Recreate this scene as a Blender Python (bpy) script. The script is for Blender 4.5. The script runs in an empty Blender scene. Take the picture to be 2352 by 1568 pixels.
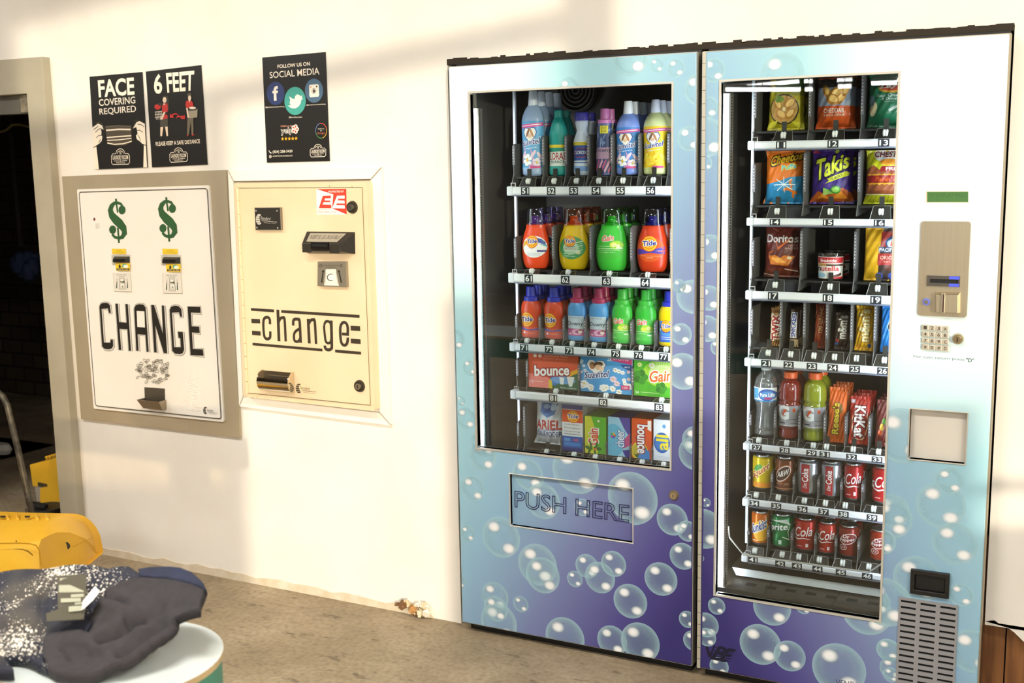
import bpy, math, random
from mathutils import Vector, Matrix
from mathutils.geometry import tessellate_polygon
random.seed(7)
SC = bpy.context.scene
COL = SC.collection
PI = math.pi

# ------------------------------------------------------------------ camera
YAW, PITCH, ROLL, FPX = 0.47650541, 0.15675215, 0.01687247, 2633.8
CAM = Vector((0.0, -3.35, 1.623))
fwd = Vector((-math.sin(YAW) * math.cos(PITCH), math.cos(YAW) * math.cos(PITCH), -math.sin(PITCH)))
r0 = Vector((math.cos(YAW), math.sin(YAW), 0.0))
d0 = fwd.cross(r0)
RIGHT = math.cos(ROLL) * r0 + math.sin(ROLL) * d0
DOWN = -math.sin(ROLL) * r0 + math.cos(ROLL) * d0
cam_data = bpy.data.cameras.new('camera')
cam_data.sensor_width = 36.0
cam_data.lens = FPX / 2352 * 36.0
cam_data.clip_start = 0.05
cam = bpy.data.objects.new('camera', cam_data)
COL.objects.link(cam)
cam.matrix_world = Matrix(((RIGHT.x, -DOWN.x, -fwd.x, CAM.x), (RIGHT.y, -DOWN.y, -fwd.y, CAM.y),
                           (RIGHT.z, -DOWN.z, -fwd.z, CAM.z), (0, 0, 0, 1)))
cam_data.dof.use_dof = True
cam_data.dof.focus_distance = 3.5
cam_data.dof.aperture_fstop = 4.5
SC.camera = cam

# ------------------------------------------------------------------ exposure, world, sun
SC.view_settings.view_transform = 'Standard'
SC.view_settings.look = 'None'
SC.view_settings.exposure = -0.05
SC.view_settings.gamma = 1.0
SC.view_settings.use_curve_mapping = False
SC.cycles.max_bounces = 10
SC.cycles.transparent_max_bounces = 24
SC.cycles.caustics_reflective = False
SC.cycles.caustics_refractive = False
SC.cycles.sample_clamp_indirect = 6.0

world = bpy.data.worlds.new('sky')
SC.world = world
world.use_nodes = True
bg = world.node_tree.nodes['Background']
bg.inputs['Color'].default_value = (0.95, 0.97, 1.0, 1)
bg.inputs['Strength'].default_value = 2.6

SUN_DIR = Vector((-0.629, 0.777, -0.074)).normalized()
sun_data = bpy.data.lights.new('low_sun', 'SUN')
sun_data.energy = 2.5
sun_data.color = (1.0, 0.89, 0.70)
sun_data.angle = math.radians(0.6)
sun = bpy.data.objects.new('low_sun', sun_data)
COL.objects.link(sun)
sun.rotation_euler = SUN_DIR.to_track_quat('-Z', 'Y').to_euler()

# ------------------------------------------------------------------ helpers: pixels of the photo to places on a plane
def ray(px, py):
    return fwd + RIGHT * ((px - 1176.0) / FPX) + DOWN * ((py - 784.0) / FPX)

def at(px, py, y=0.0):
    d = ray(px, py)
    return CAM + d * ((y - CAM.y) / d.y)

def on_floor(px, py, z=0.0):
    d = ray(px, py)
    return CAM + d * ((z - CAM.z) / d.z)

def crop(bx, by, s):
    return lambda x, y: (bx + x * s, by + y * s)

# ------------------------------------------------------------------ materials
def lin(c):
    return c / 12.92 if c <= 0.04045 else ((c + 0.055) / 1.055) ** 2.4

def rgb(h):
    return (lin(int(h[1:3], 16) / 255), lin(int(h[3:5], 16) / 255), lin(int(h[5:7], 16) / 255), 1.0)

_mats = {}

def mat(h, rough=0.5, metal=0.0, emit=0.0, spec=0.5):
    key = (h, rough, metal, emit, spec)
    if key in _mats:
        return _mats[key]
    m = bpy.data.materials.new('paint_' + h[1:])
    m.use_nodes = True
    b = m.node_tree.nodes['Principled BSDF']
    b.inputs['Base Color'].default_value = rgb(h)
    b.inputs['Roughness'].default_value = rough
    b.inputs['Metallic'].default_value = metal
    b.inputs['Specular IOR Level'].default_value = spec
    if emit:
        b.inputs['Emission Color'].default_value = rgb(h)
        b.inputs['Emission Strength'].default_value = emit
    _mats[key] = m
    return m

class N:
    """Small node-tree writer."""
    def __init__(self, name):
        self.m = bpy.data.materials.new(name)
        self.m.use_nodes = True
        self.t = self.m.node_tree
        self.b = self.t.nodes['Principled BSDF']
        self.out = self.t.nodes['Material Output']
    def n(self, typ, **kw):
        nd = self.t.nodes.new(typ)
        for k, v in kw.items():
            if k.startswith('i_'):
                nd.inputs[k[2:].replace('_', ' ')].default_value = v
            else:
                setattr(nd, k, v)
        return nd
    def l(self, a, b):
        self.t.links.new(a, b)
    def math(self, op, a, b=0.0, c=None):
        nd = self.t.nodes.new('ShaderNodeMath')
        nd.operation = op
        for i, v in enumerate((a, b, c)):
            if v is None:
                continue
            if isinstance(v, (int, float)):
                nd.inputs[i].default_value = v
            else:
                self.l(v, nd.inputs[i])
        return nd.outputs[0]
    def ramp(self, fac, stops):
        nd = self.t.nodes.new('ShaderNodeValToRGB')
        while len(nd.color_ramp.elements) < len(stops):
            nd.color_ramp.elements.new(0.5)
        for e, (p, c) in zip(nd.color_ramp.elements, stops):
            e.position = p
            e.color = rgb(c) if isinstance(c, str) else c
        self.l(fac, nd.inputs[0])
        return nd.outputs[0]
    def bump(self, h, strength=0.2, dist=0.01):
        nd = self.n('ShaderNodeBump')
        nd.inputs['Strength'].default_value = strength
        nd.inputs['Distance'].default_value = dist
        self.l(h, nd.inputs['Height'])
        self.l(nd.outputs[0], self.b.inputs['Normal'])

def noise_mat(name, c1, c2, scale=4.0, rough=0.6, metal=0.0, detail=6.0, bump=0.0, stretch=None, lo=0.35, hi=0.65):
    k = N(name)
    tc = k.n('ShaderNodeTexCoord')
    src = tc.outputs['Object']
    if stretch:
        mp = k.n('ShaderNodeMapping')
        mp.inputs['Scale'].default_value = stretch
        k.l(src, mp.inputs[0])
        src = mp.outputs[0]
    nz = k.n('ShaderNodeTexNoise', i_Scale=scale, i_Detail=detail)
    k.l(src, nz.inputs['Vector'])
    k.l(k.ramp(nz.outputs[0], [(lo, c1), (hi, c2)]), k.b.inputs['Base Color'])
    k.b.inputs['Roughness'].default_value = rough
    k.b.inputs['Metallic'].default_value = metal
    if bump:
        k.bump(nz.outputs[0], bump)
    return k.m

def clear_mat(name, tint='#ffffff', rough=0.0, base=0.03, edge=0.5, blend=0.25):
    k = N(name)
    tr = k.n('ShaderNodeBsdfTransparent')
    tr.inputs[0].default_value = rgb(tint)
    gl = k.n('ShaderNodeBsdfGlossy')
    gl.inputs['Roughness'].default_value = rough
    lw = k.n('ShaderNodeLayerWeight', i_Blend=blend)
    f = k.math('MULTIPLY_ADD', lw.outputs['Facing'], edge, base)
    mx = k.n('ShaderNodeMixShader')
    k.l(f, mx.inputs[0]); k.l(tr.outputs[0], mx.inputs[1]); k.l(gl.outputs[0], mx.inputs[2])
    k.l(mx.outputs[0], k.out.inputs[0])
    return k.m

# ------------------------------------------------------------------ mesh writer
class MB:
    def __init__(self):
        self.v, self.f, self.fm, self.mats, self.uv = [], [], [], [], None
    def mi(self, m):
        if m not in self.mats:
            self.mats.append(m)
        return self.mats.index(m)
    def add(self, vs, fs, m):
        o = len(self.v)
        self.v += [tuple(p) for p in vs]
        i = self.mi(m)
        for f in fs:
            self.f.append(tuple(o + k for k in f)); self.fm.append(i)
    def box(self, x0, x1, y0, y1, z0, z1, m):
        vs = [(x, y, z) for x in (x0, x1) for y in (y0, y1) for z in (z0, z1)]
        self.add(vs, [(0, 1, 3, 2), (4, 6, 7, 5), (0, 4, 5, 1), (2, 3, 7, 6), (0, 2, 6, 4), (1, 5, 7, 3)], m)
    def prism(self, pts, y0, y1, m, side=None):
        """Polygon pts (x, z), counter-clockwise seen from -y, from y0 (front) to y1."""
        n = len(pts)
        a = sum(pts[i][0] * pts[(i + 1) % n][1] - pts[(i + 1) % n][0] * pts[i][1] for i in range(n))
        if a < 0:
            pts = pts[::-1]
        vs = [(x, y0, z) for x, z in pts] + [(x, y1, z) for x, z in pts]
        if n <= 4:
            caps = [tuple(range(n))]
        else:
            caps = [tuple(t) for t in tessellate_polygon([[Vector((x, z, 0)) for x, z in pts]])]
            caps = [c if sum((pts[c[i]][0] * pts[c[(i + 1) % 3]][1] - pts[c[(i + 1) % 3]][0] * pts[c[i]][1]) for i in range(3)) > 0 else c[::-1] for c in caps]
        self.add(vs, caps + [tuple(n + i for i in reversed(c)) for c in caps], m)
        self.add(vs, [(i, i + n, (i + 1) % n + n, (i + 1) % n) for i in range(n)], side or m)
    def frustum(self, base, top, yb, yt, m):
        """Quads base (at yb) and top (at yt), each 4 (x, z) in the same order."""
        vs = [(x, yb, z) for x, z in base] + [(x, yt, z) for x, z in top]
        self.add(vs, [(0, 1, 2, 3)[::-1], (4, 5, 6, 7)] + [(i, (i + 1) % 4, (i + 1) % 4 + 4, i + 4) for i in range(4)], m)
    def plate(self, x0, x1, z0, z1, y0, y1, holes, m):
        """Slab in the xz plane with rectangular holes (x0, x1, z0, z1)."""
        xs = sorted({x0, x1, *[h[0] for h in holes], *[h[1] for h in holes]})
        zs = sorted({z0, z1, *[h[2] for h in holes], *[h[3] for h in holes]})
        xs = [x for x in xs if x0 <= x <= x1]; zs = [z for z in zs if z0 <= z <= z1]
        def solid(i, j):
            if not (0 <= i < len(xs) - 1 and 0 <= j < len(zs) - 1):
                return False
            cx, cz = (xs[i] + xs[i + 1]) / 2, (zs[j] + zs[j + 1]) / 2
            return not any(h[0] < cx < h[1] and h[2] < cz < h[3] for h in holes)
        idx, vs, fs = {}, [], []
        def V(i, j, k):
            if (i, j, k) not in idx:
                idx[i, j, k] = len(vs); vs.append((xs[i], (y0, y1)[k], zs[j]))
            return idx[i, j, k]
        for i in range(len(xs) - 1):
            for j in range(len(zs) - 1):
                if not solid(i, j):
                    continue
                fs.append((V(i, j, 0), V(i + 1, j, 0), V(i + 1, j + 1, 0), V(i, j + 1, 0)))
                fs.append((V(i, j, 1), V(i, j + 1, 1), V(i + 1, j + 1, 1), V(i + 1, j, 1)))
                if not solid(i - 1, j): fs.append((V(i, j, 0), V(i, j + 1, 0), V(i, j + 1, 1), V(i, j, 1)))
                if not solid(i + 1, j): fs.append((V(i + 1, j, 0), V(i + 1, j, 1), V(i + 1, j + 1, 1), V(i + 1, j + 1, 0)))
                if not solid(i, j - 1): fs.append((V(i, j, 0), V(i, j, 1), V(i + 1, j, 1), V(i + 1, j, 0)))
                if not solid(i, j + 1): fs.append((V(i, j + 1, 0), V(i + 1, j + 1, 0), V(i + 1, j + 1, 1), V(i, j + 1, 1)))
        self.add(vs, fs, m)
    def lathe(self, prof, m, seg=28, sx=1.0, sy=1.0, c=(0, 0, 0), axis='z'):
        vs, fs = [], []
        n = len(prof)
        for k in range(seg):
            a = 2 * PI * k / seg
            for r, z in prof:
                p = (r * sx * math.sin(a), -r * sy * math.cos(a), z)
                if axis == 'y': p = (p[0], -z, -p[1])
                if axis == 'x': p = (z, p[1], p[0])
                vs.append((p[0] + c[0], p[1] + c[1], p[2] + c[2]))
        for k in range(seg):
            k2 = (k + 1) % seg
            for i in range(n - 1):
                fs.append((k * n + i, k2 * n + i, k2 * n + i + 1, k * n + i + 1))
        if prof[0][0] > 1e-6: fs.append(tuple(k * n for k in reversed(range(seg))))
        if prof[-1][0] > 1e-6: fs.append(tuple(k * n + n - 1 for k in range(seg)))
        self.add(vs, fs, m)
    def join(self, o):
        for f, i in zip(o.f, o.fm):
            self.add([o.v[k] for k in f], [tuple(range(len(f)))], o.mats[i])
    def disc(self, cx, cz, r, y0, y1, m, seg=24, r1=None):
        r1 = r if r1 is None else r1
        self.lathe([(r, -y1), (r1, -y0)], m, seg, c=(cx, 0, cz), axis='y')
    def tube(self, pts, r, m, seg=8, closed=False):
        pts = [Vector(p) for p in pts]
        vs, fs = [], []
        up = None
        for i, p in enumerate(pts):
            t = (pts[min(i + 1, len(pts) - 1)] - pts[max(i - 1, 0)]).normalized()
            if up is None:
                up = Vector((0, 0, 1)) if abs(t.z) < 0.9 else Vector((1, 0, 0))
            u = (up - t * up.dot(t)).normalized(); w = t.cross(u); up = u
            rr = r[i] if isinstance(r, (list, tuple)) else r
            vs += [p + (u * math.cos(2 * PI * k / seg) + w * math.sin(2 * PI * k / seg)) * rr for k in range(seg)]
        for i in range(len(pts) - 1):
            fs += [(i * seg + k, i * seg + (k + 1) % seg, (i + 1) * seg + (k + 1) % seg, (i + 1) * seg + k) for k in range(seg)]
        fs += [tuple(reversed(range(seg))), tuple((len(pts) - 1) * seg + k for k in range(seg))]
        self.add(vs, fs, m)
    def build(self, name, parent=None, smooth=False, bevel=0.0, loc=None, seg=2):
        me = bpy.data.meshes.new(name)
        me.from_pydata(self.v, [], self.f)
        for m in self.mats:
            me.materials.append(m)
        me.polygons.foreach_set('material_index', self.fm)
        if self.uv:
            ul = me.uv_layers.new(name='UVMap')
            ul.data.foreach_set('uv', [c for lp in me.loops for c in self.uv[lp.vertex_index]])
        if smooth:
            me.polygons.foreach_set('use_smooth', [True] * len(me.polygons))
            try:
                me.set_sharp_from_angle(angle=math.radians(smooth if smooth is not True else 45))
            except Exception:
                pass
        me.update()
        o = bpy.data.objects.new(name, me)
        COL.objects.link(o)
        if parent is not None:
            o.parent = parent
        if loc is not None:
            o.location = loc
        if bevel:
            b = o.modifiers.new('edge', 'BEVEL')
            b.width = bevel; b.segments = seg; b.limit_method = 'ANGLE'; b.angle_limit = math.radians(50)
        return o

def thing(name, label, cat, loc=(0, 0, 0), group=None):
    o = bpy.data.objects.new(name, None)
    o.empty_display_size = 0.05
    COL.objects.link(o)
    o.location = loc
    o['label'] = label; o['category'] = cat
    if group: o['group'] = group
    return o

def tag(o, label, cat, group=None, kind=None):
    o['label'] = label; o['category'] = cat
    if group: o['group'] = group
    if kind: o['kind'] = kind
    return o

def structure(o, label):
    o['kind'] = 'structure'; o['label'] = label
    return o

def copy_tree(o, parent=None):
    c = o.copy(); COL.objects.link(c)
    if parent is not None: c.parent = parent
    for ch in list(o.children): copy_tree(ch, c)
    return c

# ------------------------------------------------------------------ flat graphics: polygons, ellipses, strokes and lettering on any surface
_tx = {}

def text_geo(s, bold=0.0, shear=0.0, outline=0.0):
    key = (s, round(bold, 3), shear, outline)
    if key in _tx:
        return _tx[key]
    def mk(off, ol=0.0):
        c = bpy.data.curves.new('t', 'FONT')
        c.body = s; c.shear = shear; c.resolution_u = 3
        if ol:
            c.fill_mode = 'NONE'; c.bevel_depth = ol; c.bevel_resolution = 0
        else:
            c.offset = off; c.fill_mode = 'FRONT'
        ob = bpy.data.objects.new('t', c)
        me = bpy.data.meshes.new_from_object(ob)
        res = [tuple(v.co) for v in me.vertices], [tuple(p.vertices) for p in me.polygons]
        bpy.data.objects.remove(ob); bpy.data.curves.remove(c); bpy.data.meshes.remove(me)
        return res
    v0, _ = mk(0.0)
    x0, x1 = min(p[0] for p in v0), max(p[0] for p in v0)
    y0, y1 = min(p[1] for p in v0), max(p[1] for p in v0)
    v, f = mk(bold, outline)
    w, h = max(x1 - x0, 1e-6), max(y1 - y0, 1e-6)
    vs = [((p[0] - x0) / w, (p[1] - y0) / h) for p in v]
    tris = []
    for q in f:
        for i in range(1, len(q) - 1):
            tris.append((vs[q[0]], vs[q[i]], vs[q[i + 1]]))
    _tx[key] = tris
    return tris

def clip(poly, axis, val, keep_gt):
    out = []
    for i in range(len(poly)):
        a, b = poly[i], poly[(i + 1) % len(poly)]
        ia = (a[axis] >= val) == keep_gt; ib = (b[axis] >= val) == keep_gt
        if ia: out.append(a)
        if ia != ib:
            t = (val - a[axis]) / (b[axis] - a[axis])
            out.append((a[0] + (b[0] - a[0]) * t, a[1] + (b[1] - a[1]) * t))
    return out

class Art:
    """Graphics in (u, v); fn(u, v, lift) gives the point. du/dv: grid the art is cut along so that it follows a curved surface."""
    def __init__(self, fn, du=None, dv=None, lim=None, eps=0.00006, base=0.0004, diag=False):
        self.fn, self.du, self.dv, self.lim, self.eps, self.diag = fn, du, dv, lim, eps, diag
        self.mb = MB(); self.h = base
    def tris(self, tris, m):
        self.h += self.eps
        if isinstance(m, str): m = mat(m, 0.45)
        for it, t in enumerate(tris):
            hh = self.h + 3e-6 * (it % 4)
            ps = [list(t)]
            if self.lim:
                u0, u1, v0, v1 = self.lim
                q = list(t)
                for ax, val, gt in ((0, u0, True), (0, u1, False), (1, v0, True), (1, v1, False)):
                    if q: q = clip(q, ax, val, gt)
                ps = [q] if len(q) >= 3 else []
            for ax, st in ((0, self.du), (1, self.dv)):
                if not st: continue
                nx = []
                for p in ps:
                    lo, hi = min(a[ax] for a in p), max(a[ax] for a in p)
                    k = math.floor(lo / st + 1e-9) + 1
                    rest = p
                    while k * st < hi - 1e-9 and len(rest) >= 3:
                        a = clip(rest, ax, k * st, False)
                        if len(a) >= 3: nx.append(a)
                        rest = clip(rest, ax, k * st, True)
                        k += 1
                    if len(rest) >= 3: nx.append(rest)
                ps = nx
            if self.diag:
                nx = []
                for p in ps:
                    q = [(u / self.du - v / self.dv, u, v) for u, v in p]
                    m0 = sum(x[0] for x in q) / len(q)
                    k = round(m0)
                    for cand in (k,):
                        lo, hi = [], []
                        for i in range(len(q)):
                            s, t = q[i], q[(i + 1) % len(q)]
                            (hi if s[0] >= cand else lo).append(s[1:])
                            if (s[0] >= cand) != (t[0] >= cand):
                                w = (cand - s[0]) / (t[0] - s[0])
                                x = (s[1] + (t[1] - s[1]) * w, s[2] + (t[2] - s[2]) * w)
                                lo.append(x); hi.append(x)
                        nx += [g for g in (lo, hi) if len(g) >= 3]
                ps = nx
            for p in ps:
                a = sum(p[i][0] * p[(i + 1) % len(p)][1] - p[(i + 1) % len(p)][0] * p[i][1] for i in range(len(p)))
                if abs(a) < 1e-12: continue
                if a < 0: p = p[::-1]
                self.mb.add([self.fn(u, v, hh) for u, v in p], [tuple(range(len(p)))], m)
    def poly(self, pts, m, holes=()):
        loops = [[Vector((u, v, 0)) for u, v in pts]] + [[Vector((u, v, 0)) for u, v in h] for h in holes]
        flat = [p for l in ([pts] + list(holes)) for p in l]
        self.tris([tuple(tuple(flat[i]) for i in t) for t in tessellate_polygon(loops)], m)
    def rect(self, u0, v0, u1, v1, m):
        self.tris([((u0, v0), (u1, v0), (u1, v1)), ((u0, v0), (u1, v1), (u0, v1))], m)
    def ell(self, cu, cv, ru, rv, m, n=20, rot=0.0):
        ca, sa = math.cos(rot), math.sin(rot)
        ps = []
        for k in range(n):
            a, b = ru * math.cos(2 * PI * k / n), rv * math.sin(2 * PI * k / n)
            ps.append((cu + a * ca - b * sa, cv + a * sa + b * ca))
        self.tris([(ps[0], ps[i], ps[i + 1]) for i in range(1, n - 1)], m)
    def stroke(self, pts, w, m, closed=False):
        n = len(pts)
        if closed: pts = list(pts) + [pts[0], pts[1]]
        L, R = [], []
        for i, p in enumerate(pts):
            a, b = pts[max(i - 1, 0)], pts[min(i + 1, len(pts) - 1)]
            dx, dy = b[0] - a[0], b[1] - a[1]
            d = math.hypot(dx, dy) or 1
            ww = (w[i] if isinstance(w, (list, tuple)) else w) / 2
            L.append((p[0] - dy / d * ww, p[1] + dx / d * ww)); R.append((p[0] + dy / d * ww, p[1] - dx / d * ww))
        if closed: L[0], R[0] = L[n], R[n]
        t = []
        for i in range(n if closed else n - 1):
            t += [(L[i], R[i], R[i + 1]), (L[i], R[i + 1], L[i + 1])]
        self.tris(t, m)
    def text(self, s, box, m, bold=0.0, shear=0.0, rim=None, outline=0.0):
        """box: (u0, v0, u1, v1) or four corners bottom-left, bottom-right, top-right, top-left."""
        if len(box) == 4 and not isinstance(box[0], (tuple, list)):
            u0, v0, u1, v1 = box
            box = ((u0, v0), (u1, v0), (u1, v1), (u0, v1))
        bl, br, tr, tl = box
        def q(p):
            a, b = p
            return tuple(bl[i] * (1 - a) * (1 - b) + br[i] * a * (1 - b) + tr[i] * a * b + tl[i] * (1 - a) * b for i in (0, 1))
        for mm, bo in ([(rim[0], bold * 0.55 + rim[1] * 0.8)] if rim else []) + [(m, bold * 0.55)]:
            self.tris([tuple(q(p) for p in t) for t in text_geo(s, bo, shear, outline)], mm)
    def vtext(self, s, box, m, up=True, **kw):
        """Lettering turned a quarter: reads upwards (or downwards)."""
        u0, v0, u1, v1 = box
        c = ((u1, v0), (u1, v1), (u0, v1), (u0, v0)) if up else ((u0, v1), (u0, v0), (u1, v0), (u1, v1))
        self.text(s, c, m, **kw)
    def build(self, name, parent=None):
        return self.mb.build(name, parent)

class PxArt(Art):
    """Graphics given in pixels of a crop k, laid on the upright plane y."""
    def __init__(self, y, k, **kw):
        super().__init__(lambda u, v, h: (u, y - h, v), **kw)
        self.k, self.y = k, y
    def P(self, p):
        q = at(*self.k(*p), self.y)
        return (q.x, q.z)
    def S(self, w):
        a, b = at(*self.k(0, 500), self.y), at(*self.k(0, 500 + w), self.y)
        return abs(a.z - b.z)
    def ppoly(self, pts, m, holes=()):
        self.poly([self.P(p) for p in pts], m, [[self.P(p) for p in h] for h in holes])
    def pell(self, cx, cy, rx, ry, m, n=24, rot=0.0):
        ca, sa = math.cos(rot), math.sin(rot)
        self.ppoly([(cx + rx * math.cos(2 * PI * i / n) * ca - ry * math.sin(2 * PI * i / n) * sa,
                     cy + rx * math.cos(2 * PI * i / n) * sa + ry * math.sin(2 * PI * i / n) * ca) for i in range(n)], m)
    def pstroke(self, pts, w, m, closed=False):
        self.stroke([self.P(p) for p in pts], [self.S(x) for x in w] if isinstance(w, (list, tuple)) else self.S(w), m, closed)
    def ptext(self, s, tl, tr, br, bl, m, **kw):
        self.text(s, tuple(self.P(p) for p in (bl, br, tr, tl)), m, **kw)

def smooth_line(pts, w=None, n=4):
    """Catmull-Rom through pts (and widths)."""
    q = [tuple(p) + ((w[i] if isinstance(w, (list, tuple)) else 0),) for i, p in enumerate(pts)]
    out = []
    for i in range(len(q) - 1):
        p0, p1, p2, p3 = q[max(i - 1, 0)], q[i], q[i + 1], q[min(i + 2, len(q) - 1)]
        for k in range(n):
            t = k / n
            out.append(tuple(0.5 * (2 * p1[j] + (p2[j] - p0[j]) * t + (2 * p0[j] - 5 * p1[j] + 4 * p2[j] - p3[j]) * t * t + (3 * p1[j] - p0[j] - 3 * p2[j] + p3[j]) * t ** 3) for j in range(3)))
    out.append(q[-1])
    return [o[:2] for o in out], ([o[2] for o in out] if isinstance(w, (list, tuple)) else w)

def pxquad(k, pts, y):
    return [(lambda q: (q.x, q.z))(at(*k(*p), y)) for p in pts]
# ------------------------------------------------------------------ the room
YF = -0.06            # front faces of the two vending machines
def X(px, py, y=0.0): return at(px, py, y).x
def Z(px, py, y=0.0): return at(px, py, y).z

wall_m = noise_mat('wall_paint', '#e9e4d9', '#f0ece2', scale=3.0, rough=0.62, bump=0.02)
grime = N('floor_concrete')
tc = grime.n('ShaderNodeTexCoord')
n1 = grime.n('ShaderNodeTexNoise', i_Scale=1.7, i_Detail=8.0, i_Roughness=0.62)
n2 = grime.n('ShaderNodeTexNoise', i_Scale=9.0, i_Detail=10.0, i_Roughness=0.7)
n3 = grime.n('ShaderNodeTexNoise', i_Scale=55.0, i_Detail=4.0)
mpf = grime.n('ShaderNodeMapping'); mpf.inputs['Scale'].default_value = (1.0, 2.6, 1.0); mpf.inputs['Rotation'].default_value = (0, 0, 0.5)
grime.l(tc.outputs['Object'], mpf.inputs[0])
grime.l(tc.outputs['Object'], n1.inputs['Vector']); grime.l(mpf.outputs[0], n2.inputs['Vector']); grime.l(tc.outputs['Object'], n3.inputs['Vector'])
base = grime.ramp(n1.outputs[0], [(0.33, '#84755d'), (0.5, '#a08f74'), (0.68, '#b8a88c')])
spots = grime.ramp(n2.outputs[0], [(0.36, '#4a443b'), (0.43, '#ffffff')])
mixf = grime.n('ShaderNodeMixRGB', blend_type='MULTIPLY'); mixf.inputs[0].default_value = 0.5
grime.l(base, mixf.inputs[1]); grime.l(spots, mixf.inputs[2])
fine = grime.ramp(n3.outputs[0], [(0.3, '#c9c4ba'), (0.6, '#ffffff')])
mixg = grime.n('ShaderNodeMixRGB', blend_type='MULTIPLY'); mixg.inputs[0].default_value = 0.6
grime.l(mixf.outputs[0], mixg.inputs[1]); grime.l(fine, mixg.inputs[2])
grime.l(mixg.outputs[0], grime.b.inputs['Base Color'])
grime.b.inputs['Roughness'].default_value = 0.7
grime.bump(n2.outputs[0], 0.25, 0.004)

XL, XR, YB = -10.0, 3.0, -9.2
H = 3.05
b = MB(); b.box(XL, XR, YB, 4.0, -0.1, 0.0, grime.m)
structure(b.build('floor'), 'worn beige concrete floor with dark scuffs')
b = MB(); b.box(XL, XR, YB, 0.14, H, H + 0.1, mat('#d8d2c4', 0.8))
structure(b.build('ceiling'), 'off-white ceiling')

# openings of the back wall
MX0, MX1 = -0.5811 * 3.29, -0.0738 * 3.29        # outer edges of the pair of machines
DX1 = X(118, 700)                                  # clear opening of the doorway, right edge
DZ1 = Z(80, 216)
DX0 = DX1 - 0.95
CX0, CX1, CZ1 = X(1031, 180) - 0.004, X(2331, 58), Z(2331, 58) + 0.002
LOWZ = 0.30
b = MB()
b.plate(XL, XR, 0.0, H, 0.0, 0.13, [(DX0, DX1, -1, DZ1), (CX0, CX1, -1, CZ1), (CX1 - 0.001, XR + 1, -1, LOWZ)], wall_m)
wall_back = b.build('wall_back')
structure(wall_back, 'cream painted wall with the machines set into it')
# ragged lower edge of the drywall right of the machines, and the boards behind it
b = MB()
edge = [at(2262, 1410), at(2285, 1424), at(2300, 1437), at(2315, 1441), at(2330, 1452), at(2352, 1474), at(2400, 1500), at(2600, 1610)]
pts = [(CX1, LOWZ + 0.01)] + [(p.x, p.z) for p in edge[1:]] + [(edge[-1].x, LOWZ + 0.01)]
b.prism(pts, 0.0, 0.013, wall_m)
structure(b.build('trim_1'), 'broken lower edge of the drywall beside the right machine')
wood = N('plank_wood')
tcw = wood.n('ShaderNodeTexCoord'); mw = wood.n('ShaderNodeMapping'); mw.inputs['Scale'].default_value = (9.0, 9.0, 0.7)
nw = wood.n('ShaderNodeTexNoise', i_Scale=4.0, i_Detail=8.0)
wood.l(tcw.outputs['Object'], mw.inputs[0]); wood.l(mw.outputs[0], nw.inputs['Vector'])
wood.l(wood.ramp(nw.outputs[0], [(0.35, '#6d4323'), (0.65, '#9a683a')]), wood.b.inputs['Base Color'])
wood.b.inputs['Roughness'].default_value = 0.5
b = MB()
x = CX1 - 0.03
while x < 1.4:
    b.box(x, x + 0.083, 0.035, 0.06, 0.0, 0.55, wood.m); x += 0.087
b.box(CX1 - 0.03, 1.4, 0.06, 0.07, 0.0, 0.55, mat('#17110c', 0.9))
structure(b.build('trim_2'), 'brown vertical boards showing under the drywall')
# plaster damage and beige base strip at the foot of the wall
b = MB()
q0, q1 = at(226, 1268), at(1000, 1418)
random.seed(3)
top = []
x = DX1 + 0.12
while x < CX0 - 0.11:
    top.append((x, 0.03 + random.uniform(-0.008, 0.008))); x += 0.06
b.prism([(DX1 + 0.12, 0.0)] + [(CX0 - 0.11, 0.0)] + top[::-1], -0.004, 0.001, noise_mat('dirty_base', '#d0c2a4', '#e2d8c4', 14.0))
structure(b.build('baseboard_back'), 'stained strip along the foot of the cream wall')
b = MB()
c = at(960, 1410)
for i in range(16):
    a = random.uniform(0, 6.28); rr = random.uniform(0.008, 0.02)
    px_ = c.x + random.uniform(-0.085, 0.06); pz = random.uniform(0.004, 0.05)
    vs = [(px_ + rr * random.uniform(0.6, 1.4) * math.cos(k * 1.05 + a), -0.012 - random.uniform(0, 0.02), pz + rr * math.sin(k * 1.05 + a)) for k in range(6)]
    vs.append((px_, 0.0, pz))
    vs = [(v[0], v[1], max(v[2], 0.001)) for v in vs]
    b.add(vs, [(0, 1, 2, 3, 4, 5)] + [(k, 6, (k + 1) % 6) for k in range(6)], mat(('#efe6d2', '#b98a52', '#6a4a2a', '#e8d8b4')[i % 4], 0.8))
tag(b.build('plaster_rubble'), 'crumbled plaster at the foot of the wall left of the machines', 'rubble', kind='stuff')

# door frame (grey steel) round the dark doorway
jm = noise_mat('door_frame_paint', '#a39c88', '#aea792', 5.0, rough=0.55)
f0 = X(140, 700, -0.04)
fz = Z(95, 130, -0.04)
b = MB()
b.plate(DX0 - 0.09, f0, 0.0, fz, -0.04, 0.13, [(DX0, DX1, -1, DZ1)], jm)
structure(b.build('door_1', bevel=0.003), 'grey steel frame of the dark doorway')
b = MB()
b.box(DX0, DX1 - 0.02, 0.0, 0.06, DZ1 - 0.075, DZ1, mat('#5a564c', 0.6))
b.box(DX1 - 0.075, DX1, -0.01, 0.02, DZ1 - 0.07, DZ1 - 0.002, noise_mat('rusty_bracket', '#5c5648', '#8a8068', 30.0))
structure(b.build('trim_3'), 'dark stop board under the head of the door frame')

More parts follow.
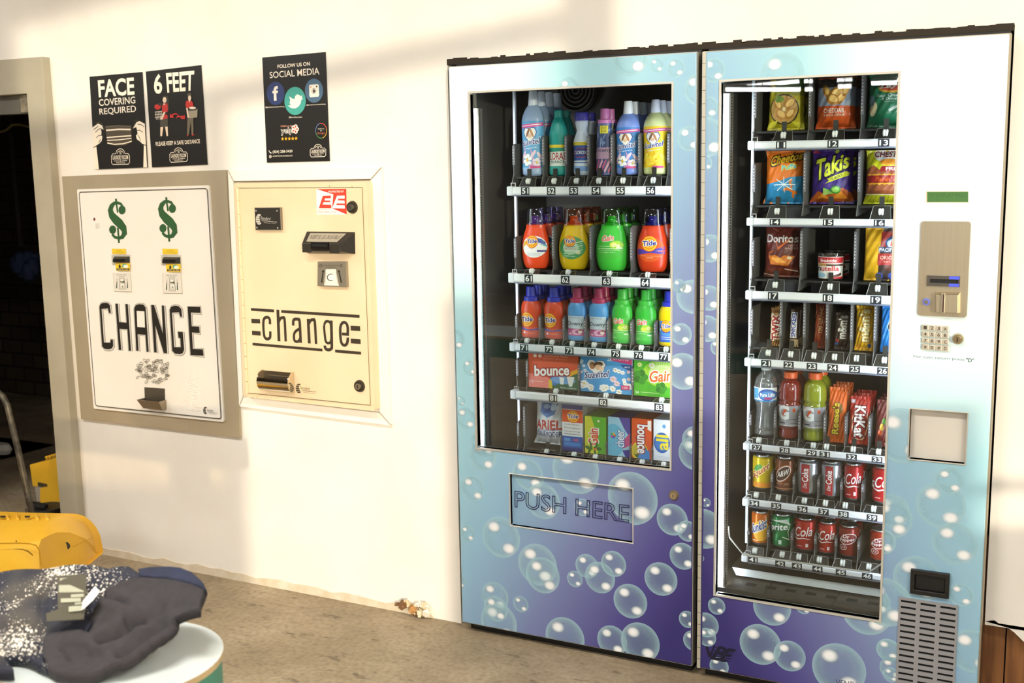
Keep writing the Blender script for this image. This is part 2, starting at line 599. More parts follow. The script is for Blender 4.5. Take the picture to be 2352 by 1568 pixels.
# store room behind the doorway
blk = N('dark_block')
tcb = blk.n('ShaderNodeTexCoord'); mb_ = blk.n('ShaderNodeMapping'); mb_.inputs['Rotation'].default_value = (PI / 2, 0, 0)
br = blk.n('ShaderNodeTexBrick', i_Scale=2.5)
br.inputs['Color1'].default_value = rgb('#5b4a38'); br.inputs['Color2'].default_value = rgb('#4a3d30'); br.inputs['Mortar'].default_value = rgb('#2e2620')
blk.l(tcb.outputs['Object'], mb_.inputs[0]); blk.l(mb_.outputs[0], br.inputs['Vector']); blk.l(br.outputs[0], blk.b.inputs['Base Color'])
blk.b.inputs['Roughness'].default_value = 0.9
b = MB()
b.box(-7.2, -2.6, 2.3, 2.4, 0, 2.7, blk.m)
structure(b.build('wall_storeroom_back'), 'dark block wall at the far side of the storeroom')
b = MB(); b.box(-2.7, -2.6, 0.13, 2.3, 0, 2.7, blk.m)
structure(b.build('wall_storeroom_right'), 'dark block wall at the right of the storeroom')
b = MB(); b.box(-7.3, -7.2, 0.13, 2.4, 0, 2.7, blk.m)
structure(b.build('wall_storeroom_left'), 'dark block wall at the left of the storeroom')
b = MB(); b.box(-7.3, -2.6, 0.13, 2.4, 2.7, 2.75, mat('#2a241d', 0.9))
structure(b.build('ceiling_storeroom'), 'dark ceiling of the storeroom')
# wall round the machine recess, so that the room behind stays dark
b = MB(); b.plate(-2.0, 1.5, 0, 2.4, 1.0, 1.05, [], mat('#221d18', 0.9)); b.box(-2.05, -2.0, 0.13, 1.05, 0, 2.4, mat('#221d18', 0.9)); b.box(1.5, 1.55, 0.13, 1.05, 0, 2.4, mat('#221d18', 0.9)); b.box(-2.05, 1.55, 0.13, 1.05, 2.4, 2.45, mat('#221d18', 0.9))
structure(b.build('wall_recess'), 'dark closet walls behind the vending machines')

# far walls and the storefront that lets the low sun in (behind and right of the camera)
b = MB(); b.box(XL - 0.1, XL, YB, 0.13, 0, H, mat('#453d33', 0.8)); structure(b.build('wall_left'), 'plain wall at the far left of the room')
b = MB(); b.plate(XL, XR, 0, H, YB - 0.1, YB, [(-0.8, 2.6, 0.7, 2.7)], mat('#4c4439', 0.8))
structure(b.build('wall_front'), 'front wall with one wide window')
def sy(x): return -(3.0 - x) * 1.2353
def sz(x, z): return z + (3.0 - x) * 0.1177
b = MB()
ylim = (YB, 0.0)
holes = [(sy(-1.375), sy(0.9), 1.33, 3.0), (sy(-0.345), sy(0.9), 0.97, 1.07), (sy(-0.345), sy(0.9), 1.11, 1.4),
         (sy(-4.0), sy(-1.53), 2.62, 3.0), (sy(-2.0), sy(-1.53), 1.75, 2.52), (sy(-2.92), sy(-2.0), 0.05, 2.52), (sy(-4.35), sy(-3.0), 1.09, 2.52)]  # openings shaped to throw the sun patches and shadow bars on the back wall
yy = MB()
yy.plate(ylim[0], ylim[1], 0.0, H, 0.0, 0.02, holes, mat('#b9b2a2', 0.7))
yy.v = [(3.0 + v[1], v[0], v[2]) for v in yy.v]
structure(yy.build('wall_right'), 'unseen storefront wall with openings shaped to throw the sun patches')
tint = N('sun_dim_sheet')  # added sheet that weakens the sun reaching the left of the wall
tr = tint.n('ShaderNodeBsdfTransparent'); tr.inputs[0].default_value = (0.62, 0.56, 0.46, 1)
tint.l(tr.outputs[0], tint.out.inputs[0])
b = MB(); b.box(3.004, 3.012, sy(-4.4), sy(-2.95), 1.05, 2.56, tint.m)
structure(b.build('sun_dim_sheet_1'), 'unseen tinted sheet added to dim the sun on the left wall')

# unseen fill panels added for ambient light, and the hanging tubes that mirror in the glass
def fill_lamp(x, y, lab):
    t = thing('fill_light', lab, 'fill light', (x, y, H), 'added fill panels under the roof')
    b = MB(); b.plate(-0.62, 0.62, -0.17, 0.17, 0.0, 0.05, [(-0.58, 0.58, -0.13, 0.13)], mat('#e8e8e4', 0.5))
    b.v = [(v[0], v[2], -v[1]) for v in b.v]; b.build('frame', t)
    b = MB(); b.box(-0.58, 0.58, -0.13, 0.13, -0.04, -0.02, mat('#fffaf4', 0.5, emit=LAMP)); b.build('diffuser', t)
LAMP = 64.0
for i, (x, y) in enumerate([(-7.5, -2.2), (-4.6, -2.2), (-1.7, -2.2), (1.2, -2.2), (-6.0, -5.6), (-3.0, -5.6), (0.0, -5.6)]):
    fill_lamp(x, y, 'unseen fill panel added above the laundry floor for ambient light')
def mirror_pt(px, py, y2):
    """Where something at depth y2 (in front of the panes) must hang to show in the pane at px, py."""
    d = ray(px, py); t1 = (YF + 0.02 - CAM.y) / d.y; p = CAM + d * t1
    m = Vector((d.x, -d.y, d.z)); return p + m * ((y2 - p.y) / m.y)
for i, (a, c, y2) in enumerate([((1668, 203), (1835, 186), -6.2), ((1668, 205), (1838, 205), -5.2), ((1848, 186), (1866, 186), -6.2), ((1850, 205), (1866, 204), -5.2), ((1924, 184), (1957, 183), -6.2), ((1926, 198), (1955, 197), -5.2), ((2008, 184), (2065, 183), -6.2), ((2002, 191), (2060, 189), -5.2)]):
    p, q = mirror_pt(*a, y2), mirror_pt(*c, y2)
    mid = (p + q) / 2
    t = thing('tube_light', 'bare fluorescent tube hanging over the laundry floor', 'tube light', mid, 'hanging fluorescent tubes')
    b = MB(); b.tube([p - mid, q - mid], 0.016, mat('#ffffff', 0.4, emit=35.0)); b.build('tube', t)
    b = MB(); b.tube([p - mid + Vector((0, 0, 0.02)), q - mid + Vector((0, 0, 0.02))], 0.012, mat('#d0d0d0')); b.build('batten', t)
    b = MB()
    top = H - mid.z
    b.tube([(0, 0, 0.02), (0, 0, top)], 0.003, mat('#b0b0b0')); b.build('hanger', t)
# ------------------------------------------------------------------ vending machines
steel = noise_mat('brushed_steel', '#a59c86', '#b3aa94', scale=6.0, rough=0.32, metal=0.85, stretch=(1, 1, 40), lo=0.3, hi=0.7)
black_m = mat('#141414', 0.45)
cabinet_m = noise_mat('cabinet_inside', '#3a3733', '#45413c', 6.0, rough=0.5)
glass_m = clear_mat('pane_glass', '#f4f8f6', 0.0, base=0.02, edge=0.6, blend=0.3)

def print_mat(name, x0, x1, z0, z1, au, av, c, glow):
    k = N(name)
    g = k.n('ShaderNodeNewGeometry'); s = k.n('ShaderNodeSeparateXYZ'); k.l(g.outputs['Position'], s.inputs[0])
    u = k.math('DIVIDE', k.math('SUBTRACT', s.outputs[0], x0), x1 - x0)
    v = k.math('DIVIDE', k.math('SUBTRACT', s.outputs[2], z0), z1 - z0)
    f = k.math('ADD', k.math('MULTIPLY', u, au), k.math('MULTIPLY_ADD', v, av, c))
    col = k.ramp(f, [(0.0, '#a6d6e0'), (0.3, '#92bbd4'), (0.6, '#7882b0'), (0.85, '#504a8c'), (1.0, '#383272')])
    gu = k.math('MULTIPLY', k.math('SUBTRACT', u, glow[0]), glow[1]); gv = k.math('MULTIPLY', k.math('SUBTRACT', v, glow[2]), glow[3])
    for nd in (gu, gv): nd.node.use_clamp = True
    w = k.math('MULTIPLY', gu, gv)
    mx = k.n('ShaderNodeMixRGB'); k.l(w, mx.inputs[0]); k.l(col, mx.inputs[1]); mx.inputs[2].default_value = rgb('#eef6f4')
    k.l(mx.outputs[0], k.b.inputs['Base Color'])
    k.b.inputs['Roughness'].default_value = 0.32
    k.b.inputs['Specular IOR Level'].default_value = 0.45
    return k.m

bub = N('bubble_print')
uvn = bub.n('ShaderNodeUVMap'); uvn.uv_map = 'UVMap'
sp = bub.n('ShaderNodeSeparateXYZ'); bub.l(uvn.outputs[0], sp.inputs[0])
ln = bub.n('ShaderNodeVectorMath', operation='LENGTH'); bub.l(uvn.outputs[0], ln.inputs[0])
rr_ = ln.outputs['Value']
rim_ = bub.math('POWER', rr_, 3.5)
def spot(cx, cy, r1, r2):
    dx = bub.math('DIVIDE', bub.math('SUBTRACT', sp.outputs[0], cx), r1); dy = bub.math('DIVIDE', bub.math('SUBTRACT', sp.outputs[1], cy), r2)
    d = bub.math('ADD', bub.math('MULTIPLY', dx, dx), bub.math('MULTIPLY', dy, dy))
    return bub.math('POWER', 2.718, bub.math('MULTIPLY', bub.math('MULTIPLY', d, d), -1.0))
hl = bub.math('MAXIMUM', spot(-0.36, 0.46, 0.32, 0.26), spot(0.40, -0.50, 0.33, 0.26))
geo = bub.n('ShaderNodeNewGeometry'); mpb = bub.n('ShaderNodeMapping'); mpb.inputs['Rotation'].default_value = (0, 0.5, 0); mpb.inputs['Scale'].default_value = (60, 60, 170)
nb = bub.n('ShaderNodeTexNoise', i_Scale=1.0, i_Detail=2.0); bub.l(geo.outputs['Position'], mpb.inputs[0]); bub.l(mpb.outputs[0], nb.inputs['Vector'])
fleck = bub.math('MULTIPLY', bub.math('GREATER_THAN', nb.outputs[0], 0.63), bub.math('MULTIPLY', rr_, 0.5))
alpha = bub.math('MAXIMUM', hl, bub.math('MAXIMUM', fleck, bub.math('MULTIPLY_ADD', rim_, 0.42, 0.17)))
mxc = bub.n('ShaderNodeMixRGB'); bub.l(hl, mxc.inputs[0]); mxc.inputs[1].default_value = rgb('#b9e2ea'); mxc.inputs[2].default_value = rgb('#fbfdfd')
bub.l(mxc.outputs[0], bub.b.inputs['Base Color']); bub.b.inputs['Roughness'].default_value = 0.32
bub.l(alpha, bub.b.inputs['Alpha'])

def bubbles(circles, rects, y, name, parent):
    """circles: (x, z, r) in metres; printed only inside the rectangles of the door skin."""
    mb = MB(); mb.uv = []
    for i, (cx, cz, r) in enumerate(circles):
        yy_ = y - 0.0004 - 0.00012 * (i % 9)
        ring = [(cx + r * math.cos(2 * PI * k / 40), cz + r * math.sin(2 * PI * k / 40)) for k in range(40)]
        for (x0, x1, z0, z1) in rects:
            p = ring
            for ax, val, gt in ((0, x0, True), (0, x1, False), (1, z0, True), (1, z1, False)):
                p = clip(p, ax, val, gt) if len(p) >= 3 else p
            if len(p) < 3: continue
            n0 = len(mb.v)
            mb.add([(a, yy_, c) for a, c in p], [tuple(range(len(p)))], bub.m)
            mb.uv += [((a - cx) / r, (c - cz) / r) for a, c in p]
    return mb.build(name, parent)

def pxc(k, lst, y, sc):
    out = []
    for cx, cy, r in lst:
        p = at(*k(cx, cy), y); out.append((p.x, p.z, r * sc))
    return out

def rects_minus(x0, x1, z0, z1, holes):
    xs = sorted({x0, x1, *[h[0] for h in holes], *[h[1] for h in holes]}); zs = sorted({z0, z1, *[h[2] for h in holes], *[h[3] for h in holes]})
    out = []
    for i in range(len(xs) - 1):
        for j in range(len(zs) - 1):
            cx, cz = (xs[i] + xs[i + 1]) / 2, (zs[j] + zs[j + 1]) / 2
            if not any(h[0] < cx < h[1] and h[2] < cz < h[3] for h in holes):
                out.append((xs[i], xs[i + 1], zs[j], zs[j + 1]))
    return out

ZB, ZT = CAM.z - 0.4826 * 3.29, CAM.z + 0.0912 * 3.29
SX0, SX1 = -0.5811 * 3.29, -0.3283 * 3.29
NX0, NX1 = -0.3218 * 3.29, -0.0738 * 3.29
SW = (-0.5580 * 3.29, -0.3508 * 3.29, CAM.z - 0.2900 * 3.29, CAM.z + 0.0652 * 3.29)
NW = (-0.3052 * 3.29, -0.1562 * 3.29, CAM.z - 0.4062 * 3.29, CAM.z + 0.0648 * 3.29)
YR = YF + 0.13            # front of the shelf rails
SHELF_BACK = 0.52
label_white = mat('#f1f3fa', 0.35)
led_m = mat('#f2f6ff', 0.4, emit=26.0)

def shell(root, x0, x1, iz0, iz1, win):
    """Black cabinet with a dark lined compartment open towards the door."""
    b = MB()
    t = 0.03
    y0, y1 = YF + 0.05, 0.72
    b.box(x0, x0 + t, y0, y1, 0.035, ZT, cabinet_m); b.box(x1 - t, x1, y0, y1, 0.035, ZT, cabinet_m)
    b.box(x0 + t, x1 - t, y0, y1, ZT - t, ZT, cabinet_m); b.box(x0 + t, x1 - t, y0, y1, 0.035, iz0, cabinet_m)
    b.box(x0 + t, x1 - t, y1 - 0.12, y1, iz0, ZT - t, cabinet_m)
    b.box(x0 - 0.001, x0, y0, y1, 0.035, ZT, black_m); b.box(x1, x1 + 0.001, y0, y1, 0.035, ZT, black_m)
    b.box(x0, x1, y0, y1, ZT, ZT + 0.012, black_m)
    b.build('cabinet', root)
    b = MB(); b.box(x0 + 0.012, x1 - 0.012, YF + 0.04, 0.6, 0.0, 0.036, black_m); b.build('plinth', root)

LANES = {}
def lane_edges(names, dv, x1):
    for s, xc in names:
        LANES[s] = (max(d for d in dv if d < xc) + 0.003, min([d for d in dv if d > xc] + [x1]) - 0.003)

def tray(root, name, x0, x1, zr0, zr1, zb, tags, dividers, endcap=True, pocket=None):
    """One pull-out tray: floor, lit price rail, number tags, dividers and a spooled stop in front of each lane."""
    t = bpy.data.objects.new(name, None); COL.objects.link(t); t.parent = root
    b = MB()
    b.box(x0 - 0.018, x1, YR + 0.034, SHELF_BACK, zb - 0.006, zb, mat('#1d1c1b', 0.5))
    b.box(x0, x1, YR + 0.006, YR + 0.03, zr0, zr1 - 0.002, mat('#26262a', 0.5))
    b.build('tray_floor', t)
    b = MB()
    zc = (zr0 + zr1) / 2; h = (zr1 - zr0) / 2
    prof = [(zr0, YR + 0.006), (zr0, YR), (zr0 + h * 0.4, YR - 0.004), (zr1 - h * 0.4, YR - 0.004), (zr1, YR), (zr1, YR + 0.006)]
    vs = [(x, y, z) for x in (x0, x1) for z, y in prof]
    n = len(prof)
    b.add(vs, [(i, i + n, i + n + 1, i + 1) for i in range(n - 1)] + [(n - 1, 2 * n - 1, n, 0), tuple(range(n)), tuple(range(2 * n - 1, n - 1, -1))], label_white)
    b.box(x0, x1, YR - 0.003, YR + 0.004, zr0 - 0.004, zr0, mat('#8e93a8', 0.3, 0.6))
    rail = b.build('price_rail', t)
    if endcap:
        b = MB(); b.box(x0 - 0.022, x0 - 0.0005, YR - 0.006, YR + 0.03, zr0 - 0.002, zr1 + 0.002, mat('#dfe2ea', 0.4)); b.build('end_cap', t, bevel=0.004)
        b = MB(); b.tube([(x0 - 0.012, YR + 0.01, zr1), (x0 - 0.012, YR + 0.01, zr1 + 0.012), (x0 + 0.004, YR + 0.01, zr1 + 0.012), (x0 + 0.004, YR + 0.01, zr1)], 0.0016, mat('#c8c8c8', 0.3, 0.8)); b.build('wire_clip', t)
    for s, xc in tags:
        a = Art(lambda u, v, hh: (u, YR - 0.004 - hh, v), base=0.0003)
        w = 0.0155
        a.rect(xc - w, zr0 + 0.001, xc + w, zr1 - 0.001, '#23262c')
        a.text(s, (xc - w * 0.72, zr0 + h * 0.36, xc + w * 0.72, zr1 - h * 0.36), '#ffffff', bold=0.035)
        a.build('number_tag', t)
    lane_edges(tags, [d for d, _ in dividers], x1)
    for xd, hd in dividers:
        b = MB()
        y0 = YR + 0.012
        side = [(y0, zb - 0.03), (y0 + 0.02, zb + 0.012), (y0 + 0.016, zb + 0.045), (y0 + 0.016, zb + hd - 0.01), (y0 + 0.026, zb + hd), (SHELF_BACK - 0.02, zb + hd), (SHELF_BACK - 0.02, zb - 0.005), (y0 + 0.03, zb - 0.03)]
        n = len(side); th = 0.0012
        vs = [(xd - th, y, z) for y, z in side] + [(xd + th, y, z) for y, z in side]
        caps = [tuple(q) for q in tessellate_polygon([[Vector((y, z, 0)) for y, z in side]])]
        b.add(vs, caps + [tuple(n + i for i in c[::-1]) for c in caps] + [(i, i + n, (i + 1) % n + n, (i + 1) % n) for i in range(n)], mat('#6a6866', 0.4, 0.2))
        # folded front lip with perforations
        b.box(xd - 0.0015, xd + 0.007, y0 + 0.014, y0 + 0.016, zb + 0.04, zb + hd - 0.006, mat('#77747a', 0.4, 0.2))
        k = zb + 0.05
        while k < zb + hd - 0.015:
            b.box(xd + 0.001, xd + 0.003, y0 + 0.0132, y0 + 0.0142, k, k + 0.004, mat('#e6e4e0', 0.5)); k += 0.0095
        b.build('divider', t)
    for s, xc in tags:
        dz = zb - zr1
        b = MB()
        ys, yt = YR + 0.008, YR + 0.033
        w = 0.03
        b.add([(xc - w, ys, zr1 - 0.004), (xc + w, ys, zr1 - 0.004), (xc + w * 0.8, yt, zb - 0.001), (xc - w * 0.8, yt, zb - 0.001),
               (xc - w, ys + 0.004, zr1 - 0.012), (xc + w, ys + 0.004, zr1 - 0.012), (xc + w * 0.8, yt + 0.004, zb - 0.008), (xc - w * 0.8, yt + 0.004, zb - 0.008)],
              [(0, 1, 2, 3), (7, 6, 5, 4), (0, 4, 5, 1), (1, 5, 6, 2), (2, 6, 7, 3), (3, 7, 4, 0)], mat('#26241f', 0.4))
        b.tube([(xc - w, ys - 0.001, zr1 - 0.003), (xc - w * 0.8, yt - 0.001, zb), (xc + w * 0.8, yt - 0.001, zb), (xc + w, ys - 0.001, zr1 - 0.003)], 0.0009, mat('#a9a7a2', 0.35, 0.5), 5)
        if pocket and s in pocket:
            b.box(xc - 0.007, xc + 0.007, YR + 0.027, YR + 0.031, zb - 0.004, zb + 0.027, mat('#2b2a26', 0.4))
        zs_ = zb - 0.001; ym = (ys + yt) / 2
        b.lathe([(0.0, -0.007), (0.009, -0.007), (0.011, -0.004), (0.009, 0), (0.011, 0.004), (0.009, 0.007), (0.0, 0.007)], mat('#eef0ee', 0.4), 14, c=(xc, YR + 0.021, (zs_ + zr1) / 2 + 0.002), axis='x')
        b.build('lane_stop', t)
    return t

def window_parts(door, win, name):
    x0, x1, z0, z1 = win
    b = MB(); b.plate(x0 - 0.006, x1 + 0.006, z0 - 0.006, z1 + 0.006, YF - 0.003, YF + 0.024, [(x0, x1, z0, z1)], mat('#cfccc0', 0.35, 0.3))
    b.build('window_trim', door)
    b = MB(); b.box(x0 + 0.0005, x1 - 0.0005, YF + 0.016, YF + 0.02, z0 + 0.0005, z1 - 0.0005, glass_m)
    b.build('window_pane', door)

def led(root, x, z0, z1, y=YF + 0.055):
    b = MB(); b.box(x - 0.012, x + 0.012, y, y + 0.012, z0, z1, led_m)
    b.box(x + 0.012, x + 0.018, y - 0.006, y + 0.02, z0, z1, mat('#8d857a', 0.4, 0.5))
    k = z0
    while k < z1:
        b.box(x + 0.018, x + 0.0205, y - 0.004, y, k, k + 0.004, mat('#2a221c', 0.6)); k += 0.0085
    b.build('light_strip', root)

# ---- left machine: laundry products
soap_machine = thing('vending_machine', 'left vending machine stocked with laundry detergents, bubble printed door', 'vending machine', ((SX0 + SX1) / 2, YF + 0.05, 0))
def rel(root):
    """Re-parent keeping world places: parts are written in world coordinates."""
    inv = Matrix.Translation(-root.location)
    for ch in root.children: ch.matrix_parent_inverse = inv
FL = crop(1020, 1020, 0.3494)
fq = [at(*FL(*p), YF) for p in ((432, 198), (1238, 292), (1236, 650), (436, 528))]
FLAP = (fq[0].x, fq[1].x, (fq[3].z + fq[2].z) / 2, (fq[0].z + fq[1].z) / 2)
shell(soap_machine, SX0, SX1, 0.50, ZT, SW)
door = bpy.data.objects.new('door', None); COL.objects.link(door); door.parent = soap_machine
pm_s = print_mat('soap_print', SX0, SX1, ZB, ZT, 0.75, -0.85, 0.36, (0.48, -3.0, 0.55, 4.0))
b = MB(); b.plate(SX0, SX1, ZB, ZT, YF, YF + 0.024, [SW, FLAP], pm_s); b.build('door_skin', door, bevel=0.003)
b = MB(); b.plate(SX0 - 0.0015, SX1 + 0.0015, ZB - 0.002, ZT + 0.002, YF + 0.004, YF + 0.04, [(SX0 + 0.0, SX1 - 0.0, ZB, ZT)], mat('#c9c7bd', 0.3, 0.5)); b.build('edge_trim', door)
window_parts(door, SW, 'pane')
b = MB(); b.box(FLAP[0] + 0.001, FLAP[1] - 0.001, YF + 0.012, YF + 0.02, FLAP[2] + 0.001, FLAP[3] - 0.001, pm_s); flap = b.build('delivery_flap', door)
b = MB(); b.plate(FLAP[0] - 0.004, FLAP[1] + 0.004, FLAP[2] - 0.004, FLAP[3] + 0.004, YF - 0.002, YF + 0.03, [FLAP], mat('#d9d6cc', 0.35, 0.3)); b.build('flap_trim', door, bevel=0.002)
kS = FL
sat_bub = pxc(kS, [(255, 80, 105), (190, 290, 95), (155, 585, 60), (550, 200, 118), (865, 170, 172), (1235, 355, 180), (375, 610, 150), (615, 790, 150), (650, 860, 130),
    (335, 1000, 108), (360, 1170, 145), (340, 1080, 96), (505, 1050, 60), (860, 885, 58), (940, 800, 85), (1025, 875, 110), (1115, 785, 90), (1225, 1030, 120), (1425, 885, 114), (1500, 495, 106),
    (1600, 570, 70), (1570, 735, 90), (1600, 1150, 58), (795, 1270, 148), (1105, 1290, 108), (1290, 1300, 138), (1640, 1290, 70), (100, 900, 52), (1650, 60, 110), (640, 380, 128), (900, 420, 60), (80, 1150, 60)], YF, 0.3494 * 0.00138)
kT = crop(1000, 50, 0.2976)
sat_bub += pxc(kT, [(1510, 270, 138), (1710, 335, 52), (1860, 355, 66), (2035, 520, 112), (1030, 520, 88), (1960, 900, 90)], YF, 0.2976 * 0.00138)
kM = crop(1040, 620, 0.3061)
sat_bub += pxc(kM, [(1800, 200, 122), (1715, 480, 80), (1730, 760, 135), (1830, 1280, 110), (20, 520, 84), (130, 730, 66), (100, 1110, 92), (230, 1290, 118), (60, 980, 40), (1700, 120, 50)], YF, 0.3061 * 0.00138)
bubbles(sat_bub, rects_minus(SX0 + 0.002, SX1 - 0.002, ZB + 0.002, ZT - 0.002, [(SW[0] - 0.006, SW[1] + 0.006, SW[2] - 0.006, SW[3] + 0.006), (FLAP[0] - 0.004, FLAP[1] + 0.004, FLAP[2] - 0.004, FLAP[3] + 0.004)]), YF, 'bubble_print', door)
ins = (FLAP[0] + 0.002, FLAP[1] - 0.002, FLAP[2] + 0.002, FLAP[3] - 0.002)
bubbles(sat_bub[3:6] + sat_bub[29:31], [ins], YF + 0.012, 'flap_bubble_print', door)
a = PxArt(YF + 0.0105, kS)
a.ptext('PUSH HERE', (466, 306), (1216, 402), (1213, 514), (466, 412), '#2c2f5c', outline=0.018)
a.build('flap_lettering', door)
p = at(*kS(1510, 335), YF)
b = MB(); b.disc(p.x, p.z, 0.017, YF - 0.006, YF, mat('#b9a98a', 0.25, 0.9), 24, 0.013); b.disc(p.x, p.z, 0.009, YF - 0.008, YF - 0.005, mat('#d8ccb0', 0.2, 0.9), 18); b.box(p.x - 0.001, p.x + 0.001, YF - 0.0086, YF - 0.006, p.z - 0.005, p.z + 0.005, black_m)
b.build('lock', door, smooth=40)
led(soap_machine, at(1095, 500, YF + 0.055).x, at(1095, 1022, YF + 0.055).z, at(1092, 249, YF + 0.055).z)
b = MB(); b.box(SX1 - 0.075, SX1 - 0.05, YF + 0.055, YF + 0.067, 0.7, 1.75, led_m); b.build('light_strip', soap_machine)
xp = at(1181, 300, YR + 0.05).x
b = MB(); b.box(xp - 0.004, xp + 0.004, YR + 0.05, YR + 0.06, 0.62, ZT - 0.04, mat('#cfd3e0', 0.3, 0.4)); b.build('shelf_post', soap_machine)
b = MB()
pf = at(1322, 208, 0.55)
for rr0 in (0.075, 0.06, 0.045, 0.03, 0.015):
    b.lathe([(rr0, 0.0), (rr0, 0.006), (rr0 - 0.005, 0.006), (rr0 - 0.005, 0.0)], mat('#151515', 0.4), 28, c=(pf.x, 0.555, pf.z), axis='y')
b.disc(pf.x, pf.z, 0.08, 0.56, 0.575, mat('#0e0e0e', 0.6), 28)
b.build('fan_grille', soap_machine)

STRAYS = []
def shelf_zs(x, y0, y1): return at(x, y1, YR).z, at(x, y0, YR).z
SHX0, SHX1 = at(1181, 600, YR).x, SX1 - 0.032
def lanes(px_list, yfun):
    return [(s, at(px, yfun(px), YR).x) for s, px in px_list]
SOAP = {}
def mk_soap(nm, tags, rail_px, base_px, hd, pocket=None, edges=None):
    zr0, zr1 = shelf_zs(1181, *rail_px)
    zb = at(*base_px, YR + 0.06).z
    tg = [(s, at(px, 600, YR).x) for s, px in tags]
    xs = [t[1] for t in tg]
    dv = [(xs[0] - (xs[1] - xs[0]) / 2, hd)] + [((xs[i] + xs[i + 1]) / 2, hd) for i in range(len(xs) - 1)]
    if edges: dv = [(at(e, 600, YR + 0.03).x, hd) for e in edges]
    dv = [(SHX0 - 0.012, min(hd, 0.11))] + [d for d in dv if SHX0 + 0.012 < d[0] < SHX1 - 0.004]
    tray(soap_machine, 'shelf', SHX0, SHX1, zr0, zr1, zb, tg, dv, pocket=pocket)
    SOAP[nm] = zb
mk_soap('5', [('51', 1210), ('52', 1269), ('53', 1320), ('54', 1371), ('55', 1426), ('56', 1495)], (429, 448), (1435, 404), 0.135, {'51', '52', '53', '54', '55', '56'}, (1190, 1250, 1301, 1352, 1405, 1467, 1533))
mk_soap('6', [('61', 1215), ('62', 1299), ('63', 1394), ('64', 1483)], (628, 648), (1231, 617.5), 0.15, None, (1190, 1270, 1356, 1449, 1540))
mk_soap('7', [('71', 1202), ('72', 1260), ('73', 1307), ('74', 1358), ('75', 1415), ('76', 1468), ('77', 1526)], (788, 805), (1213, 775.5), 0.085, None, (1237, 1292, 1342, 1395, 1449, 1504))
mk_soap('8', [('81', 1268), ('82', 1385), ('83', 1516)], (897, 914.5), (1211, 886), 0.10, None, (1206, 1327, 1452))
zr0, zr1 = shelf_zs(1186, 1038, 1056)
SOAP['9'] = at(1292, 1031, YR + 0.06).z
tray(soap_machine, 'shelf', SHX0, SHX1, zr0 - 0.0, zr1, SOAP['9'], [(s, at(px, 1040, YR).x) for s, px in (('91', 1250), ('92', 1313), ('93', 1362), ('94', 1418), ('95', 1470), ('96', 1520))],
     [(SHX0 - 0.012, 0.09), (at(1204, 1000, YR + 0.03).x, 0.15)] + [(at(e, 1040, YR + 0.03).x, 0.05) for e in (1288, 1340, 1392, 1447, 1497)], endcap=False, pocket={'91'})
rel(soap_machine)

# ---- right machine: snacks and drinks
snack_machine = thing('vending_machine', 'right vending machine stocked with snacks and drinks, keypad panel on its right', 'vending machine', ((NX0 + NX1) / 2, YF + 0.05, 0))
shell(snack_machine, NX0, NX1, NW[2] - 0.03, ZT, NW)
door = bpy.data.objects.new('door', None); COL.objects.link(door); door.parent = snack_machine
k8 = crop(2000, 800, 0.4896)
cq = [at(*k8(*p), YF) for p in ((185, 282), (455, 300), (445, 545), (175, 522))]
CUP = (cq[3].x + 0.001, cq[1].x - 0.001, (cq[3].z + cq[2].z) / 2 + 0.002, (cq[0].z + cq[1].z) / 2 - 0.002)
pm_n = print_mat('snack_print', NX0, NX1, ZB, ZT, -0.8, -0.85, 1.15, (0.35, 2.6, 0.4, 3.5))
b = MB(); b.plate(NX0, NX1, ZB, ZT, YF, YF + 0.024, [NW, CUP], pm_n); b.build('door_skin', door, bevel=0.003)
b = MB(); b.plate(NX0 - 0.0015, NX1 + 0.0035, ZB - 0.002, ZT + 0.002, YF + 0.004, YF + 0.045, [(NX0, NX1, ZB, ZT)], mat('#b9ac92', 0.3, 0.6)); b.build('edge_trim', door)
b = MB(); b.box(NX0 - 0.002, NX0 + 0.009, YF - 0.004, YF + 0.004, ZB, ZT, mat('#c4c0b2', 0.35, 0.3))
kz = ZB + 0.03
while kz < ZT:
    b.box(NX0 - 0.0022, NX0 + 0.0092, YF - 0.0043, YF - 0.003, kz, kz + 0.0012, mat('#4a463c', 0.6)); kz += 0.038
b.build('hinge', door)
window_parts(door, NW, 'pane')
kR = crop(1600, 1130, 0.2794)
nb_ = pxc(kR, [(78, 85, 38), (60, 300, 165), (165, 935, 72), (620, 945, 150), (525, 1250, 168), (765, 1345, 126), (1170, 1450, 205), (80, 1090, 105), (85, 1190, 78), (185, 1430, 80), (1400, 980, 185), (1575, 1295, 88), (1610, 150, 125), (1540, 400, 75), (1480, 900, 100), (880, 940, 60), (1600, 1500, 60), (30, 540, 34)], YF, 0.2794 * 0.00138)
nb_ += pxc(k8, [(150, 410, 118), (330, 735, 98), (395, 915, 90), (370, 620, 56), (95, 795, 88), (55, 905, 56), (425, 1155, 50), (220, 1080, 100), (70, 1190, 108), (480, 1420, 95), (85, 1415, 50), (100, 1500, 52)], YF, 0.4896 * 0.00138)
nb_ += pxc(crop(1600, 60, 0.2169), [(180, 465, 118), (120, 860, 105), (110, 1180, 190), (95, 1450, 70)], YF, 0.2169 * 0.00138)
nb_ += pxc(crop(1620, 500, 0.2423), [(45, 290, 125), (35, 760, 115), (20, 1050, 120), (120, 1230, 70)], YF, 0.2423 * 0.00138)
nb_ += pxc(crop(1700, 40, 0.2772), [(350, 470, 160)], YF, 0.2772 * 0.00138)
GR = pxquad(k8, ((140, 1160), (412, 1195), (388, 1600), (118, 1600)), YF)
GX0, GX1, GZ1, GZ0 = GR[0][0] - 0.004, GR[1][0], GR[0][1] - 0.002, 0.05
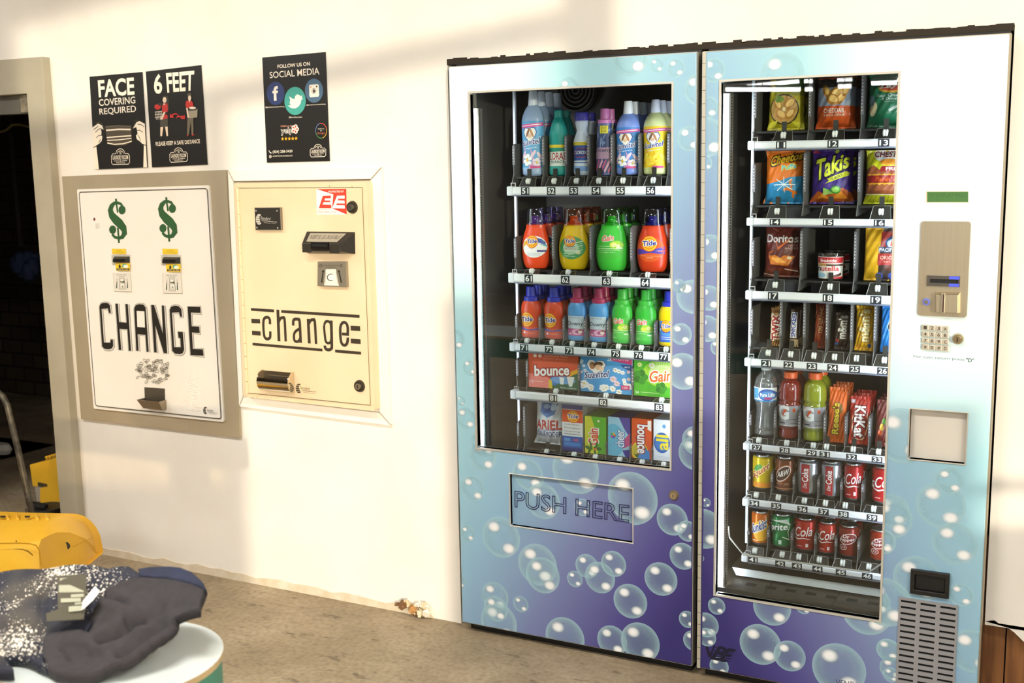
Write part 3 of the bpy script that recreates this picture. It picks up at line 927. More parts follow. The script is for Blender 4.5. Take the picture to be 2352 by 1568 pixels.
bubbles(nb_, rects_minus(NX0 + 0.014, NX1 - 0.002, ZB + 0.002, ZT - 0.002, [(NW[0] - 0.006, NW[1] + 0.006, NW[2] - 0.006, NW[3] + 0.006), CUP, (GX0, GX1, GZ0, GZ1)]), YF, 'bubble_print', door)
# coin-return cup
b = MB(); b.plate(CUP[0] - 0.003, CUP[1] + 0.003, CUP[2] - 0.003, CUP[3] + 0.003, YF - 0.0025, YF + 0.03, [CUP], mat('#c9c4b6', 0.4)); b.build('cup_rim', door, bevel=0.002)
b = MB(); b.box(CUP[0], CUP[1], YF + 0.02, YF + 0.028, CUP[2], CUP[3], mat('#e3ddd0', 0.4)); b.build('return_flap', door)
# black box above the grille
q = [at(*k8(*p), YF) for p in ((190, 1030), (373, 1052), (370, 1168), (187, 1145))]
bx = (q[0].x, q[1].x, (q[2].z + q[3].z) / 2, (q[0].z + q[1].z) / 2)
b = MB(); b.plate(*bx, YF - 0.012, YF, [(bx[0] + 0.012, bx[1] - 0.012, bx[2] + 0.014, bx[3] - 0.014)], mat('#191918', 0.35)); b.box(bx[0] + 0.012, bx[1] - 0.012, YF - 0.004, YF, bx[2] + 0.014, bx[3] - 0.014, mat('#0d0d0c', 0.5)); b.build('vent_box', door, bevel=0.002)
# grille
b = MB()
holes = []
cw = (GX1 - GX0) / 3
zz = GZ1 - 0.008
while zz > GZ0 + 0.012:
    for c in range(3):
        holes.append((GX0 + c * cw + 0.006, GX0 + (c + 1) * cw - 0.006, zz - 0.0068, zz))
    zz -= 0.0182
b.plate(GX0, GX1, GZ0, GZ1, YF - 0.004, YF - 0.0005, holes, mat('#9b9ca0', 0.4, 0.2))
b.box(GX0 + 0.002, GX1 - 0.002, YF - 0.0007, YF - 0.0003, GZ0, GZ1 - 0.002, mat('#050505', 0.9))
b.build('grille', door)
# display
kP = crop(2020, 400, 0.2552)
a = PxArt(YF, kP)
a.ppoly([(418, 152), (802, 152), (802, 256), (418, 256)], mat('#c9c2a4', 0.4))
a.ppoly([(430, 160), (798, 158), (798, 250), (430, 250)], mat('#4c763c', 0.25, emit=0.1))
a.ptext('TO DISPLAY PRICE', (436, 172), (790, 172), (790, 205), (436, 205), '#2c5230')
a.ptext('ENTER SELECTION', (436, 214), (790, 214), (790, 245), (436, 245), '#38643a')
a.build('display', door)
# payment panel
pq = pxquad(kP, ((375, 418), (815, 428), (795, 1288), (350, 1268)), YF)
px0, px1, pz0, pz1 = (pq[0][0] + pq[3][0]) / 2, (pq[1][0] + pq[2][0]) / 2, (pq[2][1] + pq[3][1]) / 2, (pq[0][1] + pq[1][1]) / 2
warm_steel = noise_mat('warm_steel', '#c4b89c', '#cabea2', scale=5.0, rough=0.35, metal=0.9, stretch=(60, 1, 1))
def rrect(x0, x1, z0, z1, r, n=5):
    out = []
    for cx, cz, a0 in ((x1 - r, z1 - r, 0), (x0 + r, z1 - r, PI / 2), (x0 + r, z0 + r, PI), (x1 - r, z0 + r, 1.5 * PI)):
        out += [(cx + r * math.cos(a0 + PI / 2 * i / n), cz + r * math.sin(a0 + PI / 2 * i / n)) for i in range(n + 1)]
    return out
bq = pxquad(kP, ((430, 908), (728, 918), (724, 1014), (428, 1002)), YF - 0.006)
b = MB(); b.prism(rrect(px0, px1, pz0, pz1, 0.008), YF - 0.006, YF, warm_steel); b.build('payment_panel', door, bevel=0.002)
bx0, bx1, bz0, bz1 = bq[0][0], bq[1][0], (bq[2][1] + bq[3][1]) / 2, (bq[0][1] + bq[1][1]) / 2
b = MB(); b.plate(bx0, bx1, bz0, bz1, YF - 0.012, YF - 0.006, [(bx0 + 0.008, bx1 - 0.004, bz0 + 0.009, bz1 - 0.009)], mat('#6e6a62', 0.3, 0.7))
b.box(bx0 + 0.008, bx1 - 0.004, YF - 0.0075, YF - 0.006, bz0 + 0.009, bz1 - 0.009, mat('#0a0a0c', 0.6))
xm = bx0 + (bx1 - bx0) * 0.68
for za, zb_ in ((bz0 + 0.001, bz0 + 0.008), (bz1 - 0.008, bz1 - 0.001)):
    b.box(xm, bx1 - 0.002, YF - 0.0128, YF - 0.0118, za, zb_, mat('#3a45ff', 0.3, emit=1.6))
b.build('bill_slot', door)
cqd = pxquad(kP, ((500, 1062), (725, 1066), (722, 1255), (498, 1245)), YF - 0.02)
b = MB(); b.frustum([cqd[0], cqd[3], cqd[2], cqd[1]], [(cqd[0][0] + 0.004, cqd[0][1] - 0.006), (cqd[3][0] + 0.004, cqd[3][1] + 0.003), (cqd[2][0] - 0.004, cqd[2][1] + 0.003), (cqd[1][0] - 0.004, cqd[1][1] - 0.006)], YF - 0.006, YF - 0.03, warm_steel)
sl = at(*kP(575, 1160), YF - 0.031)
b.box(sl.x - 0.006, sl.x + 0.004, YF - 0.036, YF - 0.03, sl.z - 0.027, sl.z + 0.027, mat('#d9cfb6', 0.25, 0.9))
b.box(sl.x - 0.0012, sl.x + 0.0018, YF - 0.0366, YF - 0.0355, sl.z - 0.024, sl.z + 0.024, mat('#3a1010', 0.6))
b.build('coin_slot', door, bevel=0.002)
rb = at(*kP(425, 1146), YF - 0.006)
b = MB(); b.disc(rb.x, rb.z, 0.0125, YF - 0.012, YF - 0.006, mat('#cfd0da', 0.2, 0.8), 24, 0.0115); b.disc(rb.x, rb.z, 0.0085, YF - 0.0128, YF - 0.0115, mat('#5a63d8', 0.3, emit=0.7), 20); b.disc(rb.x, rb.z, 0.006, YF - 0.016, YF - 0.012, mat('#c8c4b4', 0.2, 0.9), 20)
b.build('return_button', door)
# keypad, key lock and lettering
kK = crop(2080, 500, 0.2296)
for r_, row in enumerate(('123A', '456B', '789C', '*0#D')):
    for c_, ch in enumerate(row):
        p = at(*kK(198 + 67 * c_, 1096 + 65 * r_ + 5 * c_), YF - 0.006)
        b = MB(); b.box(p.x - 0.0088, p.x + 0.0088, YF - 0.008, YF - 0.0005, p.z - 0.0074, p.z + 0.0074, mat('#d3cbb8', 0.3, 0.5))
        a = Art(lambda u, v, h: (u, YF - 0.008 - h, v), base=0.0002); a.text(ch, (p.x - 0.0032, p.z - 0.0042, p.x + 0.0032, p.z + 0.0042), '#3b352c', bold=0.03)
        b.join(a.mb)
        key = b.build('key', door, bevel=0.0015)
p = at(*kK(525, 1210), YF)
b = MB(); b.disc(p.x, p.z, 0.0155, YF - 0.008, YF, mat('#cdbf9c', 0.22, 0.9), 26, 0.013); b.disc(p.x, p.z, 0.009, YF - 0.018, YF - 0.008, mat('#b8a67e', 0.25, 0.9), 20); b.box(p.x - 0.0015, p.x + 0.0015, YF - 0.0186, YF - 0.017, p.z - 0.006, p.z + 0.006, black_m); b.build('key_lock', door, smooth=40)
a = PxArt(YF, kK)
a.ptext('For coin return press', (80, 1372), (590, 1404), (588, 1437), (80, 1405), '#6e8088')
a.ptext('"D"', (608, 1402), (684, 1408), (682, 1446), (606, 1440), '#3f4a50', bold=0.02)
a.k = kR
a.pstroke([(78, 1250), (108, 1352)], [18, 26], '#15152e'); a.pstroke([(108, 1352), (150, 1255)], [22, 9], '#15152e')
a.ptext('B', (150, 1262), (245, 1278), (232, 1392), (118, 1368), '#15152e', bold=0.05, shear=0.3)
a.ptext('E', (232, 1280), (322, 1296), (262, 1394), (200, 1388), '#15152e', bold=0.05, shear=0.3)
for i in range(5):
    a.pstroke([(135 - 6 * i, 1272 + 23 * i), (318 - 11 * i, 1302 + 22 * i)], 6, '#15152e')
a.ptext('VENDNET', (1145, 1535), (1420, 1575), (1418, 1625), (1143, 1585), '#3b3f63')
a.build('door_lettering', door)
# delivery chute, light strip, wire guard
z_ch = NW[2]
b = MB()
pa, pb = at(*kR(388, 630), YR + 0.032), at(*kR(400, 692), YR + 0.026)
b.add([(NX0 + 0.06, YR + 0.032, pa.z), (NX1 - 0.235, YR + 0.032, pa.z), (NX1 - 0.235, YR + 0.026, pb.z), (NX0 + 0.075, YR + 0.026, pb.z),
       (NX0 + 0.06, YR + 0.034, pa.z), (NX1 - 0.235, YR + 0.034, pa.z), (NX1 - 0.235, YR + 0.028, pb.z), (NX0 + 0.075, YR + 0.028, pb.z)],
      [(0, 3, 2, 1), (4, 5, 6, 7), (0, 1, 5, 4), (1, 2, 6, 5), (2, 3, 7, 6), (3, 0, 4, 7)], mat('#e4e8ec', 0.3, 0.2))
b.build('chute_lip', snack_machine)
b = MB()
b.box(NX0 + 0.032, NX1 - 0.22, YF + 0.05, 0.3, z_ch - 0.028, z_ch + 0.004, mat('#4b443b', 0.5))
for i in range(7):
    xx = NX0 + 0.12 + i * 0.062
    b.box(xx, xx + 0.032, YF + 0.10, YF + 0.125, z_ch + 0.0035, z_ch + 0.0046, mat('#16130f', 0.7))
for xx in (NX0 + 0.19, NX0 + 0.40):
    b.box(xx, xx + 0.003, YF + 0.05, 0.3, z_ch + 0.0035, z_ch + 0.0052, mat('#2d2822', 0.6))
b.build('chute_floor', snack_machine)
led(snack_machine, at(1661, 700, YF + 0.055).x, at(1655, 1344, YF + 0.055).z, at(1664, 215, YF + 0.055).z)
b = MB(); b.box(NX1 - 0.25, NX1 - 0.225, YF + 0.055, YF + 0.067, 0.42, 1.75, led_m); b.build('light_strip', snack_machine)
b = MB(); b.box(NX1 - 0.225, NX1 - 0.2, YF + 0.05, 0.6, NW[2] - 0.02, ZT - 0.03, cabinet_m); b.build('inner_wall', snack_machine)
wq = [at(*kR(*p), YR - 0.03) for p in ((262, 280), (272, 372), (385, 512), (900, 585), (1415, 658), (1525, 585))]
b = MB(); b.tube(wq, 0.0028, mat('#c3c1ba', 0.3, 0.7)); b.build('wire_guard', snack_machine)
TX0, TX1 = at(1730, 600, YR).x, NX1 - 0.23
xp = at(1729, 300, YR + 0.05).x
b = MB(); b.box(xp - 0.004, xp + 0.004, YR + 0.05, YR + 0.06, 0.40, ZT - 0.04, mat('#aeb6bc', 0.3, 0.4)); b.build('shelf_post', snack_machine)
SNACK = {}
SNACK_DIV = {'1': (1848, 1965), '2': (1840, 1963), '3': (1836, 1959), '4': (1793, 1847, 1899, 1956, 2010), '5': (1784, 1841, 1900, 1949.5, 2005), '6': (1779, 1831, 1889, 1943, 1993), '7': (1773, 1829, 1885, 1934, 1988)}
def mk_snack(nm, tags, rail_px, base_px, hd, pocket=None):
    zr0, zr1 = shelf_zs(1729, *rail_px)
    zb = at(*base_px, YR + 0.06).z
    tg = [(s, at(px, 700, YR).x) for s, px in tags]
    xs = [t[1] for t in tg]
    dv = [(TX0 - 0.012, hd * 0.8)] + [(at(e, 700, YR + 0.03).x, hd) for e in SNACK_DIV[nm]]
    tray(snack_machine, 'shelf', TX0, TX1, zr0, zr1, zb, tg, dv, pocket=pocket)
    SNACK[nm] = zb
T3 = lambda a: {x for x in a}
mk_snack('1', [('11', 1788), ('12', 1904), ('13', 2018)], (325, 343), (1800, 301), 0.175, {'11', '12', '13'})
mk_snack('2', [('14', 1777), ('15', 1898), ('16', 2014)], (501, 517), (1798, 471), 0.16, {'14', '15', '16'})
mk_snack('3', [('17', 1776), ('18', 1902), ('19', 2012)], (668, 686.5), (1790, 640), 0.155, {'17', '18', '19'})
mk_snack('4', [('21', 1763), ('22', 1815), ('23', 1869), ('24', 1917), ('25', 1968), ('26', 2033)], (823.5, 840), (1780, 796), 0.155, {'21', '22', '23', '26'})
mk_snack('5', [('27', 1745), ('28', 1810), ('29', 1873), ('31', 1904), ('32', 1967), ('33', 2027)], (1019, 1033), (1766, 1003), 0.10, {'31', '32', '33'})
mk_snack('6', [('34', 1741), ('35', 1793), ('36', 1855), ('37', 1905), ('38', 1952), ('39', 2020)], (1147, 1162), (1760, 1126), 0.07)
mk_snack('7', [('41', 1740), ('42', 1805), ('43', 1845), ('44', 1894), ('45', 1950), ('46', 2013)], (1277, 1291), (1758, 1252), 0.07)
rel(snack_machine)
# rough dark boxes standing in for shade in the open gap above the machines
b = MB()
random.seed(5)
xx = CX0
while xx < CX1 - 0.02:
    w = random.uniform(0.012, 0.03)
    b.box(xx, min(xx + w, CX1), -0.004, 0.12, ZT + 0.002 + 0.011, CZ1 + random.uniform(-0.004, 0.006), mat('#2b2114', 0.8)); xx += w
b.box(CX0, CX1, 0.0, 0.12, ZT + 0.012, ZT + 0.02, mat('#1a140d', 0.8))
structure(b.build('gap_shade'), 'rough dark strip standing in for shade in the gap above the two machines')
# ------------------------------------------------------------------ goods in the machines
YP = YR + 0.037          # front of the goods
def pint(prof, v):
    for (r0_, z0_), (r1_, z1_) in zip(prof, prof[1:]):
        if z0_ <= v <= z1_ and z1_ > z0_:
            return r0_ + (r1_ - r0_) * (v - z0_) / (z1_ - z0_)
    return prof[-1][0] if v > prof[-1][1] else prof[0][0]

def smooth_prof(p, n=3):
    out = []
    for i in range(len(p) - 1):
        p0, p1, p2, p3 = p[max(i - 1, 0)], p[i], p[i + 1], p[min(i + 2, len(p) - 1)]
        for k in range(n):
            t = k / n
            q = [0.5 * (2 * p1[j] + (p2[j] - p0[j]) * t + (2 * p0[j] - 5 * p1[j] + 4 * p2[j] - p3[j]) * t * t + (3 * p1[j] - p0[j] - 3 * p2[j] + p3[j]) * t ** 3) for j in (0, 1)]
            out.append((max(q[0], 0.0), min(max(q[1], p1[1]), p2[1])))
    return out + [p[-1]]

LIFT = 0.003
def span(xl, xr, y_ref, zb, ytop, depth_y, lane=None):
    """Real centre x, width and height of something whose picture spans xl..xr and reaches up to ytop, kept between the dividers of its lane."""
    a, c, t = at(xl, y_ref, depth_y), at(xr, y_ref, depth_y), at((xl + xr) / 2, ytop, depth_y)
    x0, x1 = a.x, c.x
    if lane:
        l0, l1 = LANES[lane]
        w = min(x1 - x0, l1 - l0); m = min(max((x0 + x1) / 2, l0 + w / 2), l1 - w / 2)
        x0, x1 = m - w / 2, m + w / 2
    return (x0 + x1) / 2, x1 - x0, t.z - zb - LIFT

SEEN_L = set()
WHERE = {}

GOODS = []
def place_rows(root, dz, n, labels, pitch):
    """Copies standing one behind another in the same lane."""
    for i in range(1, n):
        c = copy_tree(root)
        c.location = root.location + Vector((0, pitch * i, 0))
        c['label'] = labels(i)
        if c['label'] in SEEN_L: raise ValueError(c['label'])
        SEEN_L.add(c['label'])
ORD = ['', 'second', 'third', 'fourth', 'fifth']

def round_item(name, cat, label, lane, xl, xr, ytop, zb, prof, body_m, art=None, cap=None, cap_m=None, cap2=None, sy=1.0, rows=1, short=None, seg=32, cap_name='cap', rot=0.0, hfix=None, smooth_n=3, grp=None):
    w0 = abs(at(xr, 700, YP + 0.03).x - at(xl, 700, YP + 0.03).x)
    xc, W, Hh = span(xl, xr, ytop, zb, ytop, YP + w0 / 2 * sy, lane)
    d = ray((xl + xr) / 2, 700); W *= math.cos(math.atan2(abs(d.x), d.y)) * 1.02
    if hfix: Hh = hfix
    root = thing(name, label, cat, (xc, YP + W / 2 * sy, zb), grp or 'goods in lane ' + lane)
    pr = smooth_prof(prof, smooth_n)
    R = W / 2
    b = MB(); b.lathe([(r * R, z * Hh) for r, z in pr], body_m, seg, 1.0, sy); b.build('body', root, smooth=60)
    for cp, cm, cn in ((cap, cap_m, cap_name), cap2 or (None, None, None)):
        if cp:
            b = MB(); b.lathe([(r * R, z * Hh) for r, z in cp], cm, 24, 1.0, min(1.0, sy * 1.15)); b.build(cn, root, smooth=40)
    if art:
        def fn(u, v, h):
            r = pint(pr, v) * R
            x = max(-0.985 * r, min(0.985 * r, u * W))
            y = -sy * math.sqrt(max(r * r - x * x, 0.0))
            n = Vector((x, y / max(sy, 0.3), 0)); n = n.normalized() if n.length > 1e-6 else Vector((0, -1, 0))
            return (x + n.x * h, y + n.y * h, v * Hh)
        a = Art(fn, du=0.04, dv=0.05, lim=(-0.5, 0.5, 0, 1), eps=0.00004, base=0.0005)
        art(a); a.build('label', root)
    if rot: root.rotation_euler.z = rot
    root.location.z = zb + LIFT
    place_rows(root, 0, rows, lambda i: '%s, %s in line behind %s' % (short, ORD[i], WHERE.get(lane, 'the front one of lane ' + lane)), W * sy + 0.006)
    return root

def box_item(name, cat, label, lane, xl, xr, ytop, zb, depth, front, side, art=None, rows=1, short=None, tilt=0.0, y0=None):
    y0 = YP if y0 is None else y0
    xc, W, Hh = span(xl, xr, ytop, zb, ytop, y0, lane)
    root = thing(name, label, cat, (xc, y0, zb + LIFT), 'goods in lane ' + lane)
    b = MB(); b.box(-W / 2, W / 2, 0, depth, 0, Hh, mat(side, 0.4)); b.build('carton', root, bevel=0.0015)
    a = Art(lambda u, v, h: (u * W, -h, v * Hh), lim=(-0.5, 0.5, 0, 1), eps=0.000015, base=0.0003)
    a.rect(-0.495, 0.005, 0.495, 0.995, front)
    if art: art(a)
    a.build('front_print', root)
    if tilt: root.rotation_euler.x = tilt
    place_rows(root, 0, rows, lambda i: '%s, %s in line behind %s' % (short, ORD[i], WHERE.get(lane, 'the front one of lane ' + lane)), depth + 0.004)
    return root

def bag_item(name, cat, label, lane, xl, xr, ytop, zb, thick, base_c, art=None, rows=1, short=None, lean=0.05, flare=0.08, turn=0.0, mid=0.5, pinch=0.04, y0=None, seed=1):
    y0 = YP + 0.01 if y0 is None else y0
    xc, W, Hh = span(xl, xr, ytop, zb, ytop, y0, lane)
    root = thing(name, label, cat, (xc, y0 + thick * 0.55, zb + LIFT), 'goods in lane ' + lane)
    rnd = random.Random(seed); ph = [rnd.uniform(0, 6.28) for _ in range(8)]
    def surf(u, v, h, s=1.0):
        a, c = u + 0.5, v
        t = thick * 0.5 * max(math.sin(PI * min(max(a, 0), 1)), 0.0) ** 0.55 * max(min(1.0, (min(c, 1 - c) - pinch) / 0.22), 0.0) ** 0.7 if pinch < c < 1 - pinch else 0.0
        t += 0.0016 * math.sin(13 * u + 9 * c + ph[0]) * math.sin(17 * c - 6 * u + ph[1]) + 0.0011 * math.sin(31 * u - 23 * c + ph[2])
        wsc = 0.975 - flare + flare * max(0.0, (0.16 - c) / 0.16) + flare * 0.4 * max(0.0, (c - 0.88) / 0.12)
        crimp = 0.0012 * math.sin(a * 120) if (c < pinch or c > 1 - pinch) else 0.0
        return (u * W * wsc, -s * (t + h) + crimp, c * Hh)
    nu, nv = 24, 32
    G = [[Vector(surf(i / nu - 0.5, j / nv, 0.0)) for i in range(nu + 1)] for j in range(nv + 1)]
    def patch(u, v, h):
        a_, c_ = min(max((u + 0.5) * nu, 0), nu - 1e-6), min(max(v * nv, 0), nv - 1e-6)
        i, j = int(a_), int(c_); fu, fv = a_ - i, c_ - j
        p = G[j][i] * (1 - fu) + G[j][i + 1] * (fu - fv) + G[j + 1][i + 1] * fv if fu >= fv else G[j][i] * (1 - fv) + G[j + 1][i] * (fv - fu) + G[j + 1][i + 1] * fu
        return (p.x, p.y - h, p.z)
    b = MB()
    m = mat(base_c, 0.28)
    for s in (1.0, -1.0):
        vs = [surf(i / nu - 0.5, j / nv, 0.0004, s) for j in range(nv + 1) for i in range(nu + 1)]
        fs = []
        for j in range(nv):
            for i in range(nu):
                q = (j * (nu + 1) + i, j * (nu + 1) + i + 1, (j + 1) * (nu + 1) + i + 1, (j + 1) * (nu + 1) + i)
                for t_ in ((q[0], q[1], q[2]), (q[0], q[2], q[3])): fs.append(t_ if s > 0 else t_[::-1])
        b.add(vs, fs, m)
    b.build('pouch', root, smooth=True)
    a = Art(patch, du=1 / 24, dv=1 / 32, lim=(-0.5, 0.5, 0, 1), eps=0.00005, base=0.0008, diag=True)
    if art: art(a)
    a.build('front_print', root)
    root.rotation_euler = (-lean, 0, turn)
    place_rows(root, 0, rows, lambda i: '%s, %s in line behind %s' % (short, ORD[i], WHERE.get(lane, 'the front one of lane ' + lane)), thick * 1.2 + 0.02)
    return root

# profiles (radius as a share of half the width, height as a share of the whole)
P_SOFT = [(0.8, 0.0), (0.93, 0.015), (1, 0.05), (0.96, 0.3), (1, 0.6), (0.95, 0.69), (0.72, 0.775), (0.44, 0.83), (0.4, 0.845)]
C_SOFT = [(0.42, 0.825), (0.43, 0.835), (0.34, 0.99), (0.3, 1.0), (0, 1.0)]
P_TEAL = [(0.8, 0.0), (0.95, 0.02), (1, 0.07), (0.92, 0.25), (0.98, 0.5), (0.95, 0.65), (0.66, 0.82), (0.4, 0.9)]
P_WHITE = [(0.85, 0.0), (0.97, 0.03), (1, 0.08), (0.94, 0.3), (1, 0.5), (0.94, 0.58), (0.66, 0.69), (0.66, 0.74), (0.82, 0.83), (0.78, 0.89)]
P_PINK = [(0.9, 0.0), (1, 0.03), (1, 0.3), (0.92, 0.6), (0.82, 0.76), (0.8, 0.8)]
P_BIG = [(0.62, 0.0), (0.76, 0.015), (0.93, 0.13), (1, 0.29), (0.97, 0.44), (0.84, 0.58), (0.7, 0.67), (0.66, 0.745)]
P_SMALL = [(0.78, 0.0), (0.93, 0.015), (1, 0.08), (0.94, 0.3), (1, 0.54), (0.9, 0.66), (0.68, 0.73)]
C_SMALL = [(0.7, 0.72), (0.72, 0.73), (0.7, 0.80), (0.5, 0.815), (0.46, 0.985), (0.42, 1.0), (0, 1.0)]
P_CAN = [(0.72, 0.0), (0.76, 0.0), (0.8, 0.012), (0.97, 0.075), (1, 0.1), (1, 0.88), (0.97, 0.91), (0.82, 0.965), (0.82, 0.985), (0.78, 0.985), (0.74, 0.965), (0, 0.965)]

def flower(a, u, v, r, petal='#ffffff', heart='#f0c23a', k=1.0, n=6):
    for i in range(n):
        t = 2 * PI * i / n + 0.3
        a.ell(u + r * 0.6 * math.cos(t), v + r * 0.6 * k * math.sin(t), r * 0.5, r * 0.26 * k, petal, 9, rot=0)
    a.ell(u, v, r * 0.25, r * 0.25 * k, heart, 8)

def softener_art(field, sky, script='#23338c', low='#c8a0c8', petals='#f3d0e4', yell=None):
    def f(a):
        a.rect(-0.5, 0.075, 0.5, 0.645, field)
        a.rect(-0.5, 0.075, 0.5, 0.10, sky)
        a.poly([(-0.5, 0.555), (0.5, 0.585), (0.5, 0.625), (-0.5, 0.6)], '#d957a0')
        a.stroke([(-0.46, 0.582), (0.45, 0.606)], 0.008, '#ffffff')
        h = [(0.0, 0.40), (-0.2, 0.46), (-0.28, 0.515), (-0.2, 0.56), (-0.06, 0.555), (0.0, 0.535), (0.07, 0.56), (0.2, 0.56), (0.27, 0.515), (0.2, 0.46)]
        a.poly([(u * 1.12, 0.48 + (v - 0.48) * 1.12) for u, v in h], '#2c56a6'); a.poly(h, '#f7f4f0')
        a.ell(-0.08, 0.51, 0.1, 0.03, '#8a5a3c', 10, 0.5); a.ell(0.09, 0.505, 0.1, 0.03, '#c58a60', 10, -0.5); a.ell(0.0, 0.47, 0.08, 0.025, '#e9c3a4', 10)
        a.text('Suavitel', ((-0.4, 0.345), (0.4, 0.385), (0.4, 0.455), (-0.4, 0.415)), script, bold=0.03, shear=0.2, rim=('#ffffff', 0.06))
        a.text('Fragancia', ((-0.3, 0.305), (0.28, 0.325), (0.28, 0.35), (-0.3, 0.33)), '#ffffff')
        rnd = random.Random(5)
        for i in range(9):
            a.ell(rnd.uniform(-0.45, 0.45), rnd.uniform(0.12, 0.27), 0.13, 0.03, (low, petals)[i % 2], 9, rnd.uniform(0, 3))
        flower(a, -0.12, 0.19, 0.2, yell or '#ffffff', k=0.42); flower(a, 0.28, 0.16, 0.15, yell or '#f4e4f2', k=0.42)
        a.rect(0.02, 0.09, 0.4, 0.12, '#d24a8c')
    return f

def tide_bull(a, u, v, r, k, text=True, w=1.0):
    a.ell(u, v, r * 1.12, r * 1.12 * k, '#e2591c'); a.ell(u, v, r, r * k, '#f7c41e'); a.ell(u, v, r * 0.82, r * 0.82 * k, '#ef7a1f'); a.ell(u, v, r * 0.66, r * 0.66 * k, '#f7c41e'); a.ell(u, v, r * 0.5, r * 0.5 * k, '#ee8a25')
    a.text('Tide', ((u - r * 0.92, v - r * 0.34 * k), (u + r * 0.92, v - r * 0.18 * k), (u + r * 0.92, v + r * 0.46 * k), (u - r * 0.92, v + r * 0.30 * k)), '#1e2a86', bold=0.05, rim=('#ffffff', 0.09))

Z5, Z6, Z7, Z8, Z9 = (SOAP[k] for k in '56789')
WHERE.update({'71': 'the leftmost one', '72': 'the one next to the blue', '73': 'the one next to the orange', '74': 'the one next to the green', '75': 'the one next to the blue', '76': 'the one next to the yellow'})
# --- top shelf 51-56
round_item('softener_bottle', 'bottle', 'tallest pale blue softener bottle with a white cap at the front of lane 51', '51', 1198, 1252, 208, Z5, P_SOFT, mat('#9fb6dc', 0.3), softener_art('#5fa8dc', '#9fc4e8'), C_SOFT, mat('#dfe6f6', 0.35), sy=0.72, rows=4, short='tall pale blue softener bottle', )
def teal_art(a):
    a.poly([(-0.5, 0.09), (0.5, 0.09), (0.5, 0.46), (-0.5, 0.44)], '#e9f2ee'); a.rect(-0.5, 0.43, 0.5, 0.475, '#f0d43c'); a.poly([(-0.5, 0.36), (0.5, 0.38), (0.5, 0.43), (-0.5, 0.43)], '#1f8f7c')
    a.rect(-0.5, 0.09, 0.5, 0.15, '#2aa39a')
    a.text('FLORAL', (-0.46, 0.245, 0.48, 0.355), '#b5262e', bold=0.03, rim=('#ffffff', 0.05)); a.text('BLEACH', (-0.26, 0.195, 0.46, 0.235), '#252a44', bold=0.02)
round_item('bleach_bottle', 'bottle', 'teal bleach bottle with a white and yellow label at the front of lane 52', '52', 1271, 1317, 253, Z5, P_TEAL, mat('#1d9c97', 0.35), teal_art, [(0.42, 0.89), (0.44, 0.9), (0.44, 0.985), (0.4, 1), (0, 1)], mat('#1f9a92', 0.35), sy=0.8, rows=2, short='teal bleach bottle')
def clorox_art(a):
    a.rect(-0.5, 0.07, 0.5, 0.55, '#dfe8f4'); a.rect(-0.5, 0.48, 0.5, 0.535, '#d8c23c'); a.poly([(-0.5, 0.24), (0.5, 0.24), (0.5, 0.48), (-0.5, 0.48)], '#2d58a8')
    a.poly([(-0.42, 0.37), (-0.1, 0.44), (0.36, 0.44), (0.46, 0.37), (0.3, 0.29), (-0.2, 0.29)], '#c7322e'); a.poly([(-0.38, 0.37), (-0.1, 0.43), (0.34, 0.43), (0.42, 0.37), (0.28, 0.3), (-0.2, 0.3)], '#24418c')
    a.text('CLOROX', (-0.34, 0.34, 0.38, 0.395), '#ffffff', bold=0.02); a.rect(-0.4, 0.2, 0.4, 0.215, '#4a79c0'); a.rect(-0.5, 0.07, 0.5, 0.15, '#7fa3dc')
round_item('bleach_bottle', 'bottle', 'white bleach bottle with a purple-blue cap at the front of lane 53', '53', 1328, 1368, 258, Z5, P_WHITE, mat('#d3dcf0', 0.35), clorox_art, [(0.8, 0.87), (0.84, 0.88), (0.82, 0.975), (0.76, 1), (0, 1)], mat('#4b44b8', 0.35), sy=0.85, rows=2, short='white bleach bottle with purple-blue cap')
def pink_art(a):
    a.rect(-0.5, 0.03, 0.5, 0.75, '#3c4a7c')
    rnd = random.Random(2)
    for i in range(12): a.ell(rnd.uniform(-0.4, 0.4), rnd.uniform(0.42, 0.7), 0.12, 0.02, ('#6f86b4', '#9db2d4', '#2c3866')[i % 3], 8, rnd.uniform(0, 3))
    a.rect(-0.18, 0.63, 0.28, 0.745, '#e8d83a'); a.text('EASE', (-0.12, 0.695, 0.22, 0.735), '#3c3c20'); a.text('3X', (-0.12, 0.645, 0.22, 0.685), '#3c3c20')
    a.rect(-0.5, 0.25, 0.5, 0.42, '#ab8ba8'); a.text('Downy', (-0.44, 0.335, 0.44, 0.41), '#2a2a4c', bold=0.02)
    for i in range(5): a.stroke([(-0.5 + 0.2 * i, 0.05), (-0.35 + 0.2 * i, 0.14), (-0.2 + 0.2 * i, 0.23)], 0.06, ('#c05880', '#e2a8bc')[i % 2])
round_item('scent_booster_bottle', 'bottle', 'dark blue and pink bottle with a pink tiered cap at the front of lane 54', '54', 1374, 1414, 249.5, Z5, P_PINK, mat('#5c6aa4', 0.35), pink_art, [(0.8, 0.78), (0.84, 0.785), (0.82, 0.835), (0.54, 0.845), (0.52, 0.99), (0.48, 1), (0, 1)], mat('#d07cc0', 0.35), sy=0.7, rows=2, short='dark bottle with pink cap')
round_item('softener_bottle', 'bottle', 'blue softener bottle with white cap at the front of lane 55', '55', 1414, 1470, 232, Z5, P_SOFT, mat('#7c95e4', 0.3), softener_art('#3f86d4', '#7c95e4'), C_SOFT, mat('#e6eafa', 0.35), sy=0.7, rows=4, short='blue softener bottle')
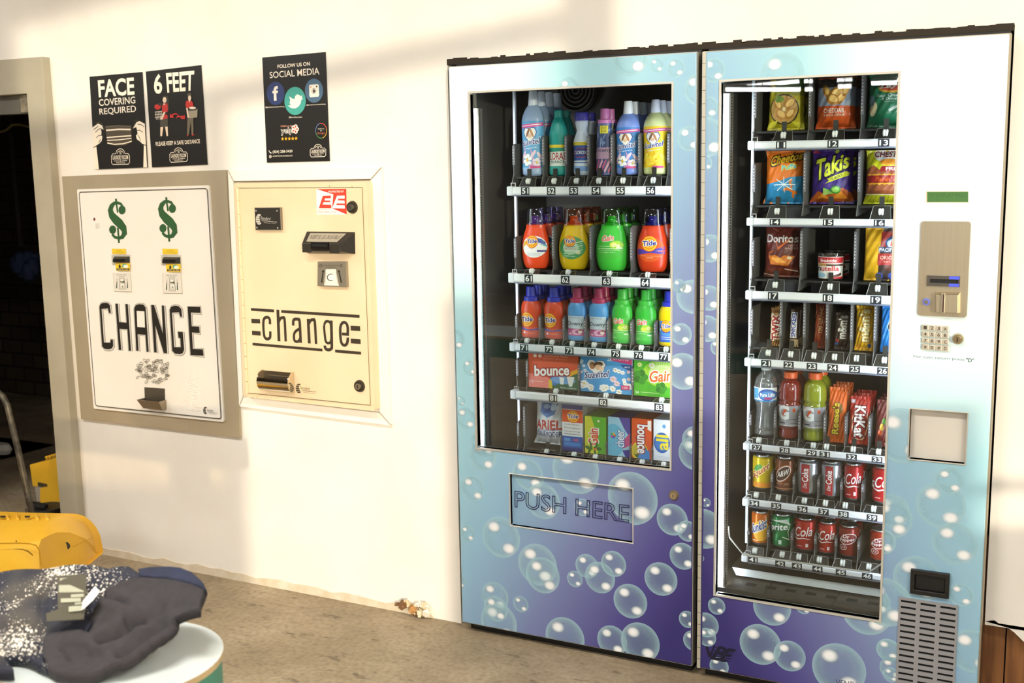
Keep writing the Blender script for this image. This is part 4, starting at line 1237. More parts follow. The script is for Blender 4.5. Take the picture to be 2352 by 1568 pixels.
round_item('softener_bottle', 'bottle', 'pale yellow softener bottle with white cap at the front of lane 56', '56', 1473, 1529, 229, Z5, P_SOFT, mat('#dfe4a4', 0.3), softener_art('#f2c91c', '#d9de90', low='#e0a818', petals='#f8e05a', yell='#f6d43a'), C_SOFT, mat('#e6eafa', 0.35), sy=0.7, rows=3, short='pale yellow softener bottle')

# --- 61-64, squat bottles with clear measuring caps
def big(lane, xl, xr, color, cap_tint, spout, art, label, short):
    r = round_item('detergent_bottle', 'bottle', label, lane, xl, xr, 479, Z6, P_BIG, mat(color, 0.28), art, [(0.72, 0.735), (0.72, 0.76), (0.66, 0.77), (0.62, 0.985), (0.58, 1.0), (0, 1.0)], clear_mat('clear_cap_' + lane, cap_tint, 0.02, base=0.06, edge=0.5), sy=0.55, rows=1, short=short, cap2=([(0.5, 0.74), (0.46, 0.77), (0.3, 0.79), (0.26, 0.88), (0, 0.89)], mat(spout, 0.35), 'spout'))
    place_rows(r, 0, 3, lambda i: '%s, %s in line behind %s' % (short, ORD[i], WHERE.get(lane, 'the front one of lane ' + lane)), 0.075)
def tide_white(a):
    a.ell(0.04, 0.37, 0.43, 0.185, '#f4f2f2', 26); a.poly([(-0.34, 0.44), (-0.1, 0.53), (0.1, 0.545), (-0.05, 0.46), (-0.36, 0.36)], '#f2b62c'); a.poly([(0.1, 0.46), (0.42, 0.40), (0.42, 0.45), (0.3, 0.50), (0.14, 0.52)], '#31509c'); a.poly([(0.2, 0.42), (0.46, 0.37), (0.46, 0.40)], '#4fb3c8')
    tide_bull(a, -0.02, 0.455, 0.19, 0.52)
    a.text('free', (-0.1, 0.335, 0.02, 0.36), '#e07a4c'); a.rect(0.16, 0.285, 0.44, 0.315, '#2b2f86')
    for i in range(3): a.rect(-0.2, 0.26 - 0.022 * i, 0.25, 0.266 - 0.022 * i, '#b9c2dc')
big('61', 1197, 1265, '#e8481c', '#c4bede', '#7a3a8c', tide_white, 'orange squat detergent bottle with white oval label, front of lane 61', 'orange squat detergent bottle')
def tide_green(a):
    a.ell(0.02, 0.365, 0.42, 0.19, '#4f9f5c', 26)
    for i in range(6): a.stroke([(-0.3 + 0.05 * i, 0.22 + 0.04 * i), (0.36, 0.3 + 0.035 * i)], 0.016, ('#8cc78c', '#cfe6c8')[i % 2])
    a.ell(0.0, 0.36, 0.26, 0.11, '#b9d8b4', 18)
    tide_bull(a, -0.03, 0.47, 0.17, 0.5)
    a.text('CLEAN', (-0.14, 0.375, 0.12, 0.4), '#24408c', bold=0.02); a.text('BREEZE', (-0.2, 0.34, 0.18, 0.358), '#d8648c'); a.rect(-0.2, 0.31, 0.2, 0.32, '#eaf2e4')
    flower(a, 0.24, 0.29, 0.07, '#f4f0d0', k=0.5); a.text('fresh scent', (-0.2, 0.215, 0.15, 0.24), '#e8f4e0')
big('62', 1280, 1354, '#f2c80c', '#e6b496', '#e27418', tide_green, 'yellow squat detergent bottle with green label, front of lane 62', 'yellow squat detergent bottle')
def gain_green(a):
    a.ell(0.02, 0.38, 0.42, 0.2, '#46b83c', 26); a.ell(0.22, 0.42, 0.2, 0.07, '#a4d43a', 16); a.ell(0.14, 0.43, 0.1, 0.04, '#e8e85a', 12)
    a.text('Gain', ((-0.22, 0.475), (0.14, 0.50), (0.14, 0.59), (-0.22, 0.565)), '#e2572c', bold=0.04, shear=0.1, rim=('#ffffff', 0.06))
    flower(a, 0.16, 0.42, 0.07, '#f2f4c4', k=0.5); flower(a, 0.27, 0.41, 0.06, '#f2f4c4', k=0.5)
    a.rect(-0.34, 0.395, 0.06, 0.402, '#d8f0cc'); a.rect(-0.36, 0.36, 0.4, 0.367, '#e8f6e0'); a.rect(-0.34, 0.335, 0.34, 0.341, '#c8ecbc'); a.text('original', (-0.3, 0.29, 0.18, 0.315), '#d4f2c8'); a.rect(0.22, 0.37, 0.38, 0.385, '#f0fae8')
big('63', 1368, 1445, '#3fc23c', '#a4dc9c', '#3fb83c', gain_green, 'bright green squat detergent bottle, front of lane 63', 'bright green squat detergent bottle')
def tide_orange(a):
    a.ell(0.0, 0.36, 0.43, 0.2, '#dc5a1c', 26); a.poly([(-0.42, 0.37), (0.0, 0.345), (0.42, 0.41), (0.44, 0.29), (0.0, 0.31), (-0.42, 0.27)], '#4a3aa0')
    tide_bull(a, -0.02, 0.455, 0.23, 0.5)
    a.text('original', (0.18, 0.335, 0.36, 0.35), '#e8e4f4'); a.rect(-0.3, 0.255, 0.36, 0.262, '#f0a478'); a.rect(-0.1, 0.225, 0.1, 0.235, '#f4c4a0')
big('64', 1463, 1538, '#d63c14', '#a8a6d0', '#3a3a9c', tide_orange, 'deep orange squat detergent bottle with purple wave label, front of lane 64', 'deep orange squat detergent bottle')

# --- 71-77, small bottles
def small(lane, xl, xr, yt, color, capc, art, label, short):
    round_item('detergent_bottle', 'bottle', label, lane, xl, xr, yt, Z7, P_SMALL, mat(color, 0.28), art, C_SMALL, mat(capc, 0.32), sy=0.62, rows=3, short=short)
def s_tide(a):
    a.poly([(-0.42, 0.22), (0.0, 0.17), (0.42, 0.2), (0.42, 0.165), (0.0, 0.15), (-0.42, 0.16)], '#3a3498'); tide_bull(a, -0.1, 0.365, 0.31, 0.43)
    a.rect(-0.28, 0.095, -0.18, 0.125, '#f4e4d8'); a.rect(-0.1, 0.1, 0.3, 0.108, '#f2a884')
small('71', 1188, 1238, 657, '#d9441c', '#2b33b0', s_tide, 'small orange detergent bottle with blue cap, leftmost front bottle of its shelf', 'small orange bottle with blue cap')
small('72', 1243, 1291, 658.5, '#d9441c', '#2b33b0', s_tide, 'small orange detergent bottle with blue cap, standing beside the raspberry capped bottles', 'small orange bottle with blue cap')
def s_downy(a):
    a.rect(-0.42, 0.1, 0.42, 0.475, '#cfe0ee'); a.rect(-0.42, 0.1, 0.42, 0.235, '#c0508c'); a.ell(0.1, 0.175, 0.26, 0.055, '#e4a8cc', 16); a.ell(0.16, 0.175, 0.14, 0.03, '#a83c78', 12); a.ell(0.28, 0.2, 0.07, 0.03, '#8a5a3c', 8); a.ell(0.26, 0.175, 0.1, 0.025, '#f4e4dc', 8)
    a.text('Downy', (-0.38, 0.275, 0.38, 0.37), '#20304c', bold=0.015); a.text('ULTRA', (-0.3, 0.43, 0.26, 0.45), '#5c7a9c'); a.rect(-0.3, 0.125, -0.2, 0.15, '#f4e8f0'); a.rect(-0.1, 0.125, 0.3, 0.133, '#f0c4dc')
small('73', 1295, 1342, 660, '#4f9ad8', '#b0335c', s_downy, 'small sky blue softener bottle with raspberry cap, next to the orange bottles', 'small blue bottle with raspberry cap')
small('74', 1347, 1394, 661, '#4f9ad8', '#b0335c', s_downy, 'small sky blue softener bottle with raspberry cap, next to the green bottles', 'small blue bottle with raspberry cap')
def s_gain(a):
    a.rect(-0.42, 0.08, 0.42, 0.48, '#4fc048'); a.ell(0.14, 0.3, 0.26, 0.07, '#a8d83c', 16); a.ell(0.0, 0.29, 0.14, 0.035, '#d8e85a', 12)
    a.text('Gain', ((-0.34, 0.36), (0.14, 0.385), (0.14, 0.48), (-0.34, 0.455)), '#e2472c', bold=0.04, shear=0.1, rim=('#ffffff', 0.07))
    flower(a, 0.22, 0.31, 0.09, '#eef4b8', k=0.4); a.rect(-0.38, 0.24, 0.38, 0.25, '#dff4d4'); a.rect(-0.36, 0.205, 0.2, 0.212, '#c4ecb8'); a.rect(0.18, 0.17, 0.36, 0.19, '#f0fae8'); a.rect(-0.36, 0.105, -0.18, 0.113, '#c4ecb8')
small('75', 1398, 1447, 663, '#38b43a', '#3fb440', s_gain, 'small green detergent bottle beside the raspberry capped blue bottles', 'small green bottle')
small('76', 1452, 1502, 665, '#38b43a', '#3fb440', s_gain, 'small green detergent bottle beside the small yellow bottle', 'small green bottle')
def s_tidey(a):
    a.rect(-0.42, 0.08, 0.44, 0.46, '#4f8fdc'); a.rect(-0.42, 0.08, 0.44, 0.2, '#3a68c8')
    for i in range(5): a.ell(-0.36 + 0.18 * i, 0.3 + 0.05 * (i % 2), 0.07, 0.03, '#dcebf8', 8)
    tide_bull(a, -0.06, 0.365, 0.22, 0.45); a.text('CLEAN', (-0.2, 0.25, 0.18, 0.275), '#1e2a7c', bold=0.02); a.rect(-0.3, 0.165, 0.3, 0.175, '#dce8f8'); a.rect(-0.3, 0.13, 0.3, 0.138, '#dce8f8')
small('77', 1507, 1557, 667.5, '#ecc90f', '#2b33b0', s_tidey, 'small yellow detergent bottle with blue cap, front of lane 77', 'small yellow bottle with blue cap')

# --- 81-83, wide boxes of dryer sheets
def b_bounce(a):
    a.poly([(-0.5, 0), (0.1, 0), (-0.1, 0.3), (-0.5, 0.4)], '#f2857c'); a.poly([(-0.1, 0), (0.5, 0), (0.5, 0.5), (0.2, 0.4), (0.0, 0.2)], '#3c6a4c'); a.poly([(0.25, 0.45), (0.5, 0.62), (0.5, 0.5), (0.3, 0.36)], '#f2b01c'); a.ell(0.02, 0.24, 0.09, 0.14, '#3f7ccc', 16); a.ell(0.2, 0.26, 0.24, 0.11, '#6fa4dc', 18); a.ell(-0.06, 0.09, 0.04, 0.18, '#e8c83a', 14)
    a.poly([(0.12, 0.34), (0.22, 0.34), (0.2, 0.14), (0.14, 0.14)], '#f0f2f4'); a.poly([(0.27, 0.37), (0.42, 0.37), (0.37, 0.1), (0.31, 0.1)], '#f0f2f4')
    a.text('bounce', ((-0.37, 0.33), (0.31, 0.42), (0.31, 0.70), (-0.37, 0.61)), '#ffffff', bold=0.05, rim=('#9c2430', 0.1))
    a.text('OUTDOOR FRESH', (-0.18, 0.895, 0.3, 0.945), '#f8b898'); a.text('dryer sheets', (-0.2, 0.82, 0.28, 0.86), '#f8a888'); a.ell(-0.36, 0.905, 0.035, 0.05, '#f8d4c0', 12); a.ell(-0.26, 0.905, 0.035, 0.05, '#f8d4c0', 12); a.text('15', (-0.47, 0.13, -0.4, 0.2), '#ffffff', bold=0.02); a.rect(-0.38, 0.17, -0.2, 0.185, '#f8d8cc'); a.text('fabric softener', (0.14, 0.03, 0.46, 0.075), '#e8ecf0')
box_item('dryer_sheet_box', 'box', 'wide orange dryer sheet box with white lettering, front of lane 81', '81', 1210, 1327, 811, Z8, 0.045, '#e2502a', '#b8431f', b_bounce, rows=5, short='wide orange dryer sheet box')
def b_suav(a):
    a.poly([(0.05, 1), (0.5, 1), (0.5, 0.8), (0.12, 0.88)], '#cc3c7c'); a.poly([(0.28, 0.8), (0.5, 0.8), (0.5, 0.62), (0.34, 0.7)], '#23509c')
    h = [(-0.2, 0.5), (-0.32, 0.62), (-0.37, 0.76), (-0.32, 0.87), (-0.24, 0.86), (-0.2, 0.8), (-0.15, 0.86), (-0.05, 0.86), (0.0, 0.76), (-0.05, 0.64)]
    a.poly([(-0.2 + (u + 0.2) * 1.08, 0.7 + (v - 0.7) * 1.08) for u, v in h], '#2c4c9c'); a.poly(h, '#f4f2ee')
    a.ell(-0.26, 0.72, 0.06, 0.1, '#a8714c', 12); a.ell(-0.15, 0.76, 0.1, 0.07, '#6a4028', 12, 0.4); a.ell(-0.14, 0.68, 0.07, 0.08, '#e4b894', 12); a.ell(-0.08, 0.64, 0.05, 0.06, '#eecbb0', 10)
    a.text('Suavitel', ((-0.42, 0.35), (0.06, 0.44), (0.06, 0.62), (-0.42, 0.53)), '#24337c', bold=0.03, shear=0.2, rim=('#ffffff', 0.06))
    a.text('2X', (0.03, 0.87, 0.12, 0.97), '#ffffff', bold=0.03); a.text('aroma', (0.14, 0.9, 0.44, 0.95), '#ffd8ec'); a.text('60', (0.36, 0.72, 0.46, 0.76), '#ffffff')
    rnd = random.Random(11)
    for i in range(13): flower(a, rnd.uniform(-0.46, 0.44), rnd.uniform(0.04, 0.22), rnd.uniform(0.05, 0.08), '#f6f6f8', k=1.4)
    for i in range(9): flower(a, rnd.uniform(0.12, 0.45), rnd.uniform(0.25, 0.68), rnd.uniform(0.035, 0.07), ('#f4f4fa', '#f0d0e4')[i % 2], k=1.4)
    for i in range(5): flower(a, rnd.uniform(-0.48, -0.38), rnd.uniform(0.5, 0.95), 0.035, '#cfe6f8', k=1.4)
    a.rect(0.3, 0.13, 0.46, 0.25, '#c83c70'); a.text('100', (0.33, 0.16, 0.43, 0.22), '#ffe4f0')
box_item('dryer_sheet_box', 'box', 'wide light blue dryer sheet box with heart picture and flowers, front of lane 82', '82', 1329, 1448, 817, Z8, 0.045, '#4c9cdc', '#a9c4e0', b_suav, rows=5, short='wide light blue dryer sheet box')
def b_gain(a):
    a.ell(0.1, 0.62, 0.42, 0.36, '#9fd43c', 26); a.ell(0.08, 0.62, 0.28, 0.24, '#d4ec8c', 22)
    for i in range(14):
        t = PI * i / 13; a.stroke([(0.08 + 0.1 * math.cos(t), 0.7 + 0.1 * math.sin(t)), (0.08 + 0.24 * math.cos(t), 0.7 + 0.26 * math.sin(t))], 0.008, '#f4f8d4')
    for u, v, s in ((-0.36, 0.5, 1.0), (0.05, 0.25, 0.8), (0.42, 0.5, 0.9)):
        for i in range(5): a.ell(u + 0.08 * s * math.cos(i * 1.257), v + 0.11 * s * math.sin(i * 1.257), 0.07 * s, 0.09 * s, ('#3c8c2c', '#2f7424')[i % 2], 12)
    a.text('Gain', ((-0.18, 0.38), (0.26, 0.46), (0.26, 0.74), (-0.18, 0.66)), '#ee6a24', bold=0.04, shear=0.1, rim=('#ffffff', 0.08))
    flower(a, -0.14, 0.82, 0.06, '#f4f8e0', k=1.4); flower(a, -0.38, 0.82, 0.05, '#e8f0a8', k=1.4); a.text('34', (-0.47, 0.06, -0.4, 0.13), '#ffffff'); a.rect(-0.36, 0.1, 0.0, 0.112, '#d8f0b4'); a.text('dryer sheets', (-0.1, 0.93, 0.4, 0.965), '#d8ecb0')
box_item('dryer_sheet_box', 'box', 'wide green dryer sheet box with orange lettering, front of lane 83', '83', 1452, 1568, 824, Z8, 0.045, '#4fae2c', '#7c8c3c', b_gain, rows=5, short='wide green dryer sheet box')

# --- bottom shelf
def g_ariel(a):
    a.rect(-0.5, 0, 0.5, 1, '#e6e8f0'); a.poly([(-0.28, 0.98), (0.36, 0.98), (0.3, 0.7), (0.02, 0.62), (-0.26, 0.74)], '#5a86cc'); a.ell(0.0, 0.82, 0.2, 0.1, '#2f62b4', 18); a.ell(-0.04, 0.86, 0.12, 0.05, '#9cc0ec', 14); a.ell(0.22, 0.86, 0.12, 0.08, '#c4d8f0', 12)
    a.text('ARIEL', (-0.44, 0.36, 0.5, 0.56), '#c8382c', bold=0.05); a.text('DOBLE PODER', (-0.5, 0.2, 0.5, 0.31), '#2a3f94', bold=0.02); a.stroke([(-0.4, 0.33), (0.4, 0.35)], 0.012, '#4a78c4')
bag_item('detergent_pouch', 'pouch', 'white and blue detergent pouch with red lettering at the left of the bottom shelf', '91', 1216, 1291, 922, Z9 + 0.005, 0.06, '#dfe2ec', g_ariel, rows=1, short='', flare=0.18, seed=4)
def b_tall(a):
    a.rect(-0.5, 0.9, 0.5, 1, '#3a3c8c'); a.rect(-0.5, 0.62, 0.5, 0.89, '#e2521f'); tide_bull(a, 0.03, 0.745, 0.27, 0.45); a.rect(-0.5, 0.0, 0.5, 0.32, '#2456b0'); a.rect(-0.5, 0.0, 0.5, 0.07, '#1c2c7c')
    for i, s in enumerate(('Laundry Detergent', 'Detergente', 'Detergente de ropa')): a.text(s, (-0.4, 0.555 - 0.075 * i, 0.36, 0.59 - 0.075 * i), '#2a2e5c', bold=0.01)
    a.rect(-0.4, 0.36, 0.4, 0.372, '#5c6490'); a.rect(-0.4, 0.21, -0.1, 0.28, '#5c9ce0'); a.text('HE', (0.04, 0.22, 0.28, 0.27), '#f06a50', bold=0.03); a.rect(-0.4, 0.11, 0.4, 0.19, '#3f86d8')
box_item('detergent_box', 'box', 'tall narrow detergent box, orange and white over blue, second item of the bottom shelf', '92', 1290, 1337.5, 929, Z9, 0.05, '#f0f0f2', '#c8c6be', b_tall, rows=6 if False else 4, short='tall narrow detergent box')
def b_g(a):
    a.poly([(-0.5, 0), (-0.5, 1), (-0.2, 1), (0.1, 0.5), (0.1, 0)], '#d8d83c'); a.vtext('Gain', (-0.32, 0.24, 0.12, 0.68), '#e8502c', bold=0.05, rim=('#ffffff', 0.08))
    for i in range(6): a.ell(-0.1 + 0.26 * math.cos(i), 0.14 + 0.08 * math.sin(i), 0.14, 0.05, '#2c6a20', 10, i)
    a.ell(0.0, 0.12, 0.07, 0.035, '#e8782c', 10); a.rect(0.1, 0.86, 0.2, 0.92, '#e8f0c8')
box_item('detergent_box', 'box', 'yellow-green detergent box with sideways orange lettering on the bottom shelf', '93', 1342, 1394.5, 957, Z9, 0.11, '#5fb62c', '#8fc63c', b_g, rows=3, short='yellow-green detergent box')
def b_c(a):
    a.ell(-0.25, 0.4, 0.5, 0.42, '#6cc0e4', 26); a.poly([(0.0, 1), (0.5, 1), (0.5, 0.5), (0.24, 0.72)], '#5248a0'); a.poly([(0.5, 0.62), (0.2, 0.42), (0.16, 0.2), (0.5, 0.3)], '#c4487c'); a.poly([(0.5, 0.2), (0.16, 0.16), (0.3, 0.0), (0.5, 0.0)], '#3a3498')
    a.vtext('cheer', (-0.16, 0.24, 0.24, 0.68), '#f4f8fc', bold=0.03, rim=('#285cb0', 0.06))
    for i, c in enumerate(('#e8502c', '#f2c83a', '#3fae4c', '#c83c8c', '#2c6ac8')): a.ell(-0.26 + 0.07 * math.cos(i * 1.26), 0.52 + 0.05 * math.sin(i * 1.26), 0.06, 0.03, c, 8)
box_item('detergent_box', 'box', 'blue and purple detergent box with sideways white lettering on the bottom shelf', '94', 1397.5, 1448, 958, Z9, 0.11, '#a4d4ec', '#4c4690', b_c, rows=3, short='blue and purple detergent box')
def b_b(a):
    a.ell(-0.1, 0.18, 0.42, 0.24, '#e8c83a', 24); a.ell(-0.06, 0.18, 0.34, 0.19, '#3c6a3c', 22); a.poly([(-0.2, 0.0), (0.4, 0.0), (0.4, 0.2), (0.0, 0.3)], '#3f86cc'); a.vtext('bounce', (-0.2, 0.14, 0.28, 0.84), '#ffffff', up=False, bold=0.05, rim=('#9c2430', 0.1)); a.poly([(0.3, 0.96), (0.48, 0.96), (0.48, 0.7), (0.3, 0.74)], '#f4ece4'); a.rect(-0.44, 0.1, -0.2, 0.32, '#c8b43a')
box_item('dryer_sheet_box', 'box', 'orange dryer sheet box with sideways white lettering on the bottom shelf', '95', 1450, 1500, 961, Z9, 0.11, '#e0561f', '#b8431f', b_b, rows=3, short='orange upright dryer sheet box')
def b_a(a):
    a.ell(-0.12, 0.44, 0.36, 0.25, '#2c5cac', 24); a.ell(-0.12, 0.44, 0.3, 0.2, '#3c7cc4', 24); a.vtext('all', (-0.36, 0.28, 0.16, 0.62), '#f4dc3a', bold=0.05); a.ell(-0.02, 0.84, 0.08, 0.05, '#5c9cd0', 12); a.rect(0.3, 0.2, 0.34, 0.5, '#a8b4cc')
    for i in range(3): a.rect(-0.44, 0.1 - 0.03 * i, 0.3, 0.11 - 0.03 * i, '#c0c8d8')
box_item('detergent_box', 'box', 'white detergent box with a blue oval at the right end of the bottom shelf', '96', 1500.5, 1552, 964, Z9, 0.11, '#e9ecf2', '#d4d8e0', b_a, rows=3, short='white detergent box')
WHERE.update({'36': 'the one beside the brown can', '37': 'the one beside the red can', '38': 'the can beside the silver ones', '39': 'the can at the right end', '43': 'the can beside the green one', '44': 'the can beside the maroon one'})
# --- snacks
S1, S2, S3, S4, S5, S6, S7 = (SNACK[k] for k in '1234567')
def chip(a, u, v, ru, rv, rot=0.0, c='#e0a94c', k=0.8):
    a.ell(u, v, ru, rv, c, 14, rot); a.ell(u + ru * 0.1, v + rv * 0.1, ru * 0.7, rv * 0.6, '#eec373', 12, rot)
def art11(a):
    a.rect(-0.5, 0, 0.5, 1, '#b7a81e'); a.rect(-0.3, 0.72, 0.5, 1.0, '#3e6a24'); a.rect(-0.3, 0.6, 0.5, 0.7, '#8d8a26')
    for i in range(9): a.rect(-0.26 + 0.08 * i, 0.8, -0.23 + 0.08 * i, 0.98, '#5f8a2c')
    a.ell(-0.02, 0.36, 0.42, 0.27, '#3c3420', 28); a.ell(-0.02, 0.36, 0.385, 0.245, '#c2974f', 28)
    for u, v, r in ((-0.2, 0.45, 0.15), (0.14, 0.46, 0.17), (-0.1, 0.27, 0.17), (0.16, 0.28, 0.15)): chip(a, u, v, r, r * 0.55, u * 3, '#b98238')
    a.ell(-0.15, 0.54, 0.14, 0.06, '#6f8c32', 14); a.ell(0.0, 0.36, 0.05, 0.04, '#e8d8a4', 8); a.poly([(-0.5, 0.12), (-0.2, 0.17), (-0.3, 0.05), (-0.5, 0.03)], '#d8cc3c'); a.poly([(0.5, 0.12), (0.2, 0.15), (0.3, 0.04), (0.5, 0.03)], '#cfc436')
bag_item('snack_bag', 'bag', 'yellow snack bag with a round picture of crackling, in lane 11', '11', 1757, 1847, 168, S1, 0.06, '#b7a81e', art11, rows=3, short='yellow snack bag with round picture', seed=1)
def art12(a):
    a.rect(-0.5, 0, 0.5, 1, '#c4501c'); a.rect(-0.5, 0.42, 0.5, 0.98, '#8c98b4'); a.rect(-0.5, 0.8, 0.5, 0.98, '#4c4844')
    a.poly([(-0.5, 0.40)] + [(-0.5 + i / 16, 0.43 + 0.012 * (i % 2)) for i in range(17)] + [(0.5, 0.40)], '#c4501c')
    for u, v, r in ((-0.22, 0.72, 0.15), (0.05, 0.68, 0.2), (0.16, 0.58, 0.16), (-0.05, 0.56, 0.18), (0.28, 0.74, 0.14)): chip(a, u, v, r, r * 0.6, u * 4, '#b07a34')
    a.text('CHEDDAR', (-0.28, 0.30, 0.26, 0.385), '#e8e0d8', bold=0.03); a.text('& SOUR CREAM', (-0.28, 0.235, 0.26, 0.28), '#e8d8c8', bold=0.01); a.text('RUFFLES', (-0.3, 0.83, 0.1, 0.9), '#6a655f')
bag_item('snack_bag', 'bag', 'orange and grey cheddar chip bag in lane 12', '12', 1868, 1966, 176, S1, 0.065, '#c4501c', art12, rows=3, short='orange chip bag', seed=2)
def art13(a):
    a.rect(-0.5, 0, 0.5, 1, '#1f6a48'); a.ell(0.08, 0.72, 0.32, 0.09, '#d89a2c', 24); a.ell(0.08, 0.74, 0.3, 0.07, '#b8452c', 24)
    a.text("Lay's", ((-0.2, 0.69), (0.36, 0.72), (0.36, 0.83), (-0.2, 0.80)), '#e8e6e0', bold=0.04, shear=0.2)
    a.text('Sour Cream', (-0.28, 0.56, 0.3, 0.615), '#d8e4dc', bold=0.01); a.text('& Onion', (-0.16, 0.5, 0.2, 0.55), '#d8e4dc', bold=0.01); a.text('flavored', (-0.1, 0.46, 0.12, 0.485), '#b8ccc0')
    a.ell(-0.36, 0.34, 0.09, 0.14, '#d8c69c', 14, -0.3); a.ell(-0.4, 0.5, 0.07, 0.1, '#6a7c88', 12); a.stroke([(0.02, 0.3), (0.3, 0.42)], 0.05, '#b4c4b8'); a.stroke([(0.2, 0.27), (0.46, 0.4)], 0.05, '#dce4dc'); a.text('40% fat', (-0.46, 0.02, -0.1, 0.055), '#a4c4b0')
bag_item('snack_bag', 'bag', 'green sour cream chip bag in lane 13', '13', 1980, 2092, 168, S1, 0.07, '#1f6a48', art13, rows=3, short='green chip bag', seed=3)
def art14(a):
    a.rect(-0.5, 0, 0.5, 1, '#e0751c'); a.poly([(-0.5, 0), (0.5, 0), (0.5, 0.52), (0.2, 0.5), (-0.1, 0.42), (-0.5, 0.36)], '#2f8cc0')
    a.text('Cheetos', ((-0.34, 0.70), (0.46, 0.84), (0.46, 0.99), (-0.34, 0.88)), '#e6b92c', bold=0.05, rim=('#201810', 0.12), shear=0.1)
    a.text('Puffs', ((-0.02, 0.62), (0.34, 0.67), (0.34, 0.76), (-0.02, 0.71)), '#58b8d8', bold=0.04, rim=('#f2e23a', 0.07))
    for u, v, t in ((0.05, 0.5, 0.3), (0.25, 0.53, 1.2), (0.3, 0.4, 2.0), (0.14, 0.22, 0.4), (0.36, 0.15, 1.4), (0.32, 0.28, 2.4)):
        a.stroke([(u + 0.1 * math.cos(t + q), v + 0.06 * math.sin(t + q)) for q in (0, 0.6, 1.2, 1.8, 2.4)], 0.055, '#d8741c')
    for k in range(8): a.stroke([(0.05, 0.36), (0.05 + 0.28 * math.cos(k * 0.8), 0.36 + 0.15 * math.sin(k * 0.8))], 0.014, '#e8f4fc')
bag_item('snack_bag', 'bag', 'orange and blue puffed corn snack bag in lane 14', '14', 1748, 1852, 346, S2, 0.07, '#e0751c', art14, rows=3, short='orange and blue snack bag', flare=0.15, seed=4)
def art15(a):
    a.rect(-0.5, 0, 0.5, 1, '#3a1f7c'); a.poly([(-0.5, 0.1), (-0.3, 0.24), (-0.1, 0.17), (0.1, 0.24), (0.3, 0.3), (0.5, 0.2), (0.5, 0.05), (-0.5, 0.02)], '#b4561c'); a.poly([(-0.34, 0.1), (-0.2, 0.2), (0.0, 0.1), (0.26, 0.24), (0.4, 0.1)], '#e08a2c')
    a.text('Takis', ((-0.36, 0.42), (0.42, 0.68), (0.40, 0.94), (-0.36, 0.80)), '#d8e03a', bold=0.05, rim=('#1c1040', 0.11), shear=0.05)
    a.poly([(-0.12, 0.37), (0.42, 0.52), (0.44, 0.58), (0.36, 0.6), (-0.08, 0.46), (-0.02, 0.43)], '#d8e03a'); a.text('FUEGO', ((0.02, 0.425), (0.28, 0.50), (0.28, 0.55), (0.02, 0.475)), '#2a1a4c', bold=0.03)
    a.ell(0.14, 0.26, 0.12, 0.075, '#3c8a2c', 16); a.ell(0.14, 0.26, 0.09, 0.05, '#8cc05a', 14); a.poly([(-0.18, 0.16), (-0.16, 0.3), (0.08, 0.19)], '#a4cc6c'); a.poly([(-0.16, 0.3), (0.0, 0.26), (0.08, 0.19)], '#4f9a3a'); a.text('4 oz', (0.22, 0.02, 0.44, 0.055), '#d8d0e8')
    a.ell(0.1, 0.97, 0.05, 0.04, '#b8c83a', 10); a.rect(-0.48, 0.94, -0.3, 1.0, '#8c1c3c')
bag_item('snack_bag', 'bag', 'purple rolled tortilla chip bag with yellow-green lettering in lane 15', '15', 1853, 1961, 344, S2, 0.07, '#3a1f7c', art15, rows=3, short='purple snack bag', flare=0.1, seed=5)
def art16(a):
    a.rect(-0.5, 0, 0.5, 1, '#c2c020'); a.poly([(-0.5, 0.64), (-0.3, 0.72), (-0.16, 0.64), (0.5, 0.64), (0.5, 0.18), (-0.5, 0.18)], '#8c4a28')
    for i in range(12): a.stroke([(-0.5 + 0.1 * i, 0.02), (-0.42 + 0.1 * i, 0.16)], 0.012, '#94941c')
    a.ell(-0.02, 0.9, 0.28, 0.12, '#e8e4dc', 20)
    a.text("CHESTER'S", ((-0.3, 0.87), (0.5, 0.87), (0.5, 0.985), (-0.3, 0.985)), '#7c1f24', bold=0.05, rim=('#f4f0e4', 0.1))
    a.ell(0.06, 0.78, 0.22, 0.06, '#d88c2c', 16)
    a.poly([(-0.16, 0.6), (0.44, 0.6), (0.44, 0.7), (-0.1, 0.7)], '#8c1c24'); a.text('FRIES', (0.0, 0.62, 0.36, 0.68), '#f4f0ea', bold=0.03)
    a.poly([(-0.46, 0.54)] + [(-0.46 + 0.06 * i, 0.545 + 0.02 * (i % 2)) for i in range(16)] + [(0.46, 0.36)] + [(0.46 - 0.06 * i, 0.35 + 0.02 * (i % 2)) for i in range(16)], '#c8961c'); a.rect(-0.46, 0.39, 0.46, 0.53, '#8a1818')
    a.text("Flamin' Hot", (-0.24, 0.42, 0.4, 0.5), '#d8641c', bold=0.03, shear=0.2); a.stroke([(-0.5, 0.18), (0.5, 0.17)], 0.012, '#e8e4c4'); a.stroke([(0.28, 0.22), (0.3, 0.34), (0.26, 0.2), (0.36, 0.21)], 0.012, '#ece8e0')
bag_item('snack_bag', 'bag', 'yellow and brown corn fries bag in lane 16', '16', 1968, 2082, 345, S2, 0.07, '#c2c020', art16, rows=3, short='yellow and brown snack bag', flare=0.1, seed=6)
